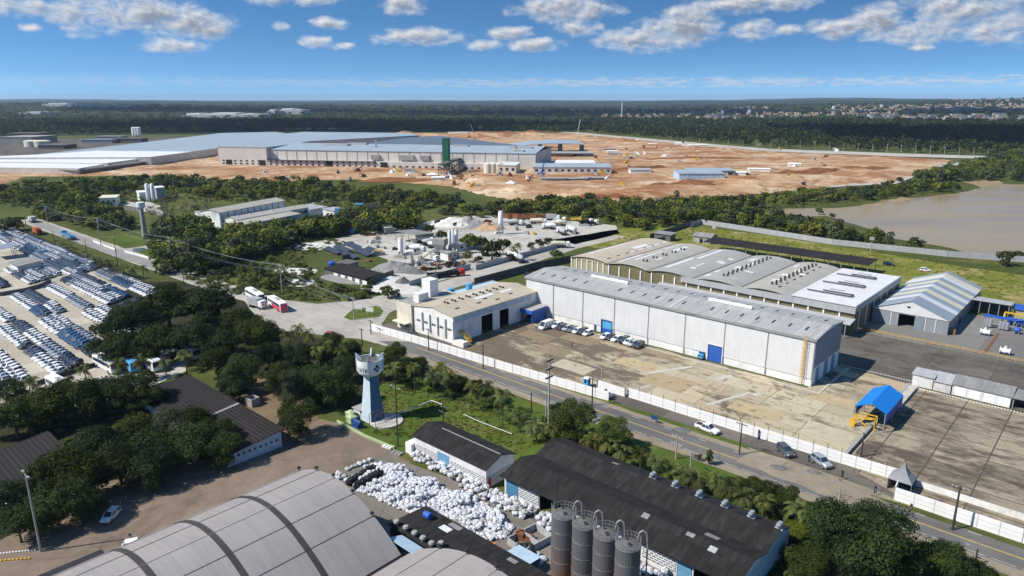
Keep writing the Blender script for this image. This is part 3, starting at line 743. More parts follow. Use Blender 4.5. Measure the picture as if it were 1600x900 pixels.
# ================= big multi-bay hall behind ================================================
u0, u1, v0, v1 = -162.5, -57.6, 215.0, 263.5
L, D = u1 - u0, v1 - v0
hl = root('bay_hall', 'very wide hall with shallow rounded grey roof bays and one white roof bay', 'hall', u0, v0)
HB = [0, 17.5, 34.5, 52.0, 69.5, 85.5]
b = MB(); walls(b, L, D, 7.6, {'r': [(3.0, 6.4, 0, 4.2)]}, t=.3); b.obj('wall', 'mat_olive_panel', hl)
RM = ['mat_beige_roof', 'mat_grey_beige_roof', 'mat_stone_grey_roof', 'mat_stone_grey_roof', 'mat_grey_beige_roof']
for i in range(5):
    a0, a1 = HB[i], HB[i + 1]; W = a1 - a0
    f = MB(); n = 10; top = []
    for k in range(n + 1):
        t = k / n; top.append((a0 + W * t, 8.0 + 1.15 * (1 - (2 * t - 1) ** 2)))
    for k in range(n):
        f.prism([top[k], top[k + 1], (top[k + 1][0], top[k + 1][1] + .14), (top[k][0], top[k][1] + .14)], -.5, D + .4, 0, 'y')
    f.obj('roof_bay', RM[i], hl, smooth=True)
    g = MB(); g.prism([(a0 + .02, 7.62)] + [(a1 - .02, 7.62)] + [(x, z - .02) for x, z in top[::-1]][0:], .05, .3, 0, 'y'); g.obj('gable_wall', 'mat_beige_panel' if i == 0 else 'mat_olive_panel', hl)
    g = MB(); g.box(a0 - .25, a0 + .25, -.6, D + .4, 8.1, 8.3); g.obj('valley_gutter', 'mat_dark_concrete', hl)
f = MB(); f.box(HB[5] + .3, L - .02, .3, D - .02, 8.5, 8.75); f.obj('roof_bay', 'mat_white_roof', hl)['label'] = 'flat white roof bay at the end'
f = MB(); f.box(HB[3] - 4, L + .25, -.75, -.12, 6.6, 8.4); f.box(L + .002, L + .3, -.1, D, 7.0, 9.0); f.obj('parapet', 'mat_light_grey_roof', hl)
x = .15
k = 0
while x < L - .2:
    g = MB(); g.box(x, x + .45, -.35, -.02, 0, 7.7 if x > 17.4 else 7.9); g.obj('pilaster', 'mat_off_white', hl)
    x += 2.5 if x < 17.4 else 4.6
for i in range(7):
    g = MB(); y = 4 + i * 7.2; g.box(L + .002, L + .28, y, y + .35, 0, 6.95); g.obj('pilaster', 'mat_off_white', hl)
g = MB(); g.box(.2, 17.4, -.09, -.005, 3.8, 7.4); g.obj('front_panel', 'mat_beige_panel', hl)
g = MB(); g.prism([(-5.2, 4.3), (-.4, 5.0), (-.4, 5.15), (-5.2, 4.45)], 40, L + .5, 0, 'x'); g.obj('front_awning', 'mat_light_grey_roof', hl)
for i in range(6):
    g = MB(); xx = 66 + i * 7.6; g.box(xx, xx + .25, -5.0, -4.75, 0, 4.3); g.obj('awning_post', 'mat_grey_steel', hl)
def bay_z(i, a):
    t = (a - HB[i]) / (HB[i + 1] - HB[i]); return 8.0 + 1.15 * (1 - (2 * t - 1) ** 2) + .14
def patchlight(i, t, y0, y1, w, m='mat_skylight', nm='skylight'):
    a = HB[i] + (HB[i + 1] - HB[i]) * t; g = MB(); z0, z1 = bay_z(i, a) + .03, bay_z(i, a + w) + .03
    g.hexa([(a, y0, z0), (a + w, y0, z1), (a + w, y1, z1), (a, y1, z0), (a, y0, z0 + .05), (a + w, y0, z1 + .05), (a + w, y1, z1 + .05), (a, y1, z0 + .05)]); g.obj(nm, m, hl)
for q in ((0, .2, 6, 33, 1.4), (0, .62, 26, 36, 2.4), (0, .8, 20, 48, .9), (1, .08, 4, 20, 2.0), (1, .36, 8, 28, 1.2), (1, .5, 30, 42, 2.0), (1, .28, 33, 46, .8), (1, .66, 14, 18, 1.6), (2, .18, 6, 26, 1.8), (2, .3, 26, 46, 1.6), (2, .62, 10, 12, 2.2), (2, .64, 14, 20, .8), (2, .75, 26, 29, 3), (2, .8, 34, 36, 2), (3, .1, 12, 16, 1.4), (3, .3, 20, 24, 2.4), (3, .4, 28, 33, 2.0), (3, .2, 36, 40, 2.4), (3, .6, 18, 19.5, 3), (3, .1, 5, 8, 2), (4, .3, 12, 15, 2.2), (4, .25, 22, 24, 3), (4, .35, 30, 33, 2.5), (4, .15, 38, 42, 1.4), (4, .55, 26, 28, 2)):
    patchlight(*q)
for i in (3, 4, 1):
    for k in range(11 if i > 1 else 5):
        a = HB[i] + (HB[i + 1] - HB[i]) * (.46 if i > 1 else .6); y = 7 + k * 3.6 if i > 1 else 8 + k * 7; z = bay_z(i, a)
        g = MB(); g.cyl((a, y, z - .1), (a, y, z + .75), .33, n=8); g.cyl((a + 1.2, y + .5, z - .1), (a + 1.2, y + .5, z + .75), .33, n=8); g.obj('roof_vent', 'mat_dark_steel', hl)
for k in range(7):
    a = HB[4] + 10.2; g = MB(); z = bay_z(4, a); g.box(a, a + .45, 5 + k * 6, 7 + k * 6, z - .1, z + .12); g.obj('roof_slot', 'mat_dark_steel', hl)
    a = HB[0] + 14; g = MB(); z = bay_z(0, a); g.box(a, a + .4, 4 + k * 6.4, 6 + k * 6.4, z - .2, z + .1); g.obj('roof_slot', 'mat_dark_steel', hl)
for k in range(3):
    y = 9 + k * 14
    g = MB()
    for dy in (0, 2.6): g.beam((HB[5] + 2.0 + (4 if dy else 0), y + dy, 9.15), (L - 4.2 - 2 * k * .3, y + dy, 9.15), .3)
    g.beam((L - 4.2 - .6 * k, y, 9.15), (L - 4.2 - .6 * k, y + 2.6, 9.15), .3)
    for xx in np.arange(HB[5] + 7, L - 5, 4): g.box(xx, xx + .12, y - .1, y + .1, 8.7, 9.05)
    g.obj('roof_pipe', 'mat_dark_steel', hl)
    g = MB(); g.beam((HB[5] + 7, y + 6.4, 8.95), (L - 8, y + 6.4, 8.95), .18); g.obj('roof_pipe', 'mat_grey_steel', hl)

# ================= striped tent shed ========================================================
u0, u1, v0, v1 = -57.0, -36.3, 231.6, 281.0
L, D = u1 - u0, v1 - v0
sh = root('striped_shed', 'gabled shed with roof striped grey blue, white and cream', 'shed', u0, v0, z=.5)
b = MB(); rf = MB(); walls(b, L, D, 4.6, {'f': [(7.4, 11.8, 0, 4.0)]}); gable(b, rf, L, D, 4.6, 3.9, 'b', .0, b0=0.0)
b.obj('wall', 'mat_ribbed_grey', sh)
for i, m in enumerate(('mat_stripe_blue', 'mat_stripe_white', 'mat_stripe_cream')):
    sheets(m, ((.27, .32, .37), (.60, .61, .62), (.58, .55, .40))[i], 1.0, 30, .05, .85, rough=.55)
seq = [0, 0, 1, 0, 2, 0, 1, 0, 2, 0, 1, 2, 0]
for k, c in enumerate(seq):
    y0, y1 = -.4 + (D + .8) * k / len(seq), -.4 + (D + .8) * (k + 1) / len(seq)
    f = MB(); s = 3.9 / (L / 2)
    for pl in ([(-.4, 4.63 - .4 * s), (L / 2, 8.53), (L / 2, 8.66), (-.4, 4.76 - .4 * s)], [(L / 2, 8.53), (L + .4, 4.63 - .4 * s), (L + .4, 4.76 - .4 * s), (L / 2, 8.66)]):
        f.prism(pl, y0, y1, 0, 'y')
    f.obj('roof_sheet', ('mat_stripe_blue', 'mat_stripe_white', 'mat_stripe_cream')[c], sh)
g = MB(); g.prism([(-.3, 4.35), (L + .3, 4.35), (L / 2, 8.45)], -.18, -.02, 0, 'y'); g.obj('gable_panel', 'mat_ribbed_white', sh)
g = MB(); g.box(L / 2 - 1.0, L / 2 - .1, -.26, -.19, 6.3, 6.8); g.obj('vent_grille', 'mat_black', sh)
for x in (5.2, 12.4, 14.6, 17.3): 
    g = MB(); g.box(x, x + .16, -.1, -.005, 0, 4.3); g.obj('frame_post', 'mat_off_white', sh)
g = MB(); g.box(11.9, 14.3, -.16, -.04, .02, 3.9); g.obj('door', 'mat_blue_grey_side', sh)
# ================= near side sheds ==========================================================
u0, u1, v0, v1 = -75.6, -31.8, 82.0, 99.2
L, D = u1 - u0, v1 - v0; DM = 8.6
bs = root('black_roof_shed', 'long shed under two joined black sheet roofs beside the four dark silos', 'shed', u0, v0)
b = MB()
walls(b, L, D, 4.1, {'f': [(.4, 3.2, 0, 3.5), (8.0, 12.6, 0, 3.7), (34.2, 36.6, 0, 3.6), (36.8, 39.6, 0, 3.6)]}, t=.25)
for rr, (c0, ris) in enumerate(((0, 1.25), (DM, 1.5))):
    f = MB(); gable(b, f, L, DM, 4.1, ris, 'a', .0 if rr else .0, b0=c0)
    if rr == 0: f.prism([(-1.0, 3.75), (-.02, 4.05), (-.02, 4.2), (-1.0, 3.9)], -.3, L + .3, 0, 'x')
    f.obj('roof', 'mat_black_roof' if rr == 0 else 'mat_black_roof_slope', bs)
b.obj('wall', 'mat_white_block', bs)
for a0, a1, m in ((3.3, 7.9, 'mat_lattice_white'), (12.8, 17, 'mat_lattice_white'), (17.3, 22, 'mat_lattice_white'), (22.3, 28, 'mat_lattice_white'), (28.3, 34, 'mat_lattice_white'), (39.8, 43.6, 'mat_lattice_white')):
    panel(bs, 'lattice_panel', 'f', L, D, a0, a1, .9, 3.7, m, .08)
panel(bs, 'door', 'f', L, D, .45, 3.15, 0, 3.45, 'mat_lattice_blue', .02, 'blue lattice gate at the left end', .1)
panel(bs, 'door', 'f', L, D, 34.3, 36.5, 0, 3.55, 'mat_faded_blue', .02, 'plain blue leaf beside a dark opening', .1)
q = MB(); q.box(L + .01, L + .1, .3, D - .3, .5, 4.0); q.obj('end_panel', 'mat_pale_blue', bs)
for i in range(6):
    a = 21.5 + i * 4.25
    if i > 1: a += .5 * (i - 1) * .3
    q = MB(); bb = DM + DM * .66; z = 4.1 + 1.5 * .68 + .12
    q.box(a - .62, a + .62, bb - .95, bb + .35, z, z + .3); v_ = q.obj('roof_vent', 'mat_light_grey_roof', bs)
    for y in (-.62, .02):
        t = MB(); t.lathe([(.18, 0), (.2, .3), (.34, .42), (.42, .62), (.34, .84), (.05, .92)], 12, 0, (a, bb + y, z + .3)); t.obj('turbine', 'mat_galvanised', v_, smooth=True)
for a, bb, w, l, m in ((13.5, 13.2, 1.3, .9, 'mat_grey_roof'), (26, 3.0, 1.1, 1.0, 'mat_grey_roof'), (37.5, 2.4, 1.2, 1.0, 'mat_light_grey_roof'), (33.5, 3.3, 1.3, .7, 'mat_grey_roof'), (35.5, 5.2, 2.2, 1.2, 'mat_grey_roof')):
    cc, ris = (0, 1.25) if bb < DM else (DM, 1.5)
    s = ris / (DM / 2) * (1 if bb - cc < DM / 2 else -1); z = 4.1 + ris - abs(bb - cc - DM / 2) * ris / (DM / 2) + .2
    q = MB(); q.hexa([(a, bb, z), (a + w, bb, z), (a + w, bb + l, z + s * l), (a, bb + l, z + s * l), (a, bb, z + .04), (a + w, bb, z + .04), (a + w, bb + l, z + s * l + .04), (a, bb + l, z + s * l + .04)]); q.obj('patch_sheet', m, bs)
q = MB(); q.cyl((12.9, -1.3, 0), (12.9, -1.3, 11.5), .09, .05, 6)
q = q.obj('lightning_mast', 'mat_dark_steel'); place(q, u0, v0); tag(q, 'thin dark mast rising in front of the long black roof', 'mast')

u0, u1, v0, v1 = -98.6, -79.0, 80.8, 88.4
L, D = u1 - u0, v1 - v0
ws = root('white_block_shed', 'white block walled shed with dark brown gabled roof and blue gate', 'shed', u0, v0)
b, f = MB(), MB(); walls(b, L, D, 4.0, {'f': [(6.6, 10.0, 0, 3.0)]}); gable(b, f, L, D, 4.0, 1.35, 'a', .35)
b.obj('wall', 'mat_white_block', ws); f.obj('roof', 'mat_black_roof', ws)
panel(ws, 'door', 'f', L, D, 6.65, 9.95, 0, 2.95, 'mat_faded_blue', .02, None, .1)
for a0, a1 in ((.5, 3.2), (3.4, 6.4), (10.3, 13.2), (13.4, 16.2), (16.4, 19.2)):
    panel(ws, 'lattice_panel', 'f', L, D, a0, a1, .6, 2.4, 'mat_lattice_white', .05)
panel(ws, 'lattice_panel', 'r', L, D, .4, 7.2, .6, 2.4, 'mat_lattice_white', .05)
panel(ws, 'door', 'r', L, D, .5, 1.2, 0, 2.0, 'mat_red', .08, 'small red door in the end wall')
q = MB(); q.cyl((4, 3.8, 5.45), (L, 3.8, 5.45), .13, n=6); q.obj('ridge_cap', 'mat_grey_roof', ws)
q = MB(); q.box(-1.9, -.1, -.8, 1.4, 0, 2.2); q.obj('side_cabin', 'mat_off_white', ws)

# four dark silos
for i in range(4):
    u = -51.0 + 3.4 * i
    t = root('silo', '%s dark steel silo in the row of four' % ('leftmost', 'second from left', 'third from left', 'rightmost')[i], 'silo', u, 67.2, group='dark silos in a row')
    sheets('mat_silo', (.125, .12, .12), 2.6, 2.35, .10, 1.7, c2=(.20, .085, .04), amt=.0, rough=.55, metal=.25, seamw=.03)
    if i == 0:
        m = MATS['mat_silo']; nt = NT(m.node_tree); bsdf = nt.n['Principled BSDF']; src = bsdf.inputs['Base Color'].links[0].from_socket
        z = nt.new('SeparateXYZ', {'Vector': nt.pos()}).outputs[2]
        n1 = nt.noise(nt.map(nt.pos(), scale=(1, 1, .22)), .8, 5, .65)
        k = nt.m('MULTIPLY', nt.rng(z, 10.0, 6.0), nt.rng(n1, .42, .62))
        nt.put(bsdf.inputs['Base Color'], nt.mix(nt.m('MULTIPLY', k, .85), src, (.23, .10, .045)))
    b = MB(); b.lathe([(1.62, 0), (1.62, 2.2), (1.66, 2.22), (1.62, 2.26), (1.62, 4.5), (1.66, 4.52), (1.62, 4.56), (1.62, 6.8), (1.66, 6.82), (1.62, 6.86), (1.62, 9.1), (1.66, 9.12), (1.62, 9.16), (1.62, 11.4), (1.66, 11.42), (1.62, 11.46), (1.62, 13.5)], 28)
    b.obj('shell', 'mat_silo', t, smooth=True)
    b = MB(); b.lathe([(1.66, 13.5), (1.66, 13.62), (1.0, 13.95), (.3, 14.1)], 28); tp = b.obj('roof', 'mat_dark_concrete', t, smooth=True)
    b = MB(); b.cyl((.5, -.5, 13.9), (.5, -.5, 14.3), .24, n=10); b.cyl((-.4, .3, 13.9), (-.4, .3, 14.25), .16, n=8); b.obj('hatch', 'mat_dark_steel', tp)
    b = MB()
    for k in range(20):
        a, c = 2 * math.pi * k / 20, 2 * math.pi * (k + 1) / 20
        p = (1.6 * math.cos(a), 1.6 * math.sin(a)); q = (1.6 * math.cos(c), 1.6 * math.sin(c))
        for z in (14.1, 14.6): b.beam((*p, z), (*q, z), .03)
        b.beam((*p, 13.6), (*p, 14.6), .03)
    b.obj('guard_rail', 'mat_grey_steel', t)
    b = MB(); pts = [(.6, 1.2, 14.0), (.75, 1.35, 15.0), (1.1, 1.6, 15.35), (1.5, 1.85, 15.0), (1.65, 1.95, 13.4), (1.65, 1.95, 0)]
    for p, q in zip(pts, pts[1:]): b.cyl(p, q, .1, n=8)
    b.obj('fill_pipe', 'mat_grey_steel', t, smooth=True)
    if i == 0:
        b = MB()
        for y in (-.25, .25): b.beam((-1.95, y, 0), (-1.95, y, 14.6), .07)
        for k in range(28): b.beam((-1.95, -.25, .5 + k * .5), (-1.95, .25, .5 + k * .5), .05)
        for k in range(5):
            for y in (-.25, .25): b.beam((-1.95, y, 1.5 + 3 * k), (-1.55, y, 1.5 + 3 * k), .05)
        b.obj('ladder', 'mat_grey_steel', t)

# arched hangars
def arch(name, label, u0, u1, v0, v1, z0, zt, bands, ribs):
    W = u1 - u0; n = 40
    r = root(name, label, 'hangar', (u0 + u1) / 2, v0, 0)
    D = v1 - v0
    def pt(t, o=0.0):                    # t -1..1 across
        return (t * (W / 2 + o), z0 + (zt - z0 + o) * math.cos(t * math.pi / 2) ** .92)
    ts = [-1 + 2 * k / n for k in range(n + 1)]
    b = MB()
    for k in range(n):
        p, q = pt(ts[k]), pt(ts[k + 1]); p2, q2 = pt(ts[k], -.15), pt(ts[k + 1], -.15)
        b.prism([p2, q2, q, p], 0, D, 0, 'y')
    ro = b.obj('roof', 'mat_arched_roof', r, smooth=True)
    # lay the sheeting out across the curve
    uvl = ro.data.uv_layers[0].data; V = ro.data.vertices
    for p in ro.data.polygons:
        for li, vi in zip(p.loop_indices, p.vertices):
            c = V[vi].co; uvl[li].uv = (c.y, c.x * 1.12)
    for y in bands:
        b = MB()
        for k in range(n):
            p, q = pt(ts[k], .05), pt(ts[k + 1], .05); p2, q2 = pt(ts[k], .005), pt(ts[k + 1], .005)
            b.prism([p2, q2, q, p], y - .42, y + .42, 0, 'y')
        b.obj('roof_band', 'mat_arch_band', r, smooth=True)
    for t in ribs:
        x, z = pt(t, .02); b = MB(); b.beam((x, 0, z), (x, D, z), .06, .07); b.obj('roof_seam', 'mat_dark_steel' if abs(t) > .1 else 'mat_grey_roof', r)
        b = MB(); b.cyl((x, D - .3, z), (x, D - .3, z + .75), .06, n=6); b.box(x - .22, x + .22, D - .55, D - .1, z + .45, z + .75); b.obj('flood_lamp', 'mat_dark_steel', r)
    e = MB(); ring = [(pt(t, -.2)) for t in ts]
    e.prism([(-W / 2 + .3, 0), (W / 2 - .3, 0)] + ring[::-1][1:-1], D - .45, D - .2, 0, 'y')
    e.box(-W / 2 + .1, -W / 2 + .35, .1, D - .5, 0, z0 - .05); e.box(W / 2 - .35, W / 2 - .1, .1, D - .5, 0, z0 - .05)
    e.prism([(-W / 2 + .3, 0), (W / 2 - .3, 0)] + ring[::-1][1:-1], .2, .45, 0, 'y')
    e.obj('wall', 'mat_light_grey_roof', r)
    return r
arch('arched_hangar', 'large arched hangar with pale grey ribbed roof crossed by dark bands', -101.3, -69.9, -14, 54, 5.2, 11.5, [31, 39.6, 48.4, 57], [-.62, -.28, .02, .33, .62])
arch('arched_hangar', 'second arched hangar with plain grey roof, cut off by the bottom edge', -69.3, -38.6, -14, 55.6, 5.2, 10.8, [], [-.6, -.25, .1, .4, .7])
q = MB(); q.box(-69.9, -69.3, -14, 54, 4.4, 5.0); q = q.obj('valley_gutter', 'mat_dark_steel'); place(q, 0, 0); tag(q, 'dark gutter in the valley between the two arched roofs', 'gutter')
# low roofs in front of the hangar ends
r = root('black_lean_roof', 'low black flat roof with round vents between the hangars and the bag heap', 'shed', -77.5, 56.4)
f = MB(); f.prism([(1.2, 4.9), (9.0, 4.4), (9.0, 4.55), (1.2, 5.05)], 0, 41, 0, 'x'); f.obj('roof', 'mat_black_roof_slope', r)
w = MB(); w.box(.2, 40.6, 8.5, 8.7, 0, 4.35); w.box(.2, .4, 1.4, 8.48, 0, 4.3); w.obj('wall', 'mat_dark_concrete', r)
for i, a in enumerate((1.2, 3.4, 5.4, 7.3, 10.2, 9.2)):
    t = MB(); t.lathe([(.22, 0), (.24, .25), (.42, .35), (.5, .6), (.4, .85), (.06, .95)], 12, 0, (a, 2.0 + (.9 if i == 4 else 0), 4.95)); t.obj('roof_vent', 'mat_grey_concrete', r, smooth=True)
for a, bb, w_, l, m in ((6.2, 6.0, 2.0, 1.2, 'mat_skylight'), (6.6, 7.6, 2.4, 1.0, 'mat_grey_roof'), (19, 7.4, 1.6, .8, 'mat_grey_roof')):
    z = 5.07 - .5 * (bb - 1.2) / 7.8; q = MB(); q.hexa([(a, bb, z), (a + w_, bb, z), (a + w_, bb + l, z - .064 * l), (a, bb + l, z - .064 * l), (a, bb, z + .04), (a + w_, bb, z + .04), (a + w_, bb + l, z + .04 - .064 * l), (a, bb + l, z + .04 - .064 * l)]); q.obj('patch_sheet', m, r)
q = MB(); q.lathe([(.5, -.65), (.55, -.6), (.55, .6), (.5, .65)], 14, 0, (3.1, 6.6, 5.3), 'x'); q = q.obj('blue_tank', 'mat_blue_paint', None, smooth=True); place(q, -77.5, 56.4); tag(q, 'blue tank lying on the black flat roof by the bags', 'tank')
r = root('side_roof', 'small pale blue lean-to roof wedged between the two hangar ends', 'lean-to', -77.6, 54.3)
f = MB(); f.prism([(0, 6.2), (2.6, 5.3), (2.6, 5.42), (0, 6.32)], 4.4, 13.2, 0, 'x'); f.obj('roof', 'mat_pale_blue', r)
w = MB(); w.box(4.6, 13, 2.2, 2.4, 0, 5.25); w.obj('wall', 'mat_light_grey_roof', r)

# brown tiled sheds among the trees
for (uu0, uu1, vv0, vv1, lb) in ((-163.0, -120.8, 53.4, 64.8, 'brown ribbed roof shed among trees with a pale blue end wall'),):
    r = root('brown_roof_shed', lb, 'shed', uu0, vv0)
    L, D = uu1 - uu0, vv1 - vv0
    b, f = MB(), MB(); walls(b, L, D, 2.5); b.box(L + .01, L + .1, .2, D - .2, .3, 2.4); f.prism([(-.5, 2.55), (D + .5, 3.8), (D + .5, 3.95), (-.5, 2.7)], -.5, L + .5, 0, 'x')
    b.prism([(.0, 2.5), (D, 2.5), (D, 3.7)], L - .25, L - .002, 0, 'x'); b.prism([(.0, 2.5), (D, 2.5), (D, 3.7)], .002, .25, 0, 'x')
    b.obj('wall', 'mat_pale_blue', r); f.obj('roof', 'mat_brown_tile_roof', r)
    q = MB(); q.hexa([(24, 2, 2.95), (24.8, 2, 2.95), (24.8, D + .4, 3.95), (24, D + .4, 3.95), (24, 2, 3.0), (24.8, 2, 3.0), (24.8, D + .4, 4.0), (24, D + .4, 4.0)]); q.obj('roof_strip', 'mat_grey_roof', r)
    for k in range(9):
        q = MB(); q.box(L + .102, L + .14, .8 + k * 1.15, 1.3 + k * 1.15, 1.6, 2.1); q.obj('window', 'mat_window', r)
r = root('brown_roof_shed', 'brown ribbed roof shed at the left picture edge behind the lamp post', 'shed', -152, 21.5)
b, f = MB(), MB(); walls(b, 16, 11, 3.2); f.prism([(-.4, 3.3), (11.4, 4.6), (11.4, 4.75), (-.4, 3.45)], -.5, 16.5, 0, 'x'); b.obj('wall', 'mat_white_wall', r); f.obj('roof', 'mat_brown_tile_roof', r)
r = root('concrete_hut', 'tiny open topped concrete hut on the grass beside the brown roof', 'hut', *at(383, 633), rz=8)
b = MB(); walls(b, 2.6, 2.2, 1.9, t=.2); b.obj('wall', 'mat_grey_concrete', r)
# ================= water tower ==============================================================
tu, tv = -117.4, 84.8
t = root('water_tower', 'pale blue concrete water tower with white tank and worn lettering', 'water tower', tu, tv)
plain('mat_tower_blue', (.47, .57, .62), .85, .12, .5, c2=(.62, .66, .66), amt=.7)
plain('mat_tower_shaded', (.07, .16, .26), .85, .12, .5, c2=(.14, .23, .31), amt=.7)  # shade of the shaft faces turned from the sun, as a darker blue
b = MB(); n = 8
for k in range(n):
    z0, z1 = 11.2 * k / n, 11.2 * (k + 1) / n
    h0, h1 = [1.0 + .92 * (1 - z / 11.2) ** 1.3 for z in (z0, z1)]
    b.hexa([(-h0, -h0, z0), (h0, -h0, z0), (h0, h0, z0), (-h0, h0, z0), (-h1, -h1, z1), (h1, -h1, z1), (h1, h1, z1), (-h1, h1, z1)])
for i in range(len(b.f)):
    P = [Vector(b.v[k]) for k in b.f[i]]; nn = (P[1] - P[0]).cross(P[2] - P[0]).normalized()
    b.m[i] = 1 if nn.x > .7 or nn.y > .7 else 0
b.obj('shaft', ['mat_tower_blue', 'mat_tower_shaded'], t)
TR = 2.72
b = MB(); b.lathe([(1.5, 10.55), (2.0, 10.75), (2.5, 11.15), (TR, 11.7), (TR, 14.2), (TR - .12, 14.2), (TR - .12, 13.7), (.1, 13.75)], 40)
tk = b.obj('tank', 'mat_white_wall', t, smooth=True)
b = MB(); b.lathe([(TR - .14, 13.70), (TR - .14, 13.9), (1.4, 14.0), (.1, 14.02)], 32); b.obj('tank_deck', 'mat_rust' if 0 else 'mat_dark_concrete', tk, smooth=True)
for k, (sx, sy) in enumerate(((-1, -1), (1, -1), (1, 1), (-1, 1))):
    d = Vector((sx, sy, 0)).normalized(); s_ = Vector((-d.y, d.x, 0)) * .14; b = MB()
    prof = [(1.2, 10.2), (TR + .18, 11.4), (TR + .28, 15.5), (TR - .35, 15.1), (TR - 1.1, 14.3), (TR - 1.2, 11.0)]
    A = [d * r_ + Vector((0, 0, z)) - s_ for r_, z in prof]; B = [p + 2 * s_ for p in A]
    b.face(A[::-1]); b.face(B)
    for i in range(len(prof)): j = (i + 1) % len(prof); b.face([A[i], A[j], B[j], B[i]])
    b.obj('fin', 'mat_tower_blue', t)
def curved_stroke(b, a0, pts, w, m, th=.03):
    """a painted stroke (s, z) laid round the tank about the angle a0"""
    for (s0, z0), (s1, z1) in zip(pts, pts[1:]):
        d = Vector((s1 - s0, z1 - z0)); d.normalize(); nrm = Vector((-d.y, d.x)) * w / 2; e = d * w * .35
        q = [(s0 - e.x - nrm.x, z0 - e.y - nrm.y), (s1 + e.x - nrm.x, z1 + e.y - nrm.y), (s1 + e.x + nrm.x, z1 + e.y + nrm.y), (s0 - e.x + nrm.x, z0 - e.y + nrm.y)]
        P = []
        for rr in (TR + .004, TR + th):
            for s, z in q:
                a = a0 + s / TR; P.append((rr * math.cos(a), rr * math.sin(a), z))
        b.hexa(P, m)
LET = {'C': [[(.8, .85), (.5, 1), (.15, .85), (0, .5), (.15, .15), (.5, 0), (.8, .15)]], 'A': [[(0, 0), (.42, 1), (.84, 0)], [(.17, .36), (.67, .36)]], 'T': [[(0, 1), (.8, 1)], [(.4, 1), (.4, 0)]]}
b = MB(); s0 = -1.15
for ch in 'CATA':
    for st in LET[ch]: curved_stroke(b, rad(-73), [(s0 + x * .5, 12.0 + z * .74) for x, z in st], .115 if ch != 'C' else .08, 0)
    s0 += .60
b.obj('lettering', 'mat_black', tk)
def diamond(cs, cz, h, m):
    b = MB(); P = []
    for rr in (TR + .004, TR + .03):
        for ds, dz in ((0, -h), (h, 0), (0, h), (-h, 0)):
            a = (cs + ds) / TR; P.append((rr * math.cos(a), rr * math.sin(a), cz + dz))
    b.hexa(P); b.obj('emblem', m, tk)
plain('mat_emblem_olive', (.26, .26, .10), .8)
diamond(-.2, 13.1, .40, 'mat_black'); diamond(-.68, 12.6, .40, 'mat_deep_blue'); diamond(.28, 12.6, .40, 'mat_emblem_olive'); diamond(-.2, 12.1, .40, 'mat_deep_blue')
q = MB(); q.lathe([(3.6, 0), (3.6, .35), (3.3, .4)], 32, 0, (3.2, 1.2, 0)); q = q.obj('round_cistern', 'mat_pale_repair', None, smooth=True); place(q, tu, tv); tag(q, 'low round concrete cistern slab at the foot of the tower', 'cistern')
for i, (du, dv) in enumerate(((-3.6, -3.2), (-1.6, -4.4))):
    g = root('transformer', 'pale green transformer with hipped lid beside the tower foot, ' + ('left one' if i == 0 else 'right one'), 'transformer', tu + du, tv + dv, group='green transformers at the tower foot')
    q = MB(); q.box(-.85, .85, -.75, .75, .25, 1.7); q.obj('cabinet', 'mat_pale_green', g)
    q = MB(); q.hexa([(-1.0, -.9, 1.7), (1.0, -.9, 1.7), (1.0, .9, 1.7), (-1.0, .9, 1.7), (-.3, -.25, 2.1), (.3, -.25, 2.1), (.3, .25, 2.1), (-.3, .25, 2.1)]); q.obj('lid', 'mat_pale_green', g)
    for x in (-.6, .6): q = MB(); q.box(x - .12, x + .12, -.8, .8, 0, .25); q.obj('foot', 'mat_dark_steel', g)
g = root('blue_pump', 'dark blue pump set at the foot of the water tower', 'pump', tu + .8, tv - 4.6)
q = MB(); q.box(-1.2, 1.0, -.7, .7, .15, 1.0); q.lathe([(.4, -1.3), (.45, 0), (.4, 1.2)], 12, 0, (0, 0, 1.3), 'x'); q.obj('body', 'mat_deep_blue', g)
q = MB(); q.box(-1.3, 1.4, -.8, .8, 0, .15); q.obj('base', 'mat_dark_concrete', g)
g = root('small_hut', 'small grey flat roofed hut left of the tower foot', 'hut', *at(553, 650), rz=0)
q = MB(); walls(q, 2.4, 2.4, 2.0, t=.2); q.obj('wall', 'mat_off_white', g); q = MB(); q.box(-.3, 2.7, -.3, 2.7, 2.0, 2.15); q.obj('roof', 'mat_grey_concrete', g)
q = MB()
for a, c in (((1.6, -3.4), (1.6, -.2)), ((3.2, -3.0), (3.2, -.4))): q.beam((a[0], a[1], 0), (a[0], a[1], 3.0), .1); q.beam((c[0], c[1], 0), (c[0], c[1], 3.0), .1); q.beam((*a, 3.0), (*c, 3.0), .09)
q = q.obj('pipe_trestle', 'mat_rust'); place(q, tu + 1.0, tv + .6); tag(q, 'rusty pipe frame standing at the tower foot', 'pipe frame')
# overland pipe across the lawn
q = MB()
P = [at(590, 665), at(674, 630), at(690, 636)]
for a, c in zip(P, P[1:]): q.cyl((*a, .7), (*c, .7), .08, n=8)
for a in [P[0], P[1], P[2]] + [((P[0][0] + P[1][0]) / 2, (P[0][1] + P[1][1]) / 2)]: q.cyl((*a, 0), (*a, .7), .07, n=6)
q = q.obj('lawn_pipe', 'mat_off_white', None, smooth=True); place(q, 0, 0); tag(q, 'thin white pipe on stands across the lawn by the tower', 'pipe')
q = MB()
P = [at(724, 649), at(748, 660), at(800, 680)]
for a, c in zip(P, P[1:]): q.cyl((*a, .3), (*c, .3), .06, n=8)
q = q.obj('lawn_pipe', 'mat_off_white', None, smooth=True); place(q, 0, 0); tag(q, 'broken white pipe line lying in the grass behind the brown roofed shed', 'pipe')
g = MB(); P = [at(527, 660), at(572, 684), at(616, 702)]
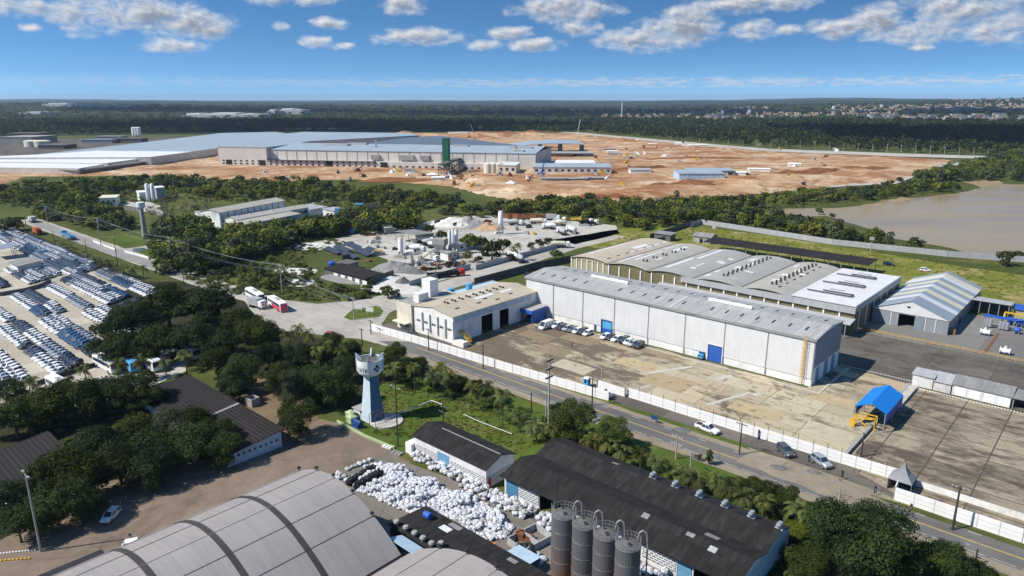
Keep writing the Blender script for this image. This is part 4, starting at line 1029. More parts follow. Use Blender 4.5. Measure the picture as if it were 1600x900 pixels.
for a, c in zip(P, P[1:]): g.beam((*a, .3), (*c, .3), .25, .6)
g = g.obj('lawn_kerb_wall', 'mat_pale_green'); place(g, 0, 0); tag(g, 'low pale wall edging the tower lawn along the dirt yard', 'low wall')

# ================= walls, fences, gate ======================================================
def panel_wall(name, label, pts, h, m, pitch=2.5, t=.16, caps='mat_off_white', posts=None, ph=1.0):
    r = root(name, label, 'wall', *pts[0])
    w, j, po = MB(), MB(), MB()
    o = Vector((*pts[0], 0))
    for a, c in zip(pts, pts[1:]):
        a = Vector((*a, 0)) - o; c = Vector((*c, 0)) - o; d = c - a; n = max(1, int(d.length / pitch))
        w.beam((a.x, a.y, h / 2), (c.x, c.y, h / 2), t, h)
        for k in range(n + 1):
            p = a.lerp(c, k / n); j.box(p.x - .06, p.x + .06, p.y - .11, p.y + .11, 0, h + .012)
            if posts: po.box(p.x - .035, p.x + .035, p.y - .035, p.y + .035, h + .014, h + ph)
        s = d.normalized().cross(Vector((0, 0, 1))) * (t / 2 + .012)
        for z in (.33, .66):
            for q in (s, -s): j.beam((a.x + q.x, a.y + q.y, h * z), (c.x + q.x, c.y + q.y, h * z), .02, .05)
    w.obj('wall_panel', m, r); j.obj('wall_post', caps, r)
    if posts: po.obj('fence_post', posts, r)
    return r
plain('mat_wall_joint', (.50, .50, .49), .85, .12, .8)
plain('mat_boundary_white', (.78, .78, .77), .8, .07, .5)
panel_wall('boundary_wall', 'long white panel wall with thin posts from the gate to the tent', [(-82.5, 132.3), (-70, 132.4), (-55, 132.7), (-40, 133.1), (-24.2, 133.6)], 2.3, 'mat_boundary_white', 2.6, caps='mat_wall_joint', posts='mat_dark_steel')
panel_wall('boundary_wall', 'white panel wall along the grass verge in front of the beige hall', [(-170, 124.5), (-167, 121.8), (-150, 123.4), (-135, 124.2), (-112.6, 125.3), (-88, 127.0), (-84.5, 127.4)], 2.3, 'mat_boundary_white', 2.6, caps='mat_wall_joint')
panel_wall('boundary_wall', 'white panel wall beside the road beyond the pointed tent', [(-24, 130.6), (-23.6, 126.2), (-5, 126.2), (16, 126.4)], 2.4, 'mat_boundary_white', 2.7, caps='mat_wall_joint')
panel_wall('boundary_wall', 'low white wall behind the roadside wall past the tent', [(-22.4, 133.7), (-4, 133.7)], 1.2, 'mat_white_wall', 3.0, caps='mat_off_white')
panel_wall('boundary_wall', 'short white wall piece past the gap at the right edge', [(-2.4, 133.7), (16, 133.8)], 1.2, 'mat_white_wall', 3.0, caps='mat_off_white')
g = root('gatehouse', 'small turquoise gatehouse kiosk by the gate', 'kiosk', *at(911, 604)); g.scale = (.8, .8, .95)
q = MB(); walls(q, 1.6, 1.6, 2.3, {'f': [(.4, 1.2, 1.1, 2.1)], 'r': [(.4, 1.2, 1.1, 2.1)]}, t=.12); q.obj('wall', 'mat_sky_blue_paint', g); q = MB(); q.box(-.1, 1.7, -.1, 1.7, 2.3, 2.42); q.obj('roof', 'mat_off_white', g)
g = root('sliding_gate', 'white sliding gate leaf standing beside the pickup at the entrance', 'gate', -90.5, 131.6)
q = MB(); q.box(0, 7.6, -.05, .05, .1, 2.2); q.obj('leaf', 'mat_off_white', g)
for x in (-.15, 7.75): q = MB(); q.box(x - .15, x + .15, -.15, .15, 0, 2.5); q.obj('post', 'mat_grey_concrete', g)
# white fence frames in the yard near the gate
# yard divider kerb and bars
q = MB(); q.box(-35.2, -34.6, 133.8, 184, .05, .75); q = q.obj('yard_divider', 'mat_grey_concrete'); place(q, 0, 0); tag(q, 'long low concrete divider between the tan yard and the stained yard', 'low wall')
q = MB(); q.box(-34.9, -32.9, 168, 183, .05, .7); q = q.obj('yard_ramp', 'mat_pale_repair'); place(q, 0, 0); tag(q, 'pale concrete ramp block running behind the blue canopy', 'ramp')
k = MB()
for i in range(40): k.box(-34 + i * .6, -33.7 + i * .6, 183.2, 183.5, .05, .14)
for i in range(30): k.box(-52 + i * .6, -51.7 + i * .6, 187.2, 187.5, .05, .14)
k = k.obj('striped_kerb', 'mat_off_white'); place(k, 0, 0); k['kind'] = 'structure'
k = MB()
for a in ([(-46.2, 149.6), (-44.5, 138.4)], [(-44.5, 138.4), (-35.3, 137.2)], [(-44.9, 141.2), (-35.3, 140.0)], [(-45.9, 148.0), (-41, 147.5)]):
    k.beam((*a[0], 0), (*a[1], 0), .22, .012)
k = k.obj('yard_lines', 'mat_faded_line'); place(k, 0, 0, z=.062); k['kind'] = 'structure'
k = MB()
for (a, c, w) in (((-86.5, 148.5), (-80.5, 160.0), 1.1), ((-66.5, 140.5), (-62, 153.8), 1.0), ((-72, 156), (-70, 161), 1.2), ((-84, 134), (-82, 142), .7), ((-60.8, 153.0), (-60.0, 155), 1.6)):
    k.beam((*a, 0), (*c, 0), w, .012)
k = k.obj('concrete_repairs', 'mat_pale_repair'); place(k, 0, 0, z=.058); k['kind'] = 'structure'

# pointed grey tent at the wall
g = root('pointed_tent', 'grey canvas tent with a tall pointed top at the wall gap', 'tent', -23.6, 131.0)
q = MB(); n = 8; H_ = [(2.0, 2.2), (1.9, 2.35), (1.1, 3.1), (.5, 4.0), (.12, 5.2)]
for (h0, z0), (h1, z1) in zip(H_, H_[1:]):
    q.hexa([(-h0, -h0, z0), (h0, -h0, z0), (h0, h0, z0), (-h0, h0, z0), (-h1, -h1, z1), (h1, -h1, z1), (h1, h1, z1), (-h1, h1, z1)])
plain('mat_grey_canvas', (.24, .245, .26), .8); q.obj('canopy', 'mat_grey_canvas', g)
q = MB(); q.cyl((0, 0, 5.1), (0, 0, 5.8), .05, n=6); q.obj('finial', 'mat_dark_steel', g)
for x in (-1.9, 1.9):
    for y in (-1.9, 1.9): q = MB(); q.cyl((x, y, 0), (x, y, 2.25), .05, n=6); q.obj('leg', 'mat_grey_steel', g)
q = MB(); q.box(-1.95, -1.9, -1.9, 1.9, .1, 2.2); q.box(-1.88, 1.9, 1.9, 1.95, .1, 2.2); q.obj('side_curtain', 'mat_grey_canvas', g)
# blue canopy with yellow frame
g = root('blue_canopy', 'bright blue gabled canopy with yellow steel frame in the yard', 'canopy', -38.2, 152.4)
L, D = 5.8, 13.2
f = MB(); s = 1.5 / (L / 2)
for pl in ([(-.25, 4.2), (L / 2, 5.8), (L / 2, 5.9), (-.25, 4.3)], [(L / 2, 5.8), (L + .25, 4.2), (L + .25, 4.3), (L / 2, 5.9)]): f.prism(pl, 0, D, 0, 'y')
plain('mat_canopy_blue', (.012, .20, .62), .45, .06, .5); f.obj('roof', 'mat_canopy_blue', g)
f = MB(); f.box(L + .15, L + .22, .1, D - .1, 2.2, 4.18); f.box(-.22, -.15, .1, D - .1, 2.2, 4.18); f.obj('side_sheet', 'mat_blue_paint', g)
for x in (0, L):
    for y in (.15, D / 2, D - .15): q = MB(); q.beam((x, y, 0), (x, y, 4.2), .16); q.obj('post', 'mat_grey_steel', g)
q = MB()
for y in (-.7, 1.0):
    q.beam((.2, y, 0), (.2, y, 2.7), .16); q.beam((4.2, y, 0), (4.2, y, 2.9), .16); q.beam((.2, y, 2.7), (4.2, y, 2.9), .18)
q.beam((.4, -.7, 2.4), (3.4, -.7, .2), .2); q.beam((.2, -.7, 2.7), (.2, 1.0, 2.7), .16); q.beam((4.2, -.7, 2.9), (4.2, 1.0, 2.9), .16); q.beam((-.3, -1.0, 1.9), (3.8, -1.0, 2.8), .2)
q.box(-.5, .5, -1.2, -.8, .1, 1.7); q.obj('loading_frame', 'mat_yellow', g)
# low white stores at the right
def store(uu0, uu1, lb, roof, h=2.7, mono=.5): return building('store_hut', lb, 'hut', uu0, uu1, 184.9, 189.2, h, wall='mat_white_block', roof=roof, mono=mono, over=.3)
store(-34.6, -30.2, 'white store hut with pale flat roof at the end nearest the blue canopy', 'mat_light_grey_roof', 2.9, .3)
store(-30.0, -26.4, 'white store hut with sloping pale roof between two larger huts', 'mat_light_grey_roof', 2.4, .9)
r = store(-26.1, -14.6, 'long white store hut with grey sheet roof near the right edge', 'mat_grey_roof', 2.7, .9)
for a in (.6, 3.5, 6.4, 9.2): panel(r, 'door', 'f', 11.5, 4.3, a, a + 2.2, .1, 2.2, 'mat_off_white', .05)
lean('open_shed', 'open grey roofed shed at the right edge next to the white stores', 'shed', -14.2, 4, 185, 189.5, 2.6, 3.2, 'mat_grey_roof', n=4, back='mat_dark_concrete')
# platform rail, open sheds and pipes behind
rl = root('yellow_guard_rail', 'long yellow guard rail along the edge of the raised platform', 'rail', -56, 219.8, z=.5)
q = MB()
for z in (.45, .9): q.beam((0, 0, z), (48, 0, z), .06, .09)
q.obj('rail', 'mat_yellow', rl)
q = MB()
for k in range(25): q.box(k * 2 - .05, k * 2 + .05, -.05, .05, 0, .95)
q.obj('rail_post', 'mat_yellow', rl)
lean('open_shed', 'grey lean-to shed behind the striped shed', 'shed', *(lambda a, b: (a[0], b[0], a[1] - 2, a[1] + 5))(at(1515, 488), at(1572, 503)), 4.4, 3.8, 'mat_light_grey_roof', n=4, back='mat_dark_concrete', z=.5)
r = building('blue_roof_hut', 'small hut with a blue flat roof at the right edge on the grass', 'hut', *(lambda a: (a[0], a[0] + 6, a[1], a[1] + 5))(at(1581, 499)), 3.0, wall='mat_beige_panel', roof='mat_blue_paint', mono=.3, z=.5)
au, av = at(1560, 520)
g = root('pipe_rack', 'blue beam pipe rack holding steel pipe work on the platform', 'pipe rack', *at(1534, 512), z=.5)
q = MB(); q.box(0, 8.0, 0, .8, 3.2, 3.9); q.obj('beam', 'mat_blue_paint', g)
for x in (.3, 4, 7.7): q = MB(); q.beam((x, .4, 0), (x, .4, 3.2), .25); q.obj('post', 'mat_grey_steel', g)
q = MB()
for x in (1.2, 2.0, 4.6, 5.4, 6.3): q.lathe([(.1, 0), (.5, .1), (.5, 2.2), (.1, 2.4)], 10, 0, (x, -.4, .3))
q.beam((.3, -.6, 1.6), (7.7, -.6, 1.6), .16); q.obj('pipe_work', 'mat_galvanised', g, smooth=True)
g = root('yellow_gantry', 'yellow steel gantry over the dark rail on the platform', 'gantry', *at(1566, 513), z=.5)
q = MB()
q.beam((0, -3, 0), (0, -1, 4.6), .3); q.beam((0, 1.5, 0), (0, 1, 4.6), .3); q.beam((0, -1, 4.5), (0, 1.2, 4.5), .3); q.beam((0, 0, 4.6), (10, 1.0, 4.6), .4); q.beam((10, 1, 0), (10, 1, 4.6), .3); q.obj('frame', 'mat_yellow', g)
q = MB(); q.box(-.3, .3, -24, -3, .51, .60); q = q.obj('floor_rail', 'mat_rust'); place(q, *at(1562, 520)); tag(q, 'dark rusty rail set in the platform floor below the gantry', 'rail')
for i, (x, y, s) in enumerate(((1578, 510, 1.1), (1592, 513, 1.1), (1588, 524, .9))):
    g = root('blue_tank', ('upper left', 'upper right', 'lower')[i] + ' of the three round blue tanks by the gantry', 'tank', *at(x, y), z=.5, group='blue tanks by the gantry')
    q = MB(); q.lathe([(.2, -1.0), (.8, -.8), (1.0, -.3), (1.0, .3), (.8, .8), (.2, 1.0)], 16, 0, (0, 0, 1.4), 'x'); q.obj('vessel', 'mat_blue_paint', g, smooth=True)
    for xx in (-.6, .6): q = MB(); q.box(xx - .1, xx + .1, -.8, .8, 0, .9); q.obj('saddle', 'mat_grey_steel', g)
    g.scale = (s * .95,) * 3
for i, (x, y) in enumerate(((1538, 526), (1569, 556))):
    g = root('white_valve', ('white flanged valve assembly beside a rail on the platform', 'big white round valve body at the platform corner')[i], 'valve', *at(x, y), z=.5)
    q = MB(); q.lathe([(.9, -1.2), (.9, -1.0), (.55, -.9), (.8, 0), (.55, .9), (.9, 1.0), (.9, 1.2)], 16, 0, (0, 0, 1.0), 'x'); q.cyl((0, 0, 1.4), (0, 0, 2.3), .3, n=10); q.obj('body', 'mat_off_white', g, smooth=True)
    q = MB(); q.box(-.9, .9, -.5, .5, 0, .3); q.obj('base', 'mat_dark_steel', g)
for i, (x, y, m) in enumerate(((1485, 524, 'mat_wood'), (1493, 506, 'mat_rust'))):
    q = MB(); q.box(-1.2, 1.2, -.6, .6, .1, 1.8); q.box(-1.25, 1.25, -.65, -.6, .8, 1.0); q.box(-1.2, 1.2, -.5, .5, 0, .1)
    q = q.obj('crate', m); place(q, *at(x, y), z=.5); tag(q, ('tall brown crate by the corner of the striped shed', 'rust coloured crate along the side of the striped shed')[i], 'crate')
q = MB(); q.box(-.9, .9, -.5, .5, .1, 1.1); q.box(-.8, .8, -.45, .45, 1.1, 1.25); q = q.obj('red_bin', 'mat_red'); place(q, *at(1352, 518), z=.0); tag(q, 'small red bin at the end of the platform rail', 'bin')
lean('open_shed', 'very long open shed with black roof on posts in the green field', 'shed', -146, -76, 293, 304, 4.6, 5.2, 'mat_black_roof', 'mat_grey_concrete', 14)
r = building('field_hut', 'small grey hut with hipped roof in the field behind the hall', 'hut', *(lambda a: (a[0], a[0] + 9, a[1], a[1] + 7))(at(1083, 378)), 3.2, 1.2, wall='mat_grey_concrete', roof='mat_grey_roof')
panel(r, 'door', 'f', 9, 7, 3.4, 5.0, 0, 2.2, 'mat_black', .04)
building('field_hut', 'dark lean roofed hut at the back corner of the bay hall', 'hut', *(lambda a: (a[0], a[0] + 9, a[1], a[1] + 5))(at(1022, 374)), 3.2, wall='mat_dark_concrete', roof='mat_grey_roof', mono=.4)
for i, (x, y) in enumerate(((1360, 395), (1115, 376))):
    g = root('light_tower', ('spotlight', 'pale tank')[i] + ' on a post ' + ('in the field past the open shed', 'beside the small field hut')[i], 'post', *at(x, y))
    q = MB(); q.cyl((0, 0, 0), (0, 0, 6), .2, .14, 8); q.obj('post', 'mat_pole_concrete', g); q = MB(); q.box(-1, 1, -.6, .6, 6, 7.2); q.obj('head', 'mat_grey_concrete' if i == 0 else 'mat_light_grey_roof', g)
panel_wall('field_wall', 'long grey concrete wall between the green field and the pond shrubs', [at(1080, 356), at(1095, 350), at(1300, 382), at(1480, 401), at(1600, 410)], 2.6, 'mat_light_grey_roof', 4, caps='mat_grey_concrete')
panel_wall('field_wall', 'dark concrete wall climbing behind the far corner of the bay hall', [at(1015, 374), at(1082, 352)], 2.6, 'mat_dark_concrete', 4, caps='mat_grey_concrete')
panel_wall('street_wall', 'dark tall wall between side street and the beige roofed halls', [(-172, 152), (-181, 180), (-181, 215), (-170, 300)][1:], 3.0, 'mat_dark_concrete', 4, caps='mat_dark_concrete')
panel_wall('street_wall', 'pale wall in front of the batching yard along the side street', [at(640, 448), at(735, 420), at(738, 420)][:2], 2.2, 'mat_light_grey_roof', 4, caps='mat_grey_concrete')
panel_wall('street_wall', 'pale wall beside the trees along the side street', [at(744, 422), at(880, 385)], 2.2, 'mat_light_grey_roof', 4, caps='mat_grey_concrete')
panel_wall('lot_fence', 'low fence of thin posts between car lot and road verge', [(-470, 98.6), (-350, 98.4), (-228, 98.0)], 1.3, 'mat_dark_steel', 3.2, .04, 'mat_dark_steel', 'mat_dark_steel', .8)
# ================= the plant beyond =========================================================
def wroot(name, label, cat, p, ang, group=None, z=0.0):
    o = bpy.data.objects.new(name, None); COL.objects.link(o); o.location = (p[0], p[1], z); o.rotation_euler = (0, 0, ang)
    return tag(o, label, cat, group)
A, B = G(343, 258), G(835, 268)
FA = math.atan2(B.y - A.y, B.x - A.x)
pl = wroot('factory', 'huge beige factory with blue grey roof and a long windowed front, across the earthworks', 'factory', A, FA)
LF = (B - A).length
def floc(p):                             # world -> factory local
    d = Vector((p[0] - A.x, p[1] - A.y)); return d.x * math.cos(FA) + d.y * math.sin(FA), -d.x * math.sin(FA) + d.y * math.cos(FA)
TL = floc(G(421, 259))[0]
b = MB(); b.box(0, TL, 0, 95, 0, 18.5); b.obj('tower_block', 'mat_plant_wall', pl)
b = MB(); b.box(-.3, TL + .3, -.3, 95.3, 18.52, 19.2); b.obj('tower_roof', 'mat_plant_roof_blue', pl)
b = MB(); b.box(TL + .02, LF, 6, 110, 0, 16.2); b.obj('wall', 'mat_plant_wall', pl)
b = MB(); b.hexa([(TL + .4, 5.4, 16.25), (LF + .5, 5.4, 16.25), (LF + .5, 60, 19.5), (TL + .4, 60, 19.5), (TL + .4, 5.4, 16.6), (LF + .5, 5.4, 16.6), (LF + .5, 60, 19.9), (TL + .4, 60, 19.9)])
b.hexa([(TL + .4, 60, 19.5), (LF + .5, 60, 19.5), (LF + .5, 111, 16.3), (TL + .4, 111, 16.3), (TL + .4, 60, 19.9), (LF + .5, 60, 19.9), (LF + .5, 111, 16.7), (TL + .4, 111, 16.7)]); b.obj('roof', 'mat_plant_roof_blue', pl)
b = MB(); b.box(TL - 2, LF - 25, .5, 5.9, 0, 6.4); b.obj('front_wing', 'mat_plant_wall', pl)
for row, z in enumerate((1.4, 4.2)):
    for k in range(44):
        x = 4 + k * (LF - 40) / 44
        if row == 1 and k > 26: continue
        q = MB(); y = .5 if x > TL - 2 else 0
        q.box(x, x + 2.6, y - .12, y - .01, z, z + 1.5); q.obj('window', 'mat_window', pl)
q = MB(); q.box(TL, LF * .52, -1.2, .45, 6.4, 6.8); q.obj('walkway', 'mat_dark_steel', pl)
for x in (8, TL - 9, LF * .36, LF * .535):
    q = MB(); y = -.2 if x < TL else (.3 if x < LF - 30 else 5.8); q.box(x, x + 7, y, y + .18, .1, 6.0); q.obj('door', 'mat_dark_inside', pl)
for k in range(24):
    x = TL + 8 + k * (LF - TL - 14) / 24
    q = MB(); q.box(x, x + .7, 5.8, 5.98, 6.5, 16.1); q.obj('downpipe', 'mat_grey_concrete', pl)
for x, w in ((LF * .50, 9), (LF * .59, 15), (LF * .655, 9)):
    q = MB(); q.box(x, x + w, 3.8, 5.95, 8.5, 13); q.obj('plant_unit', 'mat_grey_concrete', pl)
for x, y, w, d in ((LF * .3, 40, 26, 10), (LF * .36, 52, 22, 8), (LF * .9, 40, 24, 6), (LF * .93, 15, 10, 6), (LF * .72, 48, 16, 5)):
    q = MB(); z = 16.6 + 3.2 * (y - 5) / 55; q.box(x, x + w, y, y + d, z, z + 1.8); q.obj('roof_monitor', 'mat_light_grey_roof', pl)
# the roofs behind
def slab(name, pts, h, z0, wm, rm, label, tilt=0.0):
    """big low hall given by its roof corners (world), walls h high"""
    c = sum((Vector((p.x, p.y, 0)) for p in pts), Vector()) / len(pts)
    r = wroot(name, label, 'hall', c, FA)
    ca, sa = math.cos(-FA), math.sin(-FA)
    loc = [((p.x - c.x) * ca - (p.y - c.y) * sa, (p.x - c.x) * sa + (p.y - c.y) * ca) for p in pts]
    ar = sum(loc[i][0] * loc[(i + 1) % len(loc)][1] - loc[(i + 1) % len(loc)][0] * loc[i][1] for i in range(len(loc)))
    if ar < 0: loc = loc[::-1]
    b = MB(); n = len(loc)
    for i in range(n):
        p, q = loc[i], loc[(i + 1) % n]; b.face([(*p, 0), (*q, 0), (*q, h), (*p, h)])
    b.obj('wall', wm, r)
    cx, cy = sum(p[0] for p in loc) / n, sum(p[1] for p in loc) / n
    b = MB(); grow = [(p[0] * 1.004, p[1] * 1.004) for p in loc]
    b.prism(grow, h + .05, h + .6, 0, 'z'); 
    b.obj('roof', rm, r)
    return r, loc
P = lambda z, *q: [G(x, y, z) for x, y in q]
lw, loc = slab('long_hall', P(5.2, (-180, 260), (123, 264), (167, 256.5), (-120, 251)), 5.2, 0, 'mat_plant_wall', 'mat_plant_roof_white', 'lowest white roofed hall at the left end of the factory')
for k in range(34):
    a, c = Vector(loc[0]), Vector(loc[1])
lw2, _ = slab('long_hall', P(6.6, (-130, 251.5), (167, 255.5), (235, 246.5), (-40, 246)), 6.6, 0, 'mat_plant_wall', 'mat_plant_roof_white', 'middle white roofed hall stepping up behind the low front hall')
lw3, _ = slab('long_hall', P(8.6, (60, 242), (150, 236), (300, 237.6), (344, 231.5), (480, 214), (430, 206.5), (345, 208.5), (200, 226)), 8.6, 0, 'mat_plant_wall', 'mat_plant_roof_blue', 'immense blue grey roofed hall sweeping back behind the white roofs')
lw4, _ = slab('long_hall', P(8.7, (-60, 247.2), (100, 246.6), (235, 246), (299, 237.7), (150, 236.2), (60, 242.2)), 8.7, 0, 'mat_plant_wall', 'mat_plant_roof_white', 'near part of the immense blue grey roof, painted white for sun glint')  # near part of the blue grey hall, its sun glint painted as white
slab('long_hall', P(17, (340, 231), (470, 222), (655, 212), (640, 208.5), (475, 206.5), (430, 211)), 17, 0, 'mat_plant_wall', 'mat_plant_roof_blue', 'blue grey roofed hall directly behind the tall factory block')
slab('long_hall', P(15, (560, 227), (690, 226), (820, 229), (740, 219), (690, 213), (640, 214.5)), 15, 0, 'mat_dark_concrete', 'mat_plant_roof_dark', 'dark roofed hall behind the right half of the factory front')
for k in range(30):
    p = G(-20 + k * 4.6, 272 + .02 * k); q = MB(); q.box(0, 1.3, -.1, .1, 2, 4)
gl = G(0, 272)
# side dock front
for i, (x0, y0, x1, y1, h) in enumerate(((123, 273, 235, 258.3, 5.0), (0, 269.5, 122, 273, 4.9))):
    a, c = G(x0, y0), G(x1, y1); an_ = math.atan2(c.y - a.y, c.x - a.x)
    r = wroot('dock_front', ('row of dark loading bays along the side of the white roofed hall', 'row of square windows along the front of the low white roofed hall')[i], 'dock', a, an_)
    Lk = (c - a).length; b = MB(); b.box(0, Lk, 0, 1.2, 0, h); b.obj('wall', 'mat_plant_wall', r)
    n = 26 if i == 0 else 20
    for k in range(n):
        q = MB(); x = 2 + k * (Lk - 5) / n; q.box(x, x + (3.2 if i == 0 else 1.6), -.1, -.01, (.6 if i == 0 else 1.0), (3.6 if i == 0 else 2.6)); q.obj('window', 'mat_window', r)
    q = MB(); q.box(0, Lk, -1.6, -.01, 3.9, 4.2); q.obj('canopy', 'mat_grey_concrete', r)
# open steel hall frame right of the factory
a, c = G(830, 247), G(930, 247)
r = wroot('roof_frame_hall', 'unfinished hall of curved grey roof on dark piers, open at the front', 'hall', a, 0)
Lh = (c - a).length
b = MB(); n = 12
for k in range(n):
    x0, x1 = -30 + (Lh + 20) * k / n, -30 + (Lh + 20) * (k + 1) / n
    z = lambda x: 10 + 4.5 * (1 - ((x - Lh * .45) / (Lh * .75)) ** 2)
    b.prism([(x0, z(x0)), (x1, z(x1)), (x1, z(x1) + .8), (x0, z(x0) + .8)], 30, 110, 0, 'y')
b.obj('roof', 'mat_plant_roof_blue', r, smooth=True)
for x in (Lh * .12, Lh * .45, Lh * .8): q = MB(); q.box(x, x + 5, 34, 40, 0, z(x + 2.5) - .1); q.obj('pier', 'mat_dark_concrete', r)
q = MB(); q.box(0, Lh, 8, 30, 4.4, 5.6); q.obj('slab', 'mat_light_grey_roof', r)
for k in range(9): q = MB(); x = 2 + k * (Lh - 4) / 8; q.box(x - .4, x + .4, 8.2, 9, 0, 4.4); q.obj('pier', 'mat_dark_concrete', r)
def small(name, label, x0, y0, x1, y1, d, h, wall, roof, mono=.6, win=0, cat='building', rise=None, ang=None, wm='mat_window'):
    a, c = G(x0, y0), G(x1, y1); an_ = math.atan2(c.y - a.y, c.x - a.x) if ang is None else ang; L = (c - a).length
    r = wroot(name, label, cat, a, an_)
    w, f = MB(), MB(); walls(w, L, d, h)
    if rise is None:
        f.prism([(-.4, h + .03), (d + .4, h + mono), (d + .4, h + mono + .3), (-.4, h + .33)], -.4, L + .4, 0, 'x'); w.prism([(0, h), (d, h), (d, h + mono - .05)], .002, .25, 0, 'x'); w.prism([(0, h), (d, h), (d, h + mono - .05)], L - .25, L - .002, 0, 'x')
    else: gable(w, f, L, d, h, rise, 'a', .4)
    w.obj('wall', wall, r); f.obj('roof', roof, r)
    for k in range(win):
        x = L * (k + .3) / win; q = MB(); q.box(x, x + L / win * .45, -.08, -.01, h * .4, h * .72); q.obj('window', wm, r)
    return r
small('site_office', 'long grey roofed site block with a row of windows in front of the factory end', 833, 272, 955, 272.5, 24, 6.2, 'mat_plant_wall', 'mat_plant_roof_blue', 1.5, 12)
small('site_office', 'white roofed low block behind the long site block', 868, 262, 930, 262, 22, 4.5, 'mat_plant_wall', 'mat_plant_roof_white', 1.2, 0)
small('site_office', 'cream block with white roof and three windows beside the round tanks', 778, 272, 806, 272.5, 26, 8, 'mat_cream_wall', 'mat_white_roof', .8, 3)
small('site_office', 'small white roofed hut alone on the earthworks', 985, 272, 1018, 272, 12, 3.6, 'mat_white_wall', 'mat_light_grey_roof', .6, 0)
small('site_office', 'pale blue long shed at the centre of the earthworks', 1061, 282, 1132, 282, 22, 5.6, 'mat_pale_blue', 'mat_plant_roof_blue', 1.2, 0)
small('site_office', 'grey roofed shed joined behind the pale blue long shed', 1075, 276, 1148, 276, 16, 5.0, 'mat_grey_concrete', 'mat_plant_roof_blue', 1.0, 5)
for i in range(3):
    p = G(763 + i * 8, 271); q = MB(); q.lathe([(4.2, 0), (4.2, 9), (3.6, 9.6), (.2, 10.2)], 20)
    q = q.obj('round_tank', 'mat_cream_wall', None, smooth=True); q.location = (p.x, p.y, 0); tag(q, '%s of three cream round tanks beside the cream block' % ('leftmost', 'middle', 'rightmost')[i], 'tank', 'cream tanks by the factory')
# green wrapped tower and steel pipe bridge
p = G(698, 270); g = wroot('scaffold_tower', 'tall green netted scaffold tower in front of the factory', 'scaffold', p, FA)
q = MB(); q.box(-3, 3, -3, 3, 6, 32); q.obj('netting', 'mat_green_net', g)
for x in (-2.4, 2.4):
    for y in (-2.4, 2.4): q = MB(); q.beam((x, y, 0), (x, y, 6.0), .35); q.obj('leg', 'mat_dark_steel', g)
q = MB(); q.cyl((0, 0, 32), (0, 0, 38), .2, n=6); q.obj('mast', 'mat_grey_steel', g)
a, c = G(692, 275), G(722, 262); g = wroot('pipe_bridge', 'dark steel pipe bridge trestle below the green tower', 'trestle', a, math.atan2(c.y - a.y, c.x - a.x))
L = (c - a).length; q = MB()
for k in range(9):
    x = L * k / 8
    for y in (-4, 4): q.beam((x, y, 0), (x, y, 10), .5)
    q.beam((x, -4, 10), (x, 4, 10), .5); q.beam((x, -4, 5.5), (x, 4, 5.5), .4)
for z in (5.5, 10):
    for y in (-4, 4): q.beam((0, y, z), (L, y, z), .5)
q.obj('frame', 'mat_dark_steel', g)
q = MB(); q.box(0, L, -3.2, 3.2, 10.3, 11.2); q.obj('deck', 'mat_dark_concrete', g)
p = G(589, 258); q = MB(); q.beam((0, 0, 0), (0, 0, 26), 1.6); q.box(-1.4, 1.4, -1.4, 1.4, 17, 19); q.beam((0, 0, 16), (4, 0, 4), .7)
q = q.obj('chute_tower', 'mat_light_grey_roof'); q.location = p; tag(q, 'slim pale chute tower in front of the factory wall', 'tower')
def crane(lb, x, y, dx, h, col, cat='crane'):
    g = wroot('mobile_crane', lb, cat, G(x, y), 0)
    q = MB(); q.beam((0, 0, 2.4), (dx, 0, h), .9, .9); q.obj('boom', col, g)
    q = MB(); q.box(-3.5, 3.5, -1.4, 1.4, 1.0, 2.2); q.box(-1.2, 1.4, -1.2, 1.2, 2.2, 3.6); q.obj('carrier', col, g)
    for x_ in (-2.6, -.9, .9, 2.6):
        q = MB(); q.cyl((x_, -1.5, .6), (x_, 1.5, .6), .6, n=10); q.obj('wheel', 'mat_black', g)
crane('red boom crane leaning beside the factory end wall', 815, 262, -6, 22, 'mat_red')
crane('dark boom crane on the red earth bank behind the factory', 733, 216, -3, 30, 'mat_dark_steel')
crane('second dark boom crane on the red bank behind the dark roofs', 743, 219, -8, 26, 'mat_grey_steel')
crane('white boom crane at the far edge of the earthworks', 902, 212, 5, 30, 'mat_off_white')
crane('blue boom crane before the long site block', 846, 274, 3, 14, 'mat_blue_paint')
# white marquees and site sheds
MQ = []
for i, (x, y, s) in enumerate(((744, 287, 4), (755, 286, 4), (765, 288, 5), (774, 286.5, 3.6), (793, 287, 4), (798, 291, 4), (676, 277, 5), (731, 262, 4))):
    g = wroot('site_marquee', '', 'tent', G(x, y), rad(-12), 'white marquees on the earthworks')
    q = MB(); h = 2.6; q.hexa([(-s, -s, h), (s, -s, h), (s, s, h), (-s, s, h), (-.2, -.2, h + 2), (.2, -.2, h + 2), (.2, .2, h + 2), (-.2, .2, h + 2)]); q.obj('canopy', 'mat_off_white', g)
    for sx in (-s + .1, s - .1):
        for sy in (-s + .1, s - .1): q = MB(); q.box(sx - .08, sx + .08, sy - .08, sy + .08, 0, h + .03); q.obj('leg', 'mat_grey_steel', g)
    MQ.append(g)
autolabel(MQ, '{n} white peaked marquee from the left on the earthworks')
SH = []
rr = random.Random(5)
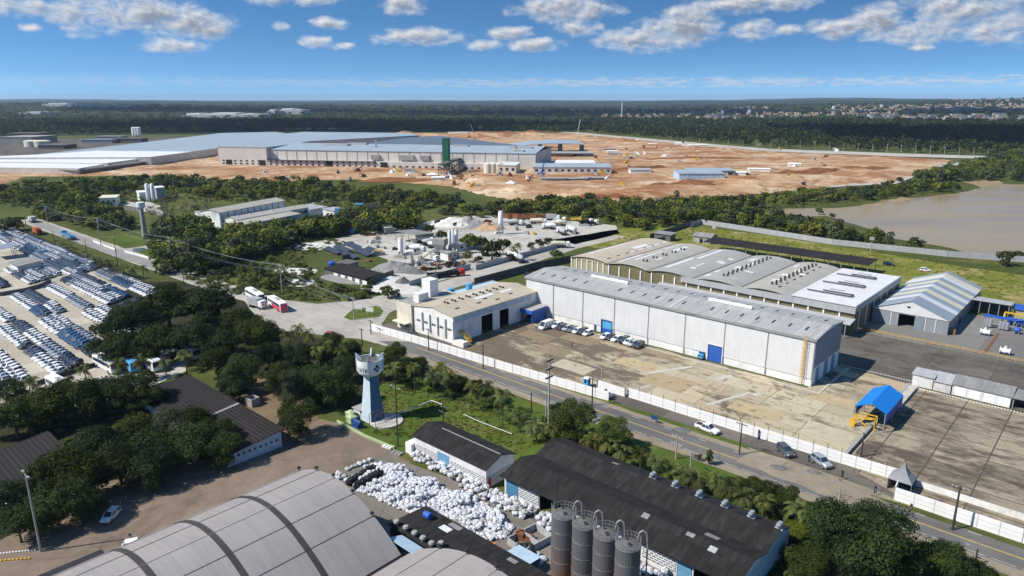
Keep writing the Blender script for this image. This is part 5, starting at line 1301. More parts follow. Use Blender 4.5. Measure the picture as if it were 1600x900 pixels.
for x, y, w, m in ((1020, 228, 14, 0), (1062, 229, 10, 0), (1072, 231, 12, 0), (1083, 229.5, 14, 0), (1098, 230, 12, 0), (1241, 261, 12, 0), (953, 236, 16, 1), (957, 240, 14, 0), (973, 221, 10, 1), (985, 220, 12, 1), (992, 222, 9, 0), (1150, 275, 22, 0), (1185, 269, 20, 0), (1060, 226, 9, 0), (958, 243, 12, 1), (865, 285, 22, 1), (895, 284, 24, 1), (925, 283, 20, 1), (700, 280, 9, 1), (685, 283, 11, 0), (640, 270, 8, 1)):
    q = MB(); h = 2.6 + rr.random(); q.box(-w / 2, w / 2, -2.4, 2.4, 0, h); q.prism([(-2.8, h), (2.8, h), (0, h + .9)], -w / 2 - .3, w / 2 + .3, 0, 'x')
    q = q.obj('site_cabin', 'mat_off_white' if m == 0 else 'mat_grey_concrete'); q.location = G(x, y); q.rotation_euler = (0, 0, rad(rr.uniform(-14, 6))); SH.append(tag(q, '', 'cabin', 'site cabins on the earthworks'))
autolabel(SH, '{n} site cabin from the left, low on the bare earthworks')
MC = []
for k in range(90):
    x, y = rr.uniform(830, 1330), rr.uniform(222, 296)
    if k % 2 == 0: x, y = rr.choice(((rr.uniform(400, 800), rr.uniform(268, 284)), (rr.uniform(700, 830), rr.uniform(270, 296)), (rr.uniform(930, 1010), rr.uniform(232, 270))))
    w = rr.uniform(1.4, 3.4); q = MB(); q.box(-w, w, -1.2, 1.2, .7, 1.9); q.box(-w * .3, w * .5, -1, 1, 1.9, 3.2); q.box(-w, w, -1.4, -.9, 0, .8); q.box(-w, w, .9, 1.4, 0, .8); q.beam((w * .4, 0, 2.2), (w * 1.6, 0, 4.4), .5); q.beam((w * 1.6, 0, 4.4), (w * 2.2, 0, 1.2), .4)
    q = q.obj('excavator', rr.choice(('mat_yellow', 'mat_dark_steel', 'mat_grey_concrete', 'mat_off_white', 'mat_rust', 'mat_grey_concrete'))); q.location = G(x, y) + Vector((0, 0, .4)); q.rotation_euler = (0, 0, rr.uniform(0, 6.3)); MC.append(tag(q, '', 'digger', 'diggers on the earthworks'))
autolabel(MC, '{n} small digger from the left on the bare earthworks')
for i, (x, y, r_, h) in enumerate(((1120, 236, 30, 4), (880, 232, 18, 5), (975, 222, 24, 6), (1290, 268, 30, 4), (1010, 300, 26, 5), (930, 306, 30, 5), (1180, 290, 34, 5), (760, 280, 16, 4), (820, 300, 22, 5), (640, 212, 40, 7), (760, 214, 50, 8), (830, 213, 40, 7))):
    q = bmesh.new(); bmesh.ops.create_icosphere(q, subdivisions=4, radius=1)
    for v in q.verts:
        a = Vector(v.co); d_ = math.hypot(a.x, a.y); n_ = noise.fractal(Vector((a.x * 2, a.y * 2, i)), 1, 2, 5)
        v.co = (a.x * r_ * 1.8, a.y * r_ * .8, max(-.4, (max(0, 1 - d_) * h * (1 + .7 * n_)) if a.z > 0 else -.4))
    me = bpy.data.meshes.new('spoil'); q.to_mesh(me); q.free(); me.materials.append(MATS['mat_earthworks']); o = bpy.data.objects.new('spoil_heap', me); COL.objects.link(o); o.location = G(x, y) + Vector((0, 0, .3)); o['kind'] = 'structure'
MATS['mat_red_earth'] = None
ground_mat('mat_red_earth', (.20, .08, .035), (.31, .14, .06), (.42, .26, .14), .03, .12, k3=(.58, .7))
for i, (x0, y0, x1, y1, wd, h) in enumerate(((990, 298, 1150, 286, 16, 4), (1130, 282, 1400, 262, 14, 4), (940, 268, 1060, 262, 9, 3), (700, 211, 900, 209.5, 40, 6), (560, 284, 690, 283, 8, 3), (880, 313, 1030, 314, 7, 5), (1000, 250, 1180, 248, 8, 2.5))):
    a, c = G(x0, y0), G(x1, y1); q = bmesh.new(); bmesh.ops.create_icosphere(q, subdivisions=5, radius=1); hl_ = (c - a).length / 2
    for v in q.verts:
        e = Vector(v.co); d_ = math.hypot(e.x, e.y); n_ = noise.fractal(Vector((e.x * hl_ / 25, e.y * 1.5, i * 3)), 1, 2, 5)
        v.co = (e.x * hl_, e.y * wd * (1 + .5 * noise.noise(Vector((e.x * hl_ / 18, i, 0)))), max(-.5, (min(1, max(0, 1 - d_) * 2.2) * h * (.7 + .7 * n_)) if e.z > 0 else -.5))
    me = bpy.data.meshes.new('bank'); q.to_mesh(me); q.free(); me.materials.append(MATS['mat_red_earth']); o = bpy.data.objects.new('red_bank', me); COL.objects.link(o); o.location = (a + c) / 2 + Vector((0, 0, .5)); o.rotation_euler = (0, 0, math.atan2(c.y - a.y, c.x - a.x)); o['kind'] = 'structure'
# far white factories on the plain
for i, (x0, x1, y, h) in enumerate(((67, 131, 174.5, 13), (147, 198, 173.5, 10), (283, 330, 186, 11), (318, 404, 186.5, 13), (418, 430, 181.5, 16), (434, 473, 180.5, 17), (30, 66, 183, 6))):
    a, c = G(x0, y), G(x1, y); q = MB(); L = c.x - a.x
    q.box(0, L, 0, 120, 0, h); q.box(L * .1, L * .55, 20, 100, h, h * 1.35); q.box(L * .7, L * .9, 10, 60, h, h * 1.2)
    q = q.obj('far_factory', 'mat_white_roof'); q.location = a + Vector((0, 0, hill_h(a.x, a.y, a.length) if a.y > 1900 else 0))
    tag(q, ('long white block under the skyline, farthest left', 'second long white block under the skyline from the left', 'white factory row behind the dark tree belt, left part', 'white factory row behind the dark tree belt, right part', 'small cube like white building beside the stepped white factory', 'stepped white factory rising above the tree belt', 'low white strip of buildings at the far left')[i], 'factory')
for i, (x, y, h) in enumerate(((1004.5, 177, 26), (1009.5, 177, 26), (1302, 176, 30), (1376, 176, 34), (1128, 181, 20), (1170, 181, 22), (971, 190, 55))):
    a = G(x, y); q = MB(); w = 5 if i < 6 else 1.2; q.box(-w, w, -w, w, 0, h); q.box(-w * .6, w * .6, -w * .6, w * .6, h, h * 1.08)
    q = q.obj('far_tower', 'mat_off_white'); q.location = a
    tag(q, ('left one of the two white twin towers beyond the woods', 'right one of the two white twin towers beyond the woods', 'white tower block above the town roofs', 'tall white tower block above the town roofs farther right', 'white block tower left above the pale flats', 'white block tower right above the pale flats', 'thin pale mast standing up from the woods')[i], 'tower')
# towns: a far mass of small houses
def town(name, boxes, mats):
    b = MB()
    for (x, y, w, d, h, k) in boxes:
        b.box(x - w / 2, x + w / 2, y - d / 2, y + d / 2, -1, h, k)
        if k == 1: b.prism([(y - d / 2 - .4, h), (y + d / 2 + .4, h), (y, h + 2)], x - w / 2 - .4, x + w / 2 + .4, 2, 'x')
    o = b.obj(name, mats, uv=False); o['kind'] = 'stuff'; o['label'] = 'far town of small white and orange houses before the skyline'; o['category'] = 'town'
plain('mat_town_roof', (.36, .25, .19)); plain('mat_town_pale', (.48, .46, .43)); plain('mat_town_warm', (.45, .36, .27)); plain('mat_town_grey', (.30, .31, .33))
rt = random.Random(8); bx = []
for (x0, x1, y0, y1, n, big) in ((1040, 1260, 176, 186, 70, 0), (1420, 1600, 172, 180, 150, 0), (1290, 1420, 172, 181, 110, 0), (1180, 1400, 178, 185, 90, 0), (1430, 1520, 176, 180, 60, 1), (1360, 1600, 184, 192, 60, 2), (940, 1040, 181, 187, 40, 0), (1480, 1600, 165, 171, 60, 0), (1090, 1200, 184, 193, 16, 2), (1140, 1200, 174, 178, 20, 1)):
    for _ in range(n):
        p = G(rt.uniform(x0, x1), rt.uniform(y0, y1)); w = rt.uniform(5, 12) * (1, 1.5, 3.2)[big]
        h0 = hill_h(p.x, p.y, p.length) if p.y > 1900 else 0
        bx.append((p.x, p.y, w, rt.uniform(8, 20), h0 + rt.uniform(4, 8) * (1, 1.8, 1.2)[big], rt.choice((0, 1, 1, 1, 3) if big < 2 else (0, 4, 4, 3))))
town('far_town', bx, ['mat_town_pale', 'mat_town_warm', 'mat_town_roof', 'mat_town_warm', 'mat_town_grey'])
# dark sheds and tanks far left
for i, (x0, x1, y, h, d, m, lb) in enumerate(((0, 52, 225, 10, 60, 'mat_grey_concrete', 'grey flat works building at the far left edge'), (60, 100, 233, 5, 30, 'mat_dark_concrete', 'low dark works shed left of the immense roof'), (128, 176, 224, 5, 24, 'mat_blue_grey_side', 'low blue grey shed beside the immense roof'), (176, 222, 223, 6, 20, 'mat_dark_concrete', 'dark low shed by the three pale silos far left'), (10, 60, 216, 8, 40, 'mat_dark_concrete', 'dark grey works building behind the left edge block'), (150, 190, 217, 4, 20, 'mat_grey_concrete', 'grey strip shed far left of the factory'))):
    a, c = G(x0, y), G(x1, y); q = MB(); L = c.x - a.x; q.box(0, L, 0, d, 0, h); q.box(-.5, L + .5, -.5, d + .5, h, h + .5)
    q = q.obj('works_shed', m); q.location = a; tag(q, lb, 'shed')
for i, (x, y, r_) in enumerate(((52, 229, 11), (67, 229, 11))):
    q = MB(); q.lathe([(r_, 0), (r_, 8), (r_ * .5, 9.2), (.2, 9.5)], 20); q = q.obj('oil_tank', 'mat_cream_wall', None, smooth=True); q.location = G(x, y); tag(q, ('left', 'right')[i] + ' one of two squat pale tanks at the far left', 'tank', 'squat tanks far left')
for i, x in enumerate((210.5, 214.5, 218.5)):
    q = MB(); q.lathe([(3.2, 6), (3.4, 7), (3.4, 19), (.3, 20)], 12)
    for sx in (-2, 2):
        for sy in (-2, 2): q.beam((sx, sy, 0), (sx, sy, 7), .5)
    q = q.obj('batching_silo', 'mat_off_white', None, smooth=True); q.location = G(x, 217); tag(q, '%s of three pale silos standing left of the immense roof' % ('leftmost', 'middle', 'rightmost')[i], 'silo', 'three far pale silos')
CT = []
for k in range(13):
    q = MB(); q.box(-7, 7, -1.5, 1.5, .2, 3.4); q.box(-7.1, -6.9, -1.6, 1.6, 0, 3.5)
    q = q.obj('freight_container', ('mat_red', 'mat_off_white', 'mat_orange', 'mat_yellow', 'mat_rust')[(k * 7 + k // 3) % 5]); q.location = G(441 + k * 8.3, 202.5 - .06 * k, 0); CT.append(tag(q, '', 'container', 'coloured containers behind the factory roofs'))
autolabel(CT, '{n} coloured container from the left in the far line by the woods')

# ================= offices and the batching yards ===========================================
r = small('long_office', 'long white two storey works with bays and grey roof among the trees', 345, 356, 447, 334.5, 14, 8.2, 'mat_white_wall', 'mat_grey_beige_roof', rise=1.4, win=0)
Lo = (G(447, 334.5) - G(345, 356)).length
for k in range(11):
    x = 1 + k * (Lo - 2) / 10
    q = MB(); q.box(x - .2, x + .2, -.3, -.02, 0, 8.0); q.obj('pilaster', 'mat_grey_concrete', r)
for k in range(10):
    x = 1 + (k + .18) * (Lo - 2) / 10; w = (Lo - 2) / 10
    for dx, wd in ((0, .28), (.42, .28)): q = MB(); q.box(x + dx * w, x + (dx + wd) * w, -.08, -.01, 3.0, 4.0); q.obj('window', 'mat_window', r)
    q = MB(); q.box(x + .5 * w, x + .72 * w, -.08, -.01, 0, 2.3); q.obj('door', 'mat_dark_inside', r)
q = MB(); q.box(-.1, -.01, 6, 10, 0, 4.5); q.obj('side_door', 'mat_dark_inside', r)
r = small('office_wing', 'lower grey roofed office wing with skylights before the long works', 372, 358, 482, 337, 11, 5, 'mat_white_wall', 'mat_grey_beige_roof', rise=1.0)
for k in range(9):
    q = MB(); q.box(4 + k * 8, 5.4 + k * 8, 4.2, 5.0, 5.9, 6.25); q.obj('skylight', 'mat_skylight', r)
    q = MB(); q.box(3 + k * 8.2, 9 + k * 8.2, -.1, -.01, 1.8, 3.6); q.obj('window', 'mat_window', r)
small('office_wing', 'front office wing with pale blue wall and worn roof', 369, 366, 470, 345, 8, 3.8, 'mat_pale_blue', 'mat_grey_beige_roof', .8)
small('office_annex', 'small white annex at the left end of the long works', 314, 350, 333, 348, 9, 5.5, 'mat_white_wall', 'mat_grey_concrete', .3, 3)
small('office_annex', 'grey roofed low annex right of the office wing', 484, 338, 512, 333, 14, 3.6, 'mat_white_wall', 'mat_light_grey_roof', .8)
small('blue_office', 'small white house with bright blue gable beside the trees', 523, 341, 540, 338, 10, 4, 'mat_white_wall', 'mat_light_grey_roof', .6)
q = MB(); q.box(0, 4.5, 0, .3, 0, 6.2); q = q.obj('blue_sign_wall', 'mat_sky_blue_paint'); q.location = G(524, 342); tag(q, 'bright blue sign wall in front of the small white house', 'sign')
q = MB(); q.box(0, 5.5, 0, 4, 0, 6.4); q.box(-.1, 5.6, -.1, 4.1, 6.4, 6.6); q = q.obj('blue_block', 'mat_sky_blue_paint'); q.location = G(554, 336); tag(q, 'bright blue cube building by a dark roofed shed', 'building')
small('dark_shed', 'dark roofed shed right of the bright blue cube', 562, 338, 594, 336, 14, 4, 'mat_grey_concrete', 'mat_black_roof', .8)
# little works with twin silos, left
for i, x in enumerate((232.5, 240.5)):
    g = wroot('white_silo', ('left', 'right')[i] + ' of the twin white silos among the left trees', 'silo', G(x, 315), 0, 'twin white silos')
    q = MB(); q.lathe([(.5, 1.0), (1.35, 2.8), (1.35, 11.3), (.9, 12.1), (.2, 12.3)], 16); q.obj('shell', 'mat_off_white', g, smooth=True)
    for sx in (-.9, .9):
        for sy in (-.9, .9): q = MB(); q.beam((sx, sy, 0), (sx, sy, 3.2), .25); q.obj('leg', 'mat_off_white', g)
small('silo_house', 'white flat house right of the twin white silos', 246, 312, 259, 311, 8, 8.0, 'mat_light_grey_roof', 'mat_off_white', .2)
small('silo_house', 'low white shed left of the twin white silos', 219, 314, 232, 313, 9, 5.5, 'mat_off_white', 'mat_off_white', .3)
small('works_house', 'small cream roofed house on the wasteland left of the silos', 157, 322, 183, 321, 10, 5, 'mat_white_wall', 'mat_cream_wall', .6, 3)
panel_wall('rubble_wall', 'dark wall around the wasteland below the twin white silos', [at(183, 326), at(222, 333)], 3, 'mat_dark_concrete', 5)
panel_wall('rubble_wall', 'pale crumbling wall behind the slender tank tower', [at(232, 328), at(256, 340)], 3.4, 'mat_light_grey_roof', 5, caps='mat_grey_concrete')
patch('works_ground', GP((180, 325), (200, 315), (235, 316), (252, 322), (222, 332)), .02, 'mat_white_yard', 1, 5)
g = wroot('tank_tower', 'slender pale concrete tank tower beside the roadside lawn', 'water tower', G(226.5, 369), 0)
q = MB(); q.lathe([(1.35, 0), (1.1, 8), (1.0, 14.5)], 14); q.obj('shaft', 'mat_pole_concrete', g, smooth=True)
q = MB(); q.lathe([(1.0, 14.2), (2.0, 15.0), (2.0, 17.2), (1.8, 17.4), (.2, 17.5)], 16); q.obj('tank', 'mat_white_wall', g, smooth=True)
# solar arrays
SA = []
for x, y in ((508, 390.6), (523, 387.5), (540, 383), (534, 398), (555, 393.7), (571, 390.6)):
    p, p2 = G(x, y), G(x + 21, y + 8.4); an_ = math.atan2(p2.y - p.y, p2.x - p.x)
    g = wroot('solar_array', '', 'solar panels', p, an_, 'solar arrays in the pale yard'); L = (p2 - p).length
    plain('mat_solar', (.035, .045, .07), .3, .1, 1.0, spec=.4)
    q = MB(); q.hexa([(0, -1.0, .7), (L, -1.0, .7), (L, 1.8, 1.6), (0, 1.8, 1.6), (0, -1.0, .8), (L, -1.0, .8), (L, 1.8, 1.7), (0, 1.8, 1.7)]); s_ = q.obj('panel', 'mat_solar', g)
    q = MB()
    for k in range(9): x_ = L * k / 8; q.hexa([(x_ - .05, -1.02, .805), (x_ + .05, -1.02, .805), (x_ + .05, 1.82, 1.715), (x_ - .05, 1.82, 1.715), (x_ - .05, -1.02, .83), (x_ + .05, -1.02, .83), (x_ + .05, 1.82, 1.74), (x_ - .05, 1.82, 1.74)])
    q.obj('frame', 'mat_galvanised', s_)
    for k in range(4):
        for y_, zt in ((-.8, .74), (1.5, 1.48)): q = MB(); x_ = .5 + (L - 1) * k / 3; q.box(x_ - .06, x_ + .06, y_ - .06, y_ + .06, 0, zt); q.obj('post', 'mat_grey_steel', g)
    SA.append(g)
for g, lb in zip(SA, ('left', 'middle', 'right', 'left', 'middle', 'right')): g['label'] = '%s dark blue solar array in the %s row of the pale yard' % (lb, 'upper' if SA.index(g) < 3 else 'lower')
def silo(lb, x, y, rs, h, leg, n=1, m='mat_off_white'):
    g = wroot('cement_silo', lb, 'silo', G(x, y), rad(20))
    q = MB(); q.lathe([(.4, leg * .5), (rs, leg), (rs, h - .8), (rs * .6, h - .1), (.2, h)], 16); q.obj('shell', m, g, smooth=True)
    for sx in (-rs * .68, rs * .68):
        for sy in (-rs * .68, rs * .68): q = MB(); q.beam((sx, sy, 0), (sx, sy, leg + .3), .3); q.obj('leg', 'mat_grey_steel', g)
    q = MB()
    for k in range(12):
        a = 2 * math.pi * k / 12; q.beam((rs * math.cos(a), rs * math.sin(a), h - .8), (rs * math.cos(a), rs * math.sin(a), h + .4), .06)
    q.lathe([(rs, h + .3), (rs, h + .42)], 16) if 0 else None
    q.obj('rail', 'mat_yellow', g)
silo('white cement silo on legs right of the solar arrays', 626.5, 399, 1.15, 8.0, 1.8)
silo('left one of the joined white silos at the centre batching plant', 703, 398, .85, 11.2, 4.6)
silo('middle one of the joined white silos at the centre batching plant', 708, 396, .85, 11.4, 4.6)
silo('right one of the joined white silos at the centre batching plant', 713.5, 397, .85, 11.6, 4.6)
silo('lone white silo over a concrete hopper in the far yard', 782.5, 366, 1.3, 12.2, 5.6)
g = wroot('aggregate_hopper', 'grey steel hopper fed by the sloping conveyor', 'hopper', G(688, 402), rad(-20))
q = MB(); q.hexa([(-1, -1, 3), (1, -1, 3), (1, 1, 3), (-1, 1, 3), (-3, -2, 6), (3, -2, 6), (3, 2, 6), (-3, 2, 6)]); q.box(-3, 3, -2, 2, 6.02, 8.4); q.obj('bin', 'mat_grey_concrete', g)
for sx in (-1.8, 1.8):
    for sy in (-1.4, 1.4): q = MB(); q.beam((sx, sy, 0), (sx, sy, 5.2), .3); q.obj('leg', 'mat_grey_steel', g)
def conveyor(lb, x0, y0, z0, x1, y1, z1):
    a, c = G(x0, y0, z0), G(x1, y1, z1); g = wroot('conveyor', lb, 'conveyor', (a.x, a.y), 0)
    o = Vector((a.x, a.y, 0)); q = MB(); q.beam(a - o, c - o, 1.0, .5); q.obj('belt', 'mat_grey_concrete', g)
    for t in (.35, .7):
        m_ = a.lerp(c, t) - o; q = MB(); q.beam((m_.x - .4, m_.y, 0), (m_.x, m_.y, m_.z - .26), .18); q.beam((m_.x + .4, m_.y, 0), (m_.x + .1, m_.y, m_.z - .26), .18); q.obj('leg', 'mat_grey_steel', g)
conveyor('long sloping conveyor rising to the grey hopper', 648, 412, 1, 684, 386, 8.2)
conveyor('short steep conveyor at the foot of the long one', 646, 415, .8, 642, 393, 7)
small('batch_house', 'white cabin under the joined silos', 700, 407, 714, 404, 5, 3, 'mat_white_wall', 'mat_grey_concrete', .2, 2)
small('batch_house', 'white flat roofed office right of the joined silos', 716, 394, 745, 386, 7, 3.2, 'mat_white_wall', 'mat_grey_roof', .3, 3)
lean('open_shed', 'open shed with brown grey roof at the back of the solar yard', 'shed', *(lambda a: (a[0], a[0] + 15, a[1], a[1] + 12))(at(618, 377)), 5.0, 4.2, 'mat_grey_roof', n=3, back='mat_cream_wall')
small('yard_hut', 'tiny pale roofed hut behind the open shed', 602, 366, 615, 365, 7, 3, 'mat_grey_concrete', 'mat_light_grey_roof', .5)
small('yard_hut', 'concrete shelter with dark opening below the solar arrays', 543, 424, 560, 419, 6, 2.6, 'mat_grey_concrete', 'mat_dark_concrete', .2)
small('brown_long_shed', 'long dark roofed low shed with white doors at the yard corner', 508, 430, 571, 447, 8, 2.6, 'mat_dark_concrete', 'mat_black_roof', .6)
bl = COL.objects['brown_long_shed']
for k in range(5): q = MB(); q.box(6 + k * 4.5, 8.6 + k * 4.5, -.07, -.01, .2, 2.0); q.obj('door', 'mat_off_white', bl)
for i, (x, y, s) in enumerate(((519, 418, 1.6), (526, 426, 1.4), (550, 366, 1.4))):
    q = MB(); q.lathe([(s * .8, 0), (s, .4), (s, 2.2), (s * .7, 2.7), (.2, 2.9)], 14); q = q.obj('blue_barrel', 'mat_blue_paint', None, smooth=True); q.location = G(x, y); tag(q, ('round blue water barrel left of the concrete shelter', 'smaller blue barrel above the dark roofed low shed', 'blue barrel behind the solar arrays by the trees')[i], 'barrel')
def heap(lb, x, y, r_, h, m, el=1.0, seed=0):
    q = bmesh.new(); bmesh.ops.create_icosphere(q, subdivisions=4, radius=1)
    for v in q.verts:
        a = Vector(v.co); rr_ = math.hypot(a.x, a.y); f = max(0, 1 - rr_ * .98) ** .9 if a.z > 0 else -.02
        n = noise.fractal(Vector((a.x * 2.2, a.y * 2.2, seed)), 1, 2, 4)
        v.co = (a.x * r_ * (1 + .15 * n) * el, a.y * r_ * (1 + .15 * n), max(-.1, f * h * (1 + .45 * n)))
    me = bpy.data.meshes.new('heap'); q.to_mesh(me); q.free(); me.materials.append(MATS[m])
    o = bpy.data.objects.new('material_heap', me); COL.objects.link(o); p = G(x, y); o.location = p; o.rotation_euler = (0, 0, rad(-25)); tag(o, lb, 'heap')
plain('mat_gravel_grey', (.24, .235, .225), .95, .25, 1.5); plain('mat_gravel_pale', (.58, .56, .52), .95, .2, 1.5); plain('mat_gravel_dark', (.15, .145, .14), .95, .25, 1.5); plain('mat_sand_orange', (.45, .30, .18), .95, .2, 1.5)
heap('grey gravel heap in front of the concrete shelter', 562, 433, 11, 2.6, 'mat_gravel_grey', 1.5, 1)
heap('pale grey gravel heap at the foot of the conveyor', 617, 420, 8, 3.4, 'mat_gravel_grey', 1.2, 2)
heap('small conical gravel heap near the side street', 629, 442, 3.4, 2.4, 'mat_gravel_dark', 1, 3)
heap('white sand heap beside the low dark shed', 592, 437, 8, 1.4, 'mat_gravel_pale', 1.6, 4)
heap('white material heap by the side street bushes', 612, 450, 8, 1.0, 'mat_gravel_pale', 1.6, 5)
heap('big white sand heap against the back wall of the far yard', 712, 351, 11, 4.4, 'mat_gravel_pale', 1.4, 6)
heap('grey gravel heap right of the big white heap', 735, 351, 8, 4.4, 'mat_gravel_grey', 1.1, 7)
heap('second grey gravel heap between white and orange heaps', 748, 355, 8, 3.8, 'mat_gravel_grey', 1.1, 8)
heap('orange sand heap beside the lone silo', 764, 357, 8, 3.2, 'mat_sand_orange', 1.1, 9)
heap('dark gravel heap at the conveyor end', 648, 425, 4, 1.6, 'mat_gravel_dark', 1.4, 10)
heap('pale rubble heap at the left end of the solar yard', 495, 385, 9, 1.3, 'mat_gravel_pale', 1.5, 11)
heap('white rubble in the scrub under the power lines', 467, 441, 6, .9, 'mat_gravel_pale', 1.3, 12)
heap('white rubble in the scrub left of the dark roofed shed', 462, 423, 6, .9, 'mat_gravel_pale', 1.6, 13)
heap('dark soil heap on the forecourt by the white pickup', 1067, 672, 1.3, .35, 'mat_gravel_dark', 1.4, 14)
heap('small soil heap beside the road below the silver cars', 1216, 731, 1.2, .4, 'mat_gravel_dark', 1.5, 15)
heap('second small soil heap beside the road near the green flag', 1272, 738, 1.0, .35, 'mat_gravel_dark', 1.5, 16)
for i, (a, c) in enumerate((((535, 409), (547, 405)), ((592, 440), (615, 432)), ((679, 352), (700, 345)), ((708, 356), (722, 351)))):
    panel_wall('bunker_wall', ('bunker wall below the solar arrays', 'bunker wall behind the white sand by the street', 'bunker wall left of the big white sand heap', 'bunker wall before the big white sand heap')[i], [at(*a), at(*c)], 2.6, 'mat_dark_concrete', 4, caps='mat_dark_concrete')
YJ = []
rj = random.Random(21)
for k in range(70):
    zx = rj.random()
    if zx < .4: x, y = rj.uniform(640, 735), rj.uniform(378, 425)
    elif zx < .8: x, y = rj.uniform(760, 930), rj.uniform(338, 366)
    else: x, y = rj.uniform(560, 640), rj.uniform(366, 420)
    w, d, h = rj.uniform(.8, 3.4), rj.uniform(.8, 1.8), rj.uniform(.6, 2.2)
    m = rj.choice(('mat_grey_concrete', 'mat_dark_steel', 'mat_rust', 'mat_off_white', 'mat_off_white', 'mat_yellow', 'mat_wood', 'mat_grey_steel'))
    q = MB(); q.box(-w, w, -d / 2, d / 2, .1, h * .7); q.box(-w * .8, w * .2, -d * .4, d * .4, h * .7, h); q.box(-w * .9, w * .9, -d * .45, d * .45, 0, .1)
    q = q.obj('yard_machine', m); q.location = G(x, y); q.rotation_euler = (0, 0, rj.uniform(0, 3)); YJ.append(tag(q, '', 'machine', 'loose machines in the batching yards'))
autolabel(YJ, '{n} piece of loose yard machinery from the left on the pale batching yards')
q = MB()
for k in range(8): q.box(-3 + k * .8, -2.4 + k * .8, -1 + .3 * (k % 3), 1, 0, .5 + .3 * (k % 2))
q = q.obj('pipe_stack', 'mat_tile_red'); q.location = G(682, 414); tag(q, 'red orange pile lying by the batching plant', 'pile')
# ================= vehicles =================================================================
plain('mat_tyre', (.02, .02, .02), .8, .1); plain('mat_car_glass', (.03, .045, .07), .08, .05, spec=.8); plain('mat_lamp_white', (.7, .7, .68), .2, .05); plain('mat_lamp_red', (.35, .02, .02), .3, .05)
PAINT = {'white': (.78, .78, .78), 'silver': (.48, .50, .52), 'black': (.018, .018, .022), 'blue': (.05, .12, .24), 'grey': (.13, .14, .155), 'red': (.4, .03, .03)}
for k, c in PAINT.items():
    m, nt, b_ = mat_nt('mat_paint_' + k, .28, .0 if k in ('white', 'red', 'black') else .4, .5); b_.inputs['Base Color'].default_value = (*c, 1)
    b_.inputs['Coat Weight'].default_value = .5
def loft(b, secs, m=0):
    """rounded box loft; secs: x, half width, z0, z1, shoulder"""
    i = len(b.v)
    for x, w, z0, z1, s in secs:
        b.v += [(x, -w * .9, z0), (x, -w, z0 + .15), (x, -w, z1 - s), (x, -w * .86, z1), (x, w * .86, z1), (x, w, z1 - s), (x, w, z0 + .15), (x, w * .9, z0)]
    for k in range(len(secs) - 1):
        for j in range(8):
            a, c = i + k * 8 + j, i + k * 8 + (j + 1) % 8
            b.f.append((a, a + 8, c + 8, c)); b.m.append(m)
    b.f.append(tuple(i + k for k in range(8))); b.m.append(m)
    e = i + (len(secs) - 1) * 8
    b.f.append(tuple(e + 7 - k for k in range(8))); b.m.append(m)
KINDS_ = {  # length, half width, sections of the body, cabin (x0 base, x0 top, x1 top, x1 base, belt, roof)
    'hatch': (3.9, .84, [(-1.93, .70, .42, .86, .2), (-1.7, .82, .25, .92, .12), (-.6, .84, .2, .93, .1), (.9, .84, .2, .92, .1), (1.65, .80, .25, .80, .12), (1.95, .66, .38, .66, .15)], (-1.86, -1.5, .35, 1.05, .90, 1.47)),
    'sedan': (4.5, .87, [(-2.22, .74, .42, .88, .2), (-2.0, .85, .25, .95, .12), (-.9, .87, .2, .95, .1), (.9, .87, .2, .93, .1), (1.9, .83, .25, .82, .12), (2.25, .68, .38, .66, .15)], (-1.7, -1.05, .4, 1.15, .92, 1.45)),
    'suv': (4.4, .92, [(-2.18, .80, .48, 1.0, .2), (-2.0, .90, .3, 1.08, .12), (-.6, .92, .26, 1.08, .1), (.9, .92, .26, 1.06, .1), (1.85, .88, .3, .98, .12), (2.2, .74, .42, .8, .15)], (-2.1, -1.85, .35, 1.05, 1.04, 1.68)),
    'pickup': (5.3, .95, [(-2.65, .88, .5, 1.02, .1), (-2.5, .93, .35, 1.05, .06), (-.75, .95, .3, 1.06, .08), (1.1, .95, .3, 1.06, .1), (2.3, .9, .32, .98, .12), (2.65, .78, .45, .82, .15)], (-.9, -.7, .55, 1.25, 1.04, 1.74)),
    'van': (5.6, 1.0, [(-2.8, .95, .4, 1.2, .1), (-2.7, 1.0, .3, 1.25, .08), (0, 1.0, .28, 1.25, .08), (1.7, 1.0, .28, 1.2, .1), (2.5, .94, .3, 1.05, .12), (2.8, .8, .42, .8, .15)], (-2.75, -2.7, 1.3, 2.2, 1.22, 2.35))}
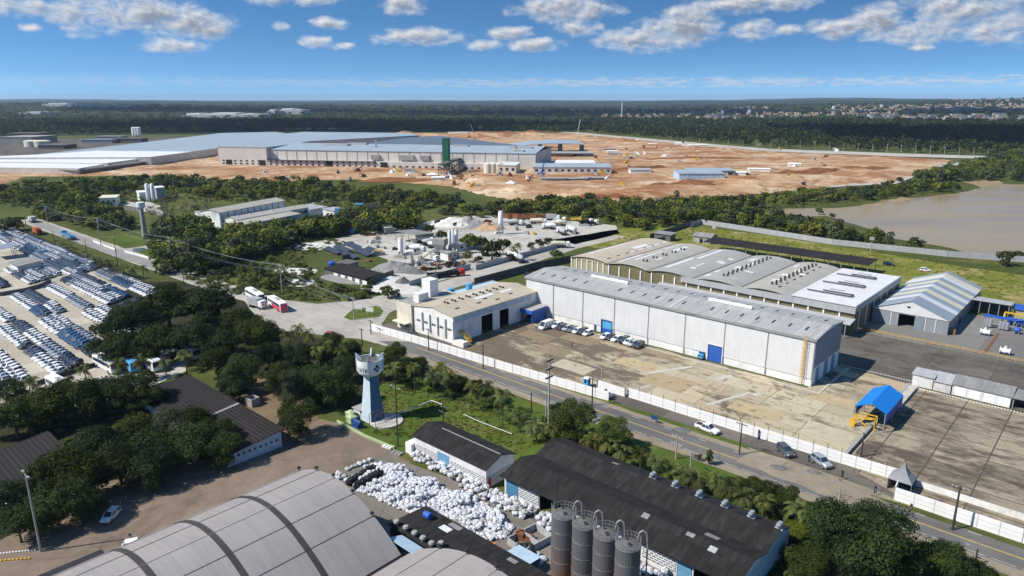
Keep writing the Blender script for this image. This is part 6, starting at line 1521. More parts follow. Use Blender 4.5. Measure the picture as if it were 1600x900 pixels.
def car_bits(kind):
    L, w, secs, (x0, x1, x2, x3, zb, zr) = KINDS_[kind]
    body, glass, roof, trim, wh = MB(), MB(), MB(), MB(), []
    loft(body, secs)
    wb, wt = w * .93, w * .74
    if kind == 'van': wt = w * .9
    lo = [(x0, -wb), (x3, -wb), (x3, wb), (x0, wb)]; hi = [(x1, -wt), (x2, -wt), (x2, wt), (x1, wt)]
    glass.hexa([(*p, zb - .04) for p in lo] + [(*p, zr - .03) for p in hi])
    roof.hexa([(p[0] * 1.0 - .02 * (1 if p[0] < 0 else -1) * 0, p[1] * 1.02, zr - .045) for p in hi] + [(p[0] * .96, p[1] * .94, zr + .02) for p in hi])
    for sy in (-1, 1):                   # pillars
        for t in ((.0,), (.48,), (1.0,)):
            a = Vector((x0 + (x3 - x0) * t[0], sy * wb * 1.0, zb)); c = Vector((x1 + (x2 - x1) * t[0], sy * wt * 1.01, zr - .03)); roof.beam(a, c, .09, .06)
        if kind == 'van': roof.hexa([(x0, sy * wb - .02, zb), (.9, sy * wb - .02, zb), (.9, sy * wb + .02, zb), (x0, sy * wb + .02, zb), (x1, sy * wt * 1.0 - .02, zr - .05), (.9, sy * wt - .02, zr - .05), (.9, sy * wt * 1.0 + .03, zr - .05), (x1, sy * wt + .03, zr - .05)])
    if kind == 'pickup':
        trim.box(-2.48, -.95, -.78, .78, 1.063, 1.075)
        for sy in (-1, 1): body.box(-2.55, -.95, sy * .86 - .06, sy * .86 + .06, 1.0, 1.2)
        body.box(-2.6, -2.5, -.9, .9, 1.0, 1.2)
    r_ = .33 if kind in ('hatch', 'sedan') else .38
    ax = L * .30
    for x in (-ax, ax):
        for sy in (-1, 1):
            q = MB(); q.cyl((x, sy * (w - .2), r_), (x, sy * (w + .01), r_), r_, n=14, m=0); q.cyl((x, sy * (w + .012), r_), (x, sy * (w + .02), r_), r_ * .6, n=10, m=1); wh.append(q)
    hl, tl = [], []
    for sy in (-1, 1):
        q = MB(); q.box(L / 2 - .22, L / 2 - .03, sy * w * .68 - .17, sy * w * .68 + .17, secs[-1][3] - .12, secs[-1][3] + .04); hl.append(q)
        q = MB(); q.box(-L / 2 + .0, -L / 2 + .08, sy * w * .72 - .1, sy * w * .72 + .1, .62, .9); tl.append(q)
    return body, glass, roof, trim, wh, hl, tl
def car(kind, paint, label, u, v, rz, cat='car', name=None, group=None, z=.05):
    body, glass, roof, trim, wh, hl, tl = car_bits(kind)
    r = root(name or {'pickup': 'pickup_truck', 'van': 'van'}.get(kind, 'parked_car'), label, cat, u, v, rz, group, z)
    p = 'mat_paint_' + paint
    body.obj('body', p, r, smooth=True); roof.obj('roof', p, r); glass.obj('window', 'mat_car_glass', r)
    if trim.f: trim.obj('load_bed', 'mat_dark_steel', r)
    for q in wh: q.obj('wheel', ['mat_tyre', 'mat_grey_steel'], r)
    for q in hl: q.obj('headlight', 'mat_lamp_white', r)
    for q in tl: q.obj('tail_light', 'mat_lamp_red', r)
    return r
CARMESH = {}
def car_one(kind, paint):                # one mesh for cars a few pixels long
    if (kind, paint) not in CARMESH:
        body, glass, roof, trim, wh, hl, tl = car_bits(kind); b = MB()
        for q, m in ((body, 0), (roof, 0), (glass, 1), *((w, 2) for w in wh), *((h, 3) for h in hl)):
            o = len(b.v); b.v += q.v; b.f += [tuple(k + o for k in f) for f in q.f]; b.m += [m] * len(q.f)
        CARMESH[kind, paint] = (b.mesh('car', ['mat_paint_' + paint, 'mat_car_glass', 'mat_tyre', 'mat_lamp_white'], smooth=True, uv=False), b)
    return CARMESH[kind, paint][0]
# cars along the long warehouse; pixel of the wheels, heading across the facade
ROW = [(829, 498, 'hatch', 'grey'), (836, 501, 'hatch', 'silver'), (853, 513, 'van', 'white'), (870, 512, 'suv', 'white'), (877, 514.5, 'hatch', 'black'), (886, 516, 'hatch', 'silver'), (895, 518, 'sedan', 'grey'), (902, 520, 'hatch', 'white'), (910, 521.5, 'suv', 'black'), (918, 523.5, 'hatch', 'white'),
       (946, 529, 'hatch', 'white'), (955, 530, 'sedan', 'black'), (964, 532.5, 'sedan', 'white'), (975, 535, 'suv', 'black'), (982, 537.5, 'hatch', 'white'), (989, 540, 'hatch', 'silver'), (998, 543, 'suv', 'black')]
CR = []
for x, y, k, c in ROW:
    g = car(k, c, '', *at(x, y), -92 + RD.uniform(-5, 5), cat='van' if k == 'van' else 'car', group='cars parked along the long warehouse'); CR.append(g)
    g['label'] = '%s %s parked along the long warehouse, ' % (c, {'hatch': 'hatchback', 'suv': 'tall car', 'sedan': 'saloon car', 'van': 'van'}[k])
for i, g in enumerate(CR): g['label'] = g['label'] + '%s from the canopy end' % ordn(i + 1)
car('pickup', 'white', 'white pickup truck parked on the forecourt outside the long white wall', *at(1105, 674), -6, 'pickup')
car('pickup', 'white', 'white pickup truck standing at the entrance gate by the kiosk', *at(941, 618), 174, 'pickup')
car('suv', 'grey', 'grey car parked nose to the road beside the pink banner', *at(1227, 709), -38)
car('suv', 'silver', 'silver car parked by the white wall between blue and green flags', *at(1283, 726), -32)
car('hatch', 'black', 'black car parked beside the white front of the beige roofed hall', *at(646, 526), 4)
car('hatch', 'white', 'white small car on the dirt yard by the tree shadow', *at(174, 810), -52, z=.03)
car('hatch', 'white', 'white car half hidden behind the arched hangar roof', *at(213, 856), 60, z=.03)
car('hatch', 'white', 'white car standing alone on the green field behind the sheds', *at(1445, 424), 10)
car('suv', 'black', 'black car beside a bush in the field behind the open shed', *at(1388, 415), 20)
car('hatch', 'red', 'red car standing at the junction behind a dark round tree', *at(518, 526), 30)
car('hatch', 'black', 'black car beside the little blue roofed gate shop on the side street', *at(826, 431), 40)
q = MB(); q.box(-2.6, 1.0, -1.1, 1.1, .9, 3.2); q.box(-2.6, 2.6, -.9, .9, .5, .88)
g = root('box_truck', 'small dark blue truck beside the strong blue warehouse door', 'truck', *at(1097, 560), -88); g.scale = (.55, .7, .62); q.obj('box', 'mat_deep_blue', g)
q = MB(); q.box(1.1, 2.7, -1.05, 1.05, .9, 2.4); q.obj('cab', 'mat_sky_blue_paint', g); q = MB(); q.box(2.6, 2.75, -.9, .9, 1.6, 2.2); q.obj('windscreen', 'mat_car_glass', g)
for x in (-1.7, 1.7):
    for y in (-1, 1): q = MB(); q.cyl((x, y * .8, .45), (x, y * 1.05, .45), .45, n=12); q.obj('wheel', 'mat_tyre', g)
def bus(label, u, v, rz, c1='mat_off_white', c2=None, L=12.0, z=.05):
    g = root('bus', label, 'bus', u, v, rz, None, z)
    b = MB(); loft(b, [(-L / 2, 1.18, .4, 3.15, .25), (-L / 2 + .3, 1.25, .35, 3.3, .2), (L / 2 - .4, 1.25, .35, 3.3, .2), (L / 2, 1.18, .4, 3.0, .35)]); b.obj('body', c1, g, smooth=True)
    b = MB()
    for y in (-1, 1): b.box(-L / 2 + .5, L / 2 - .7, y * 1.262 - .01, y * 1.262 + .01, 1.75, 2.75)
    b.obj('side_window', 'mat_car_glass', g)
    b = MB(); b.hexa([(L / 2 - .03, -1.1, 1.4), (L / 2 + .03, -1.1, 1.4), (L / 2 + .03, 1.1, 1.4), (L / 2 - .03, 1.1, 1.4), (L / 2 - .08, -1.1, 2.8), (L / 2 + .02, -1.1, 2.8), (L / 2 + .02, 1.1, 2.8), (L / 2 - .08, 1.1, 2.8)]); b.obj('windscreen', 'mat_car_glass', g)
    if c2:
        b = MB()
        for y in (-1, 1): b.box(-L / 2 + .3, L / 2 * .35, y * 1.27 - .01, y * 1.27 + .012, .5, 1.7)
        b.box(-L / 2 - .03, -L / 2 + .02, -1.1, 1.1, .5, 2.9); b.obj('stripe', c2, g)
    for x in (-L * .28, L * .33):
        for y in (-1, 1): q = MB(); q.cyl((x, y * 1.0, .5), (x, y * 1.29, .5), .5, n=12); q.obj('wheel', 'mat_tyre', g)
    b = MB(); b.box(-1.5, 1.5, -.6, .6, 3.3, 3.55); b.obj('roof_unit', 'mat_light_grey_roof', g)
bus('white coach on the side road at the left of the junction', *at(399, 468), -8)
bus('white and pink coach waiting at the junction behind the first coach', *at(434, 482), 170, c2='mat_pink' if plain('mat_pink', (.62, .06, .12), .4, .08) else None)
for i, (x, y, rz, c, c2) in enumerate(((168, 577, 3, 'mat_off_white', None), (200, 575, 0, 'mat_sky_blue_paint', 'mat_off_white'), (232, 574, 3, 'mat_off_white', 'mat_blue_paint'), (214, 561, 0, 'mat_faded_blue', None), (246, 562, 0, 'mat_off_white', None), (292, 556, 5, 'mat_off_white', None), (97, 613, 6, 'mat_off_white', None))):
    bus(('white bus nearest the car lot behind the palms', 'sky blue bus behind the second palm from the left', 'white bus with blue stripe behind the palms', 'faded blue bus in the rear row behind the palms', 'white bus in the rear row behind the palms', 'white bus by the small gatehouse under the big dark trees', 'white bus roof showing above the left trees')[i], *at(x, y), rz, c, c2, 11)
def lorry(label, p, ang, kind, cab='mat_off_white', load='mat_off_white', L=8.0, cat='truck', name='truck'):
    g = root(name, label, cat, *p, ang)
    b = MB(); b.box(-L / 2, L / 2, -1.0, 1.0, .75, 1.05); b.obj('chassis', 'mat_dark_steel', g)
    b = MB(); loft(b, [(L / 2 - 1.9, 1.2, .7, 2.9, .2), (L / 2 - .3, 1.2, .6, 2.9, .2), (L / 2, 1.1, .6, 2.2, .3)]); c = b.obj('cab', cab, g, smooth=True)
    b = MB(); b.hexa([(L / 2 - .08, -1.0, 1.6), (L / 2 + .04, -1.0, 1.6), (L / 2 + .04, 1.0, 1.6), (L / 2 - .08, 1.0, 1.6), (L / 2 - .3, -1.0, 2.6), (L / 2 - .14, -1.0, 2.6), (L / 2 - .14, 1.0, 2.6), (L / 2 - .3, 1.0, 2.6)]); b.obj('windscreen', 'mat_car_glass', c)
    b = MB()
    if kind == 'mixer': b.lathe([(.5, -L / 2 + .1), (.8, -L / 2 + .9), (1.25, -L * .14), (1.2, L * .06), (.7, L / 2 - 2.3)], 14, 0, (0, 0, 2.35), 'x')
    elif kind == 'tank': b.lathe([(.3, -L / 2 + .1), (1.1, -L / 2 + .4), (1.15, 0), (1.1, L / 2 - 2.5), (.3, L / 2 - 2.2)], 14, 0, (0, 0, 2.1), 'x')
    elif kind == 'box': b.box(-L / 2, L / 2 - 2.1, -1.25, 1.25, 1.07, 3.4)
    else:
        b.box(-L / 2, L / 2 - 2.1, -1.25, 1.25, 1.07, 1.3)
        for y in (-1.2, 1.2): b.box(-L / 2, L / 2 - 2.1, y - .05, y + .05, 1.31, 2.1)
        b.box(-L / 2 + .02, -L / 2 + .1, -1.14, 1.14, 1.31, 2.1)
        for k in range(int(L / 2)): b.box(-L / 2 + .8 + k * 1.9, -L / 2 + 1.5 + k * 1.9, -.9, .9, 1.31, 1.9 + .2 * (k % 2))
    b.obj({'mixer': 'drum', 'tank': 'tank', 'box': 'box'}.get(kind, 'bed'), load, g, smooth=kind in ('mixer', 'tank'))
    for x in (-L * .36, -L * .2, L * .32):
        for y in (-1, 1): q = MB(); q.cyl((x, y * .85, .52), (x, y * 1.2, .52), .52, n=10); q.obj('wheel', 'mat_tyre', g)
lorry('truck with a rust red container on the left road', at(59, 366), -2, 'box', 'mat_red', 'mat_tile_red', 9)
lorry('long blue flatbed truck on the left road', at(107, 372), 176, 'flat', 'mat_sky_blue_paint', 'mat_faded_blue', 18)
lorry('white truck at the far bend of the left road', at(51, 347), 178, 'box', 'mat_off_white', 'mat_light_grey_roof', 8)
lorry('red cabbed truck with dark open load on the side street', at(697, 433), 62, 'flat', 'mat_red', 'mat_black', 15)
lorry('small white truck waiting where the side street meets the buses', at(403, 481), 10, 'box', 'mat_off_white', 'mat_light_grey_roof', 7)
for i, (x, y, a, k) in enumerate(((645, 391, 20, 'mixer'), (652, 394, 24, 'mixer'), (665, 380, 40, 'mixer'), (672, 384, 35, 'mixer'), (681, 388, 30, 'mixer'), (674, 408, 5, 'box'), (688, 399, 10, 'mixer'), (857, 358, -150, 'mixer'), (873, 353, -145, 'mixer'), (878, 366, 150, 'tank'), (893, 363, 152, 'tank'), (841, 350, 40, 'tank'), (812, 409, 150, 'mixer'), (803, 405, 155, 'tank'), (875, 387, 40, 'tank'), (864, 344, 30, 'box'), (916, 350, 60, 'flat'), (925, 352, 70, 'flat'), (806, 352, 30, 'mixer'))):
    lorry(['white mixer truck beside the lone silo in the solar yard', 'second white mixer truck near the conveyors', 'grey mixer truck by the open shed, leftmost of three', 'grey mixer truck by the open shed, middle of three', 'grey mixer truck by the open shed, rightmost of three', 'white box truck behind the red pile', 'mixer truck under the grey hopper', 'white mixer truck with red chassis in the far yard', 'white mixer truck right of it in the far yard', 'cream tank truck at the grass edge of the far yard, left one', 'cream tank truck at the grass edge of the far yard, right one', 'grey tank truck at the back of the far yard', 'white mixer truck on the side street by the wall', 'grey tank truck on the side street behind a mixer', 'pale tank trailer behind the bush by the side street', 'white box truck at the back of the far yard', 'dark flat trailer at the right end of the far yard', 'second dark flat trailer at the right end of the far yard', 'mixer truck beside the blocks in the far yard'][i],
          at(x, y), a, k, 'mat_off_white', ('mat_off_white', 'mat_light_grey_roof', 'mat_cream_wall')[(i * 5 + 1) % 3] if k != 'flat' else 'mat_black', 8 if k != 'tank' else 9.5)
RB = []
for k in range(9):
    q = MB(); q.box(-3, 3, -1.2, 1.2, .3, 2.6); q.box(-3.1, -2.9, -1.25, 1.25, 0, 2.7); q.box(2.9, 3.1, -1.25, 1.25, 0, 2.7)
    q = q.obj('skip_container', ('mat_rust', 'mat_tile_red')[k % 2]); q.location = G(788 + k * 7.2, 340 + .35 * k); q.rotation_euler = (0, 0, rad(-14 + 9 * (k % 3))); RB.append(tag(q, '', 'container', 'rusty containers at the back of the far yard'))
autolabel(RB, '{n} rusty container from the left at the back of the far yard')
# ---- the car lot: rows of cars side by side -------------------------------------------------
BLK = [('fence block', -445, -311, 83.4, 97.0, 3), ('thin fence row', -310, -250, 91.3, 97.0, 1), ('block below the lot shed', -345, -309, 68.5, 82.0, 3), ('wide middle block', -308, -256.5, 78.3, 87.8, 2), ('small dark block by the trees', -253, -238, 79, 88, 2),
       ('narrow middle block', -298, -255, 70.0, 75.5, 1), ('white block under the trees', -253, -216, 68.2, 77.4, 2), ('block beside the lot wall', -293, -256, 58.0, 67.2, 2), ('mixed block by the trees', -253, -200, 56.8, 63.0, 1), ('left edge block', -290, -256.5, 48.6, 53.6, 1), ('long front block', -254, -199, 45.5, 54.0, 2), ('corner block', -226, -195, 34.6, 41.2, 1), ('left edge stub', -335, -308, 59, 64, 1)]
LOTC = []
rc = random.Random(77)
for nm, a0, a1, c0, c1, gap in BLK:
    rows = max(1, round((c1 - c0) / 3.75))
    for j in range(rows):
        run = 0; col = 'white'; kd = 'hatch'
        n = int((a1 - a0) / 2.6)
        for i in range(n):
            if run <= 0:
                run = rc.randint(1, 9); col = rc.choices(('white', 'silver', 'black', 'grey', 'blue', 'white'), (30, 20, 14, 16, 12, 8))[0]; kd = rc.choice(('hatch', 'hatch', 'suv', 'sedan'))
                if 'white' in nm: col = 'white' if j == 0 else rc.choice(('white', 'black', 'grey'))
                if 'dark' in nm: col = 'black'
            run -= 1
            if rc.random() < .03: continue
            u = a0 + (i + .5) * 2.6 - 2.1 * j + 1.0 * rows + rc.uniform(-.12, .12); v = c0 + (j + .5) * (c1 - c0) / rows + rc.uniform(-.2, .2)
            LOTC.append((u, v, nm, j, n - i, col, kd))
LOTC.sort(key=lambda q: (S(q[0], q[1]) - Vector((0, 0, CH))).length)
vis = [q for q in LOTC if -8 < px_of(S(q[0], q[1]))[0] < 1610]
rest = vis[285:]
for u, v, nm, j, k, col, kd in vis[:285]:
    o = bpy.data.objects.new('parked_car', car_one(kd, col)); COL.objects.link(o); place(o, u, v, -62 + rc.uniform(-3, 3), .04)
    tag(o, '%s car, %s from the right, %s row, %s' % (col, ordn(k), ('lower', 'upper', 'third', 'fourth')[j], nm), 'car', 'cars stored in the car lot')
b = MB(); PM = ['mat_paint_' + k for k in PAINT] + ['mat_car_glass', 'mat_tyre', 'mat_lamp_white']; PK = list(PAINT)
for u, v, nm, j, k, col, kd in rest:
    car_one(kd, col); src = CARMESH[kd, col][1]; o = len(b.v); base = S(u, v, .04); a = AX - rad(62); ca, sa = math.cos(a), math.sin(a)
    b.v += [(x * ca - y * sa + base.x, x * sa + y * ca + base.y, z + base.z) for x, y, z in src.v]
    b.f += [tuple(q + o for q in f) for f in src.f]; b.m += [PK.index(col) if m == 0 else 5 + m for m in src.m]
if b.f:
    o = b.obj('stored_cars', PM, uv=False, smooth=True); tag(o, 'rows of many small cars at the far end of the lot', 'cars', None, 'stuff')
r = building('lot_shed', 'white shed with brown grey roof between the stored cars', 'shed', *(lambda a: (a[0], a[0] + 11, a[1], a[1] + 8))(at(17, 421)), 3.0, wall='mat_white_wall', roof='mat_grey_roof', mono=.8)
lean('open_shed', 'blue grey roofed shed at the left edge of the car lot', 'shed', *(lambda a: (a[0], a[0] + 9, a[1], a[1] + 8))(at(-14, 402)), 4.2, 5.2, 'mat_blue_grey_side', n=3)
panel_wall('lot_wall', 'low dark concrete wall across the car lot', [at(0, 463), at(40, 456), at(62, 450), at(80, 442)], 1.5, 'mat_dark_concrete', 4, caps='mat_grey_concrete')
panel_wall('lot_fence', 'post fence along the near edge of the car lot', [at(60, 602), at(100, 588), at(175, 565)], 1.2, 'mat_dark_steel', 3, .04, 'mat_dark_steel', 'mat_grey_steel', 1.0)
# ================= vegetation ===============================================================
def leaf_mat(name, c1, c2, c3):
    m = bpy.data.materials.new(name); m.use_nodes = True; MATS[name] = m
    nt = NT(m.node_tree); b = nt.n['Principled BSDF']
    b.inputs['Roughness'].default_value = .65; b.inputs['Specular IOR Level'].default_value = .12
    g = nt.new('NewGeometry'); oi = nt.new('ObjectInfo')
    p = g.outputs['Position']
    f = nt.noise(p, .55, 3, .6)
    col = nt.mix(nt.rng(f, .35, .65), c1, c2)
    col = nt.mix(nt.m('MULTIPLY', nt.rng(g.outputs['Random Per Island'], .55, 1.0), .75), col, c3)
    big = nt.noise(p, .11, 3, .6)
    hue = nt.noise(nt.map(p, loc=(40, 70, 10)), .07, 2, .5)
    vk = nt.rng(big, .32, .68, .62, 1.5)
    col = nt.mix(nt.rng(hue, .5, .68, 0, .55), col, nt.mix(1.0, col, (1.28, 1.16, .85), 'MULTIPLY'))
    col = nt.mix(1.0, col, nt.new('CombineColor', {0: vk, 1: vk, 2: vk}).outputs[0], 'MULTIPLY')
    hs = nt.new('HueSaturation', {'Hue': nt.rng(oi.outputs['Random'], 0, 1, .475, .52), 'Saturation': nt.rng(oi.outputs['Random'], 0, 1, 1.05, .8), 'Value': nt.rng(nt.m('FRACT', nt.m('MULTIPLY', oi.outputs['Random'], 7.3)), 0, 1, .72, 1.3), 'Color': col})
    nt.put(b.inputs['Base Color'], hs.outputs[0])
    tr = nt.new('BsdfTranslucent', {'Color': hs.outputs[0]})
    mx = nt.new('MixShader', {0: .22}); nt.l.new(b.outputs[0], mx.inputs[1]); nt.l.new(tr.outputs[0], mx.inputs[2])
    nt.l.new(mx.outputs[0], nt.n['Material Output'].inputs['Surface'])
leaf_mat('mat_leaf_dark', (.017, .031, .006), (.036, .057, .008), (.070, .090, .014))
leaf_mat('mat_leaf_deep', (.011, .023, .005), (.026, .046, .007), (.055, .074, .012))
leaf_mat('mat_leaf_mid', (.036, .060, .009), (.070, .100, .014), (.115, .138, .024))
leaf_mat('mat_leaf_light', (.08, .10, .015), (.14, .155, .026), (.19, .185, .042))
leaf_mat('mat_leaf_grey', (.045, .062, .03), (.075, .092, .045), (.11, .12, .06))
leaf_mat('mat_leaf_palm', (.05, .075, .014), (.10, .12, .024), (.20, .17, .055))
leaf_mat('mat_twig', (.10, .08, .06), (.15, .12, .09), (.2, .16, .12))
NR = np.random.default_rng(4)
def leaf_arrays(blobs, n, leaf, rng=NR, inner=.62, squash=.85):
    B = np.array(blobs); w = B[:, 3] * B[:, 4] + B[:, 4] * B[:, 5] + B[:, 3] * B[:, 5]
    k = rng.choice(len(B), n, p=w / w.sum())
    d = rng.normal(size=(n, 3)); d /= np.linalg.norm(d, axis=1)[:, None]
    d[:, 2] = np.where(d[:, 2] < -.35, -d[:, 2] * .6, d[:, 2])
    r = inner + (1.05 - inner) * rng.random(n) ** .6
    lump = 1 + .14 * np.sin(d[:, 0] * 5 + k) * np.cos(d[:, 1] * 6 - k * 2) + .08 * np.sin(d[:, 2] * 9 + k * 3)
    c = B[k, :3] + d * B[k, 3:6] * (r * lump)[:, None]
    keep = np.ones(n, bool)
    for j in range(len(B)):
        q = (c - B[j, :3]) / (B[j, 3:6] * .6); keep &= ~((np.sum(q * q, 1) < 1) & (k != j))
    c = c[keep]; d = d[keep]; n = len(c)
    nn = d * 1.1 + rng.normal(size=(n, 3)) * .55 + np.array([0, 0, .35]); nn /= np.linalg.norm(nn, axis=1)[:, None]
    t = np.cross(nn, rng.normal(size=(n, 3))); t /= np.linalg.norm(t, axis=1)[:, None]; b = np.cross(nn, t)
    s = leaf * (.55 + .8 * rng.random(n))[:, None]
    v = np.stack([c - t * s, c + b * s * .62 - t * s * .1, c + t * s, c - b * s * .62 + t * s * .1], 1)
    return v.reshape(-1, 3)
def quads_mesh(name, v, m, extra=None):
    n = len(v) // 4; me = bpy.data.meshes.new(name)
    ev, ef, em = (extra.v, extra.f, extra.m) if extra else ([], [], [])
    me.vertices.add(len(v)); me.vertices.foreach_set('co', v.astype(np.float32).ravel())
    me.loops.add(n * 4); me.loops.foreach_set('vertex_index', np.arange(n * 4, dtype=np.int32))
    me.polygons.add(n); me.polygons.foreach_set('loop_start', np.arange(0, n * 4, 4, dtype=np.int32))
    me.materials.append(MATS[m]); me.update(calc_edges=True)
    if extra:
        bm = bmesh.new(); bm.from_mesh(me); vs = [bm.verts.new(p) for p in ev]
        for f in ef:
            try: bm.faces.new([vs[i] for i in f]).material_index = 1
            except ValueError: pass
        bm.to_mesh(me); bm.free(); me.materials.append(MATS['mat_trunk'])
    return me
def trunk(H, r, blobs, sway=.3, seed=1):
    q = MB(); rr_ = random.Random(seed); top = Vector((rr_.uniform(-sway, sway), rr_.uniform(-sway, sway), H))
    q.cyl((0, 0, -.1), top * .5, r * 1.25, r * .95, 9, caps=False); q.cyl(top * .5, top, r * .95, r * .75, 9, caps=False)
    for bl in blobs[:9]:
        e = Vector(bl[:3]); m_ = top.lerp(e, .5) + Vector((0, 0, -.08 * e.length))
        q.cyl(top * .92, m_, r * .6, r * .38, 6, caps=False); q.cyl(m_, e + Vector((0, 0, .1)), r * .38, r * .12, 6, caps=False)
    return q
def blobs_for(kind, seed):
    r = random.Random(seed); B = []
    if kind == 'broad':                  # wide domed shade tree, unit radius 1, height about 1.25
        B.append((0, 0, .85, .62, .62, .42))
        for i in range(11):
            a = i * 2.4 + r.uniform(-.4, .4); d = r.uniform(.38, .78); B.append((d * math.cos(a), d * math.sin(a), r.uniform(.58, .98) - .2 * d, r.uniform(.26, .4), r.uniform(.26, .4), r.uniform(.18, .28)))
    elif kind == 'round':
        B.append((0, 0, .95, .68, .68, .7))
        for i in range(12):
            a = i * 2.4 + r.uniform(-.3, .3); d = r.uniform(.45, .68); B.append((d * math.cos(a), d * math.sin(a), r.uniform(.45, 1.45), r.uniform(.28, .42), r.uniform(.28, .42), r.uniform(.26, .38)))
    elif kind == 'tall':
        for i in range(12):
            a = i * 2.4; z = .6 + i * .16; d = r.uniform(.15, .5) * (1.15 - i / 16); B.append((d * math.cos(a), d * math.sin(a), z, r.uniform(.3, .46), r.uniform(.3, .46), r.uniform(.26, .4)))
    else:                                # bush
        for i in range(8):
            a = i * 2.4; d = r.uniform(.2, .62) if i else 0; B.append((d * math.cos(a), d * math.sin(a), r.uniform(.3, .62), r.uniform(.35, .5), r.uniform(.35, .5), r.uniform(.28, .42)))
    return B
TPL = {}
def template(kind, seed, mt, n, leaf, joined=False):
    key = (kind, seed, mt, joined, n)
    if key not in TPL:
        B = blobs_for(kind, seed); h = {'broad': .62, 'round': .5, 'tall': .6, 'bush': .15}[kind]
        T = trunk(h, .05 if kind != 'bush' else .03, B, .05, seed)
        v = leaf_arrays(B, n, leaf)
        if joined: TPL[key] = (quads_mesh('tree_leaves', v, mt, T), None)
        else:
            TPL[key] = (quads_mesh('crown_leaves', v, mt), T.mesh('trunk', ['mat_trunk'], True, False))
    return TPL[key]
rv = random.Random(3)
def big_tree(x, y, rp, kind, mt, label, zf=.8, n=5200, leaf=.052, name='tree', cat='tree', hs=1.0):
    """x, y: middle of the crown as sighted, rp: its half width as sighted"""
    zc = 0.0
    for _ in range(4):
        p = G(x, y, zc); R = rp / FPX * math.sqrt(p.x ** 2 + p.y ** 2 + (CH - zc) ** 2); zc = R * zf * hs
    o = bpy.data.objects.new(name, None); COL.objects.link(o); o.location = (p.x, p.y, 0); o.rotation_euler = (0, 0, rv.uniform(0, 6.3)); o.scale = (R, R, R * hs)
    tag(o, label, cat)
    c, t = template(kind, rv.randint(1, 3), mt, n, leaf)
    a = bpy.data.objects.new('crown', c); COL.objects.link(a); a.parent = o
    a = bpy.data.objects.new('trunk', t); COL.objects.link(a); a.parent = o
    return o
D_, M_, L_ = 'mat_leaf_dark', 'mat_leaf_mid', 'mat_leaf_light'
BIG = {
 'the dark clump beside the car lot': [(205, 500, 48, 'broad', D_), (262, 478, 52, 'broad', D_), (325, 476, 52, 'broad', D_), (372, 500, 34, 'broad', D_), (188, 540, 38, 'broad', D_), (245, 532, 42, 'broad', D_), (300, 528, 44, 'broad', D_), (352, 534, 36, 'broad', D_), (262, 454, 16, 'round', M_)],
 'the grove left of the water tower': [(404, 526, 36, 'round', M_), (338, 566, 26, 'round', D_), (378, 580, 34, 'round', D_), (362, 606, 24, 'round', D_), (420, 556, 26, 'round', D_), (440, 590, 30, 'round', D_), (468, 560, 24, 'round', D_), (488, 598, 34, 'round', D_), (522, 606, 36, 'round', D_), (455, 618, 26, 'tall', 'mat_leaf_grey'), (545, 575, 24, 'round', D_), (520, 535, 20, 'round', D_), (548, 545, 18, 'round', M_), (500, 556, 20, 'round', D_)],
 'the dark trees along the left edge': [(22, 650, 40, 'broad', D_), (72, 630, 44, 'broad', M_), (125, 620, 42, 'broad', D_), (98, 606, 16, 'round', D_), (170, 612, 38, 'broad', D_), (212, 610, 34, 'round', D_), (240, 622, 24, 'round', D_), (14, 610, 22, 'round', M_)],
 'the dark clump in front of the brown roof': [(150, 692, 42, 'broad', D_), (105, 742, 48, 'round', M_), (78, 795, 34, 'round', M_), (185, 722, 46, 'broad', D_), (235, 700, 46, 'broad', D_), (300, 690, 48, 'broad', D_), (262, 660, 36, 'broad', 'mat_leaf_grey'), (342, 682, 30, 'round', D_), (215, 668, 36, 'broad', M_), (300, 656, 34, 'broad', D_), (350, 700, 30, 'round', D_), (372, 706, 15, 'bush', D_), (122, 785, 34, 'round', D_), (20, 780, 32, 'round', D_), (28, 818, 30, 'round', M_), (236, 728, 34, 'round', D_)],
 'the tower side of the dirt yard': [(465, 655, 32, 'round', D_)],
 'the shrubs right of the water tower': [(614, 556, 22, 'round', D_), (634, 572, 18, 'round', D_), (600, 580, 14, 'round', M_), (655, 568, 14, 'round', M_), (715, 598, 17, 'round', D_), (748, 606, 14, 'round', D_), (675, 598, 14, 'bush', M_), (633, 592, 12, 'bush', M_)],
 'the strip behind the long black roof': [(896, 657, 40, 'round', M_), (960, 680, 31, 'round', M_), (872, 640, 14, 'round', D_), (1178, 762, 20, 'round', D_), (1205, 768, 20, 'round', D_), (1232, 778, 20, 'round', D_), (1150, 752, 14, 'bush', M_), (1218, 800, 22, 'bush', D_), (1245, 830, 22, 'bush', M_)],
 'the lower right corner by the road': [(1340, 852, 78, 'round', D_), (1455, 878, 36, 'round', M_), (1485, 890, 36, 'round', D_), (1260, 880, 36, 'bush', M_), (1535, 900, 30, 'bush', D_), (1400, 905, 40, 'bush', D_)],
}
for zone, L_s in BIG.items():
    T = []
    if 'behind the long' not in zone: L_s = [(x, y, r_, k_, {D_: 'mat_leaf_deep', M_: D_}.get(m_, m_)) for x, y, r_, k_, m_ in L_s]
    for (x, y, rp, kd, mt) in L_s: T.append(big_tree(x, y, rp, kd, mt, '', n=34000 if rp > 60 else 17000, leaf=.022 if rp > 60 else .031, zf={'broad': .75, 'round': .9, 'tall': 1.1, 'bush': .45}[kd]))
    if len(T) == 1: T[0]['label'] = 'round dense dark tree standing alone between dirt yard and brown roof'
    else: autolabel(T, '{n} tree from the left in ' + zone)
for o in COL.objects:
    if o.name.startswith('tree') and abs(px_of(o.location)[0] - 1340) < 40 and o.scale[0] > 8: o['label'] = 'largest round tree in the lower right corner beside the road'
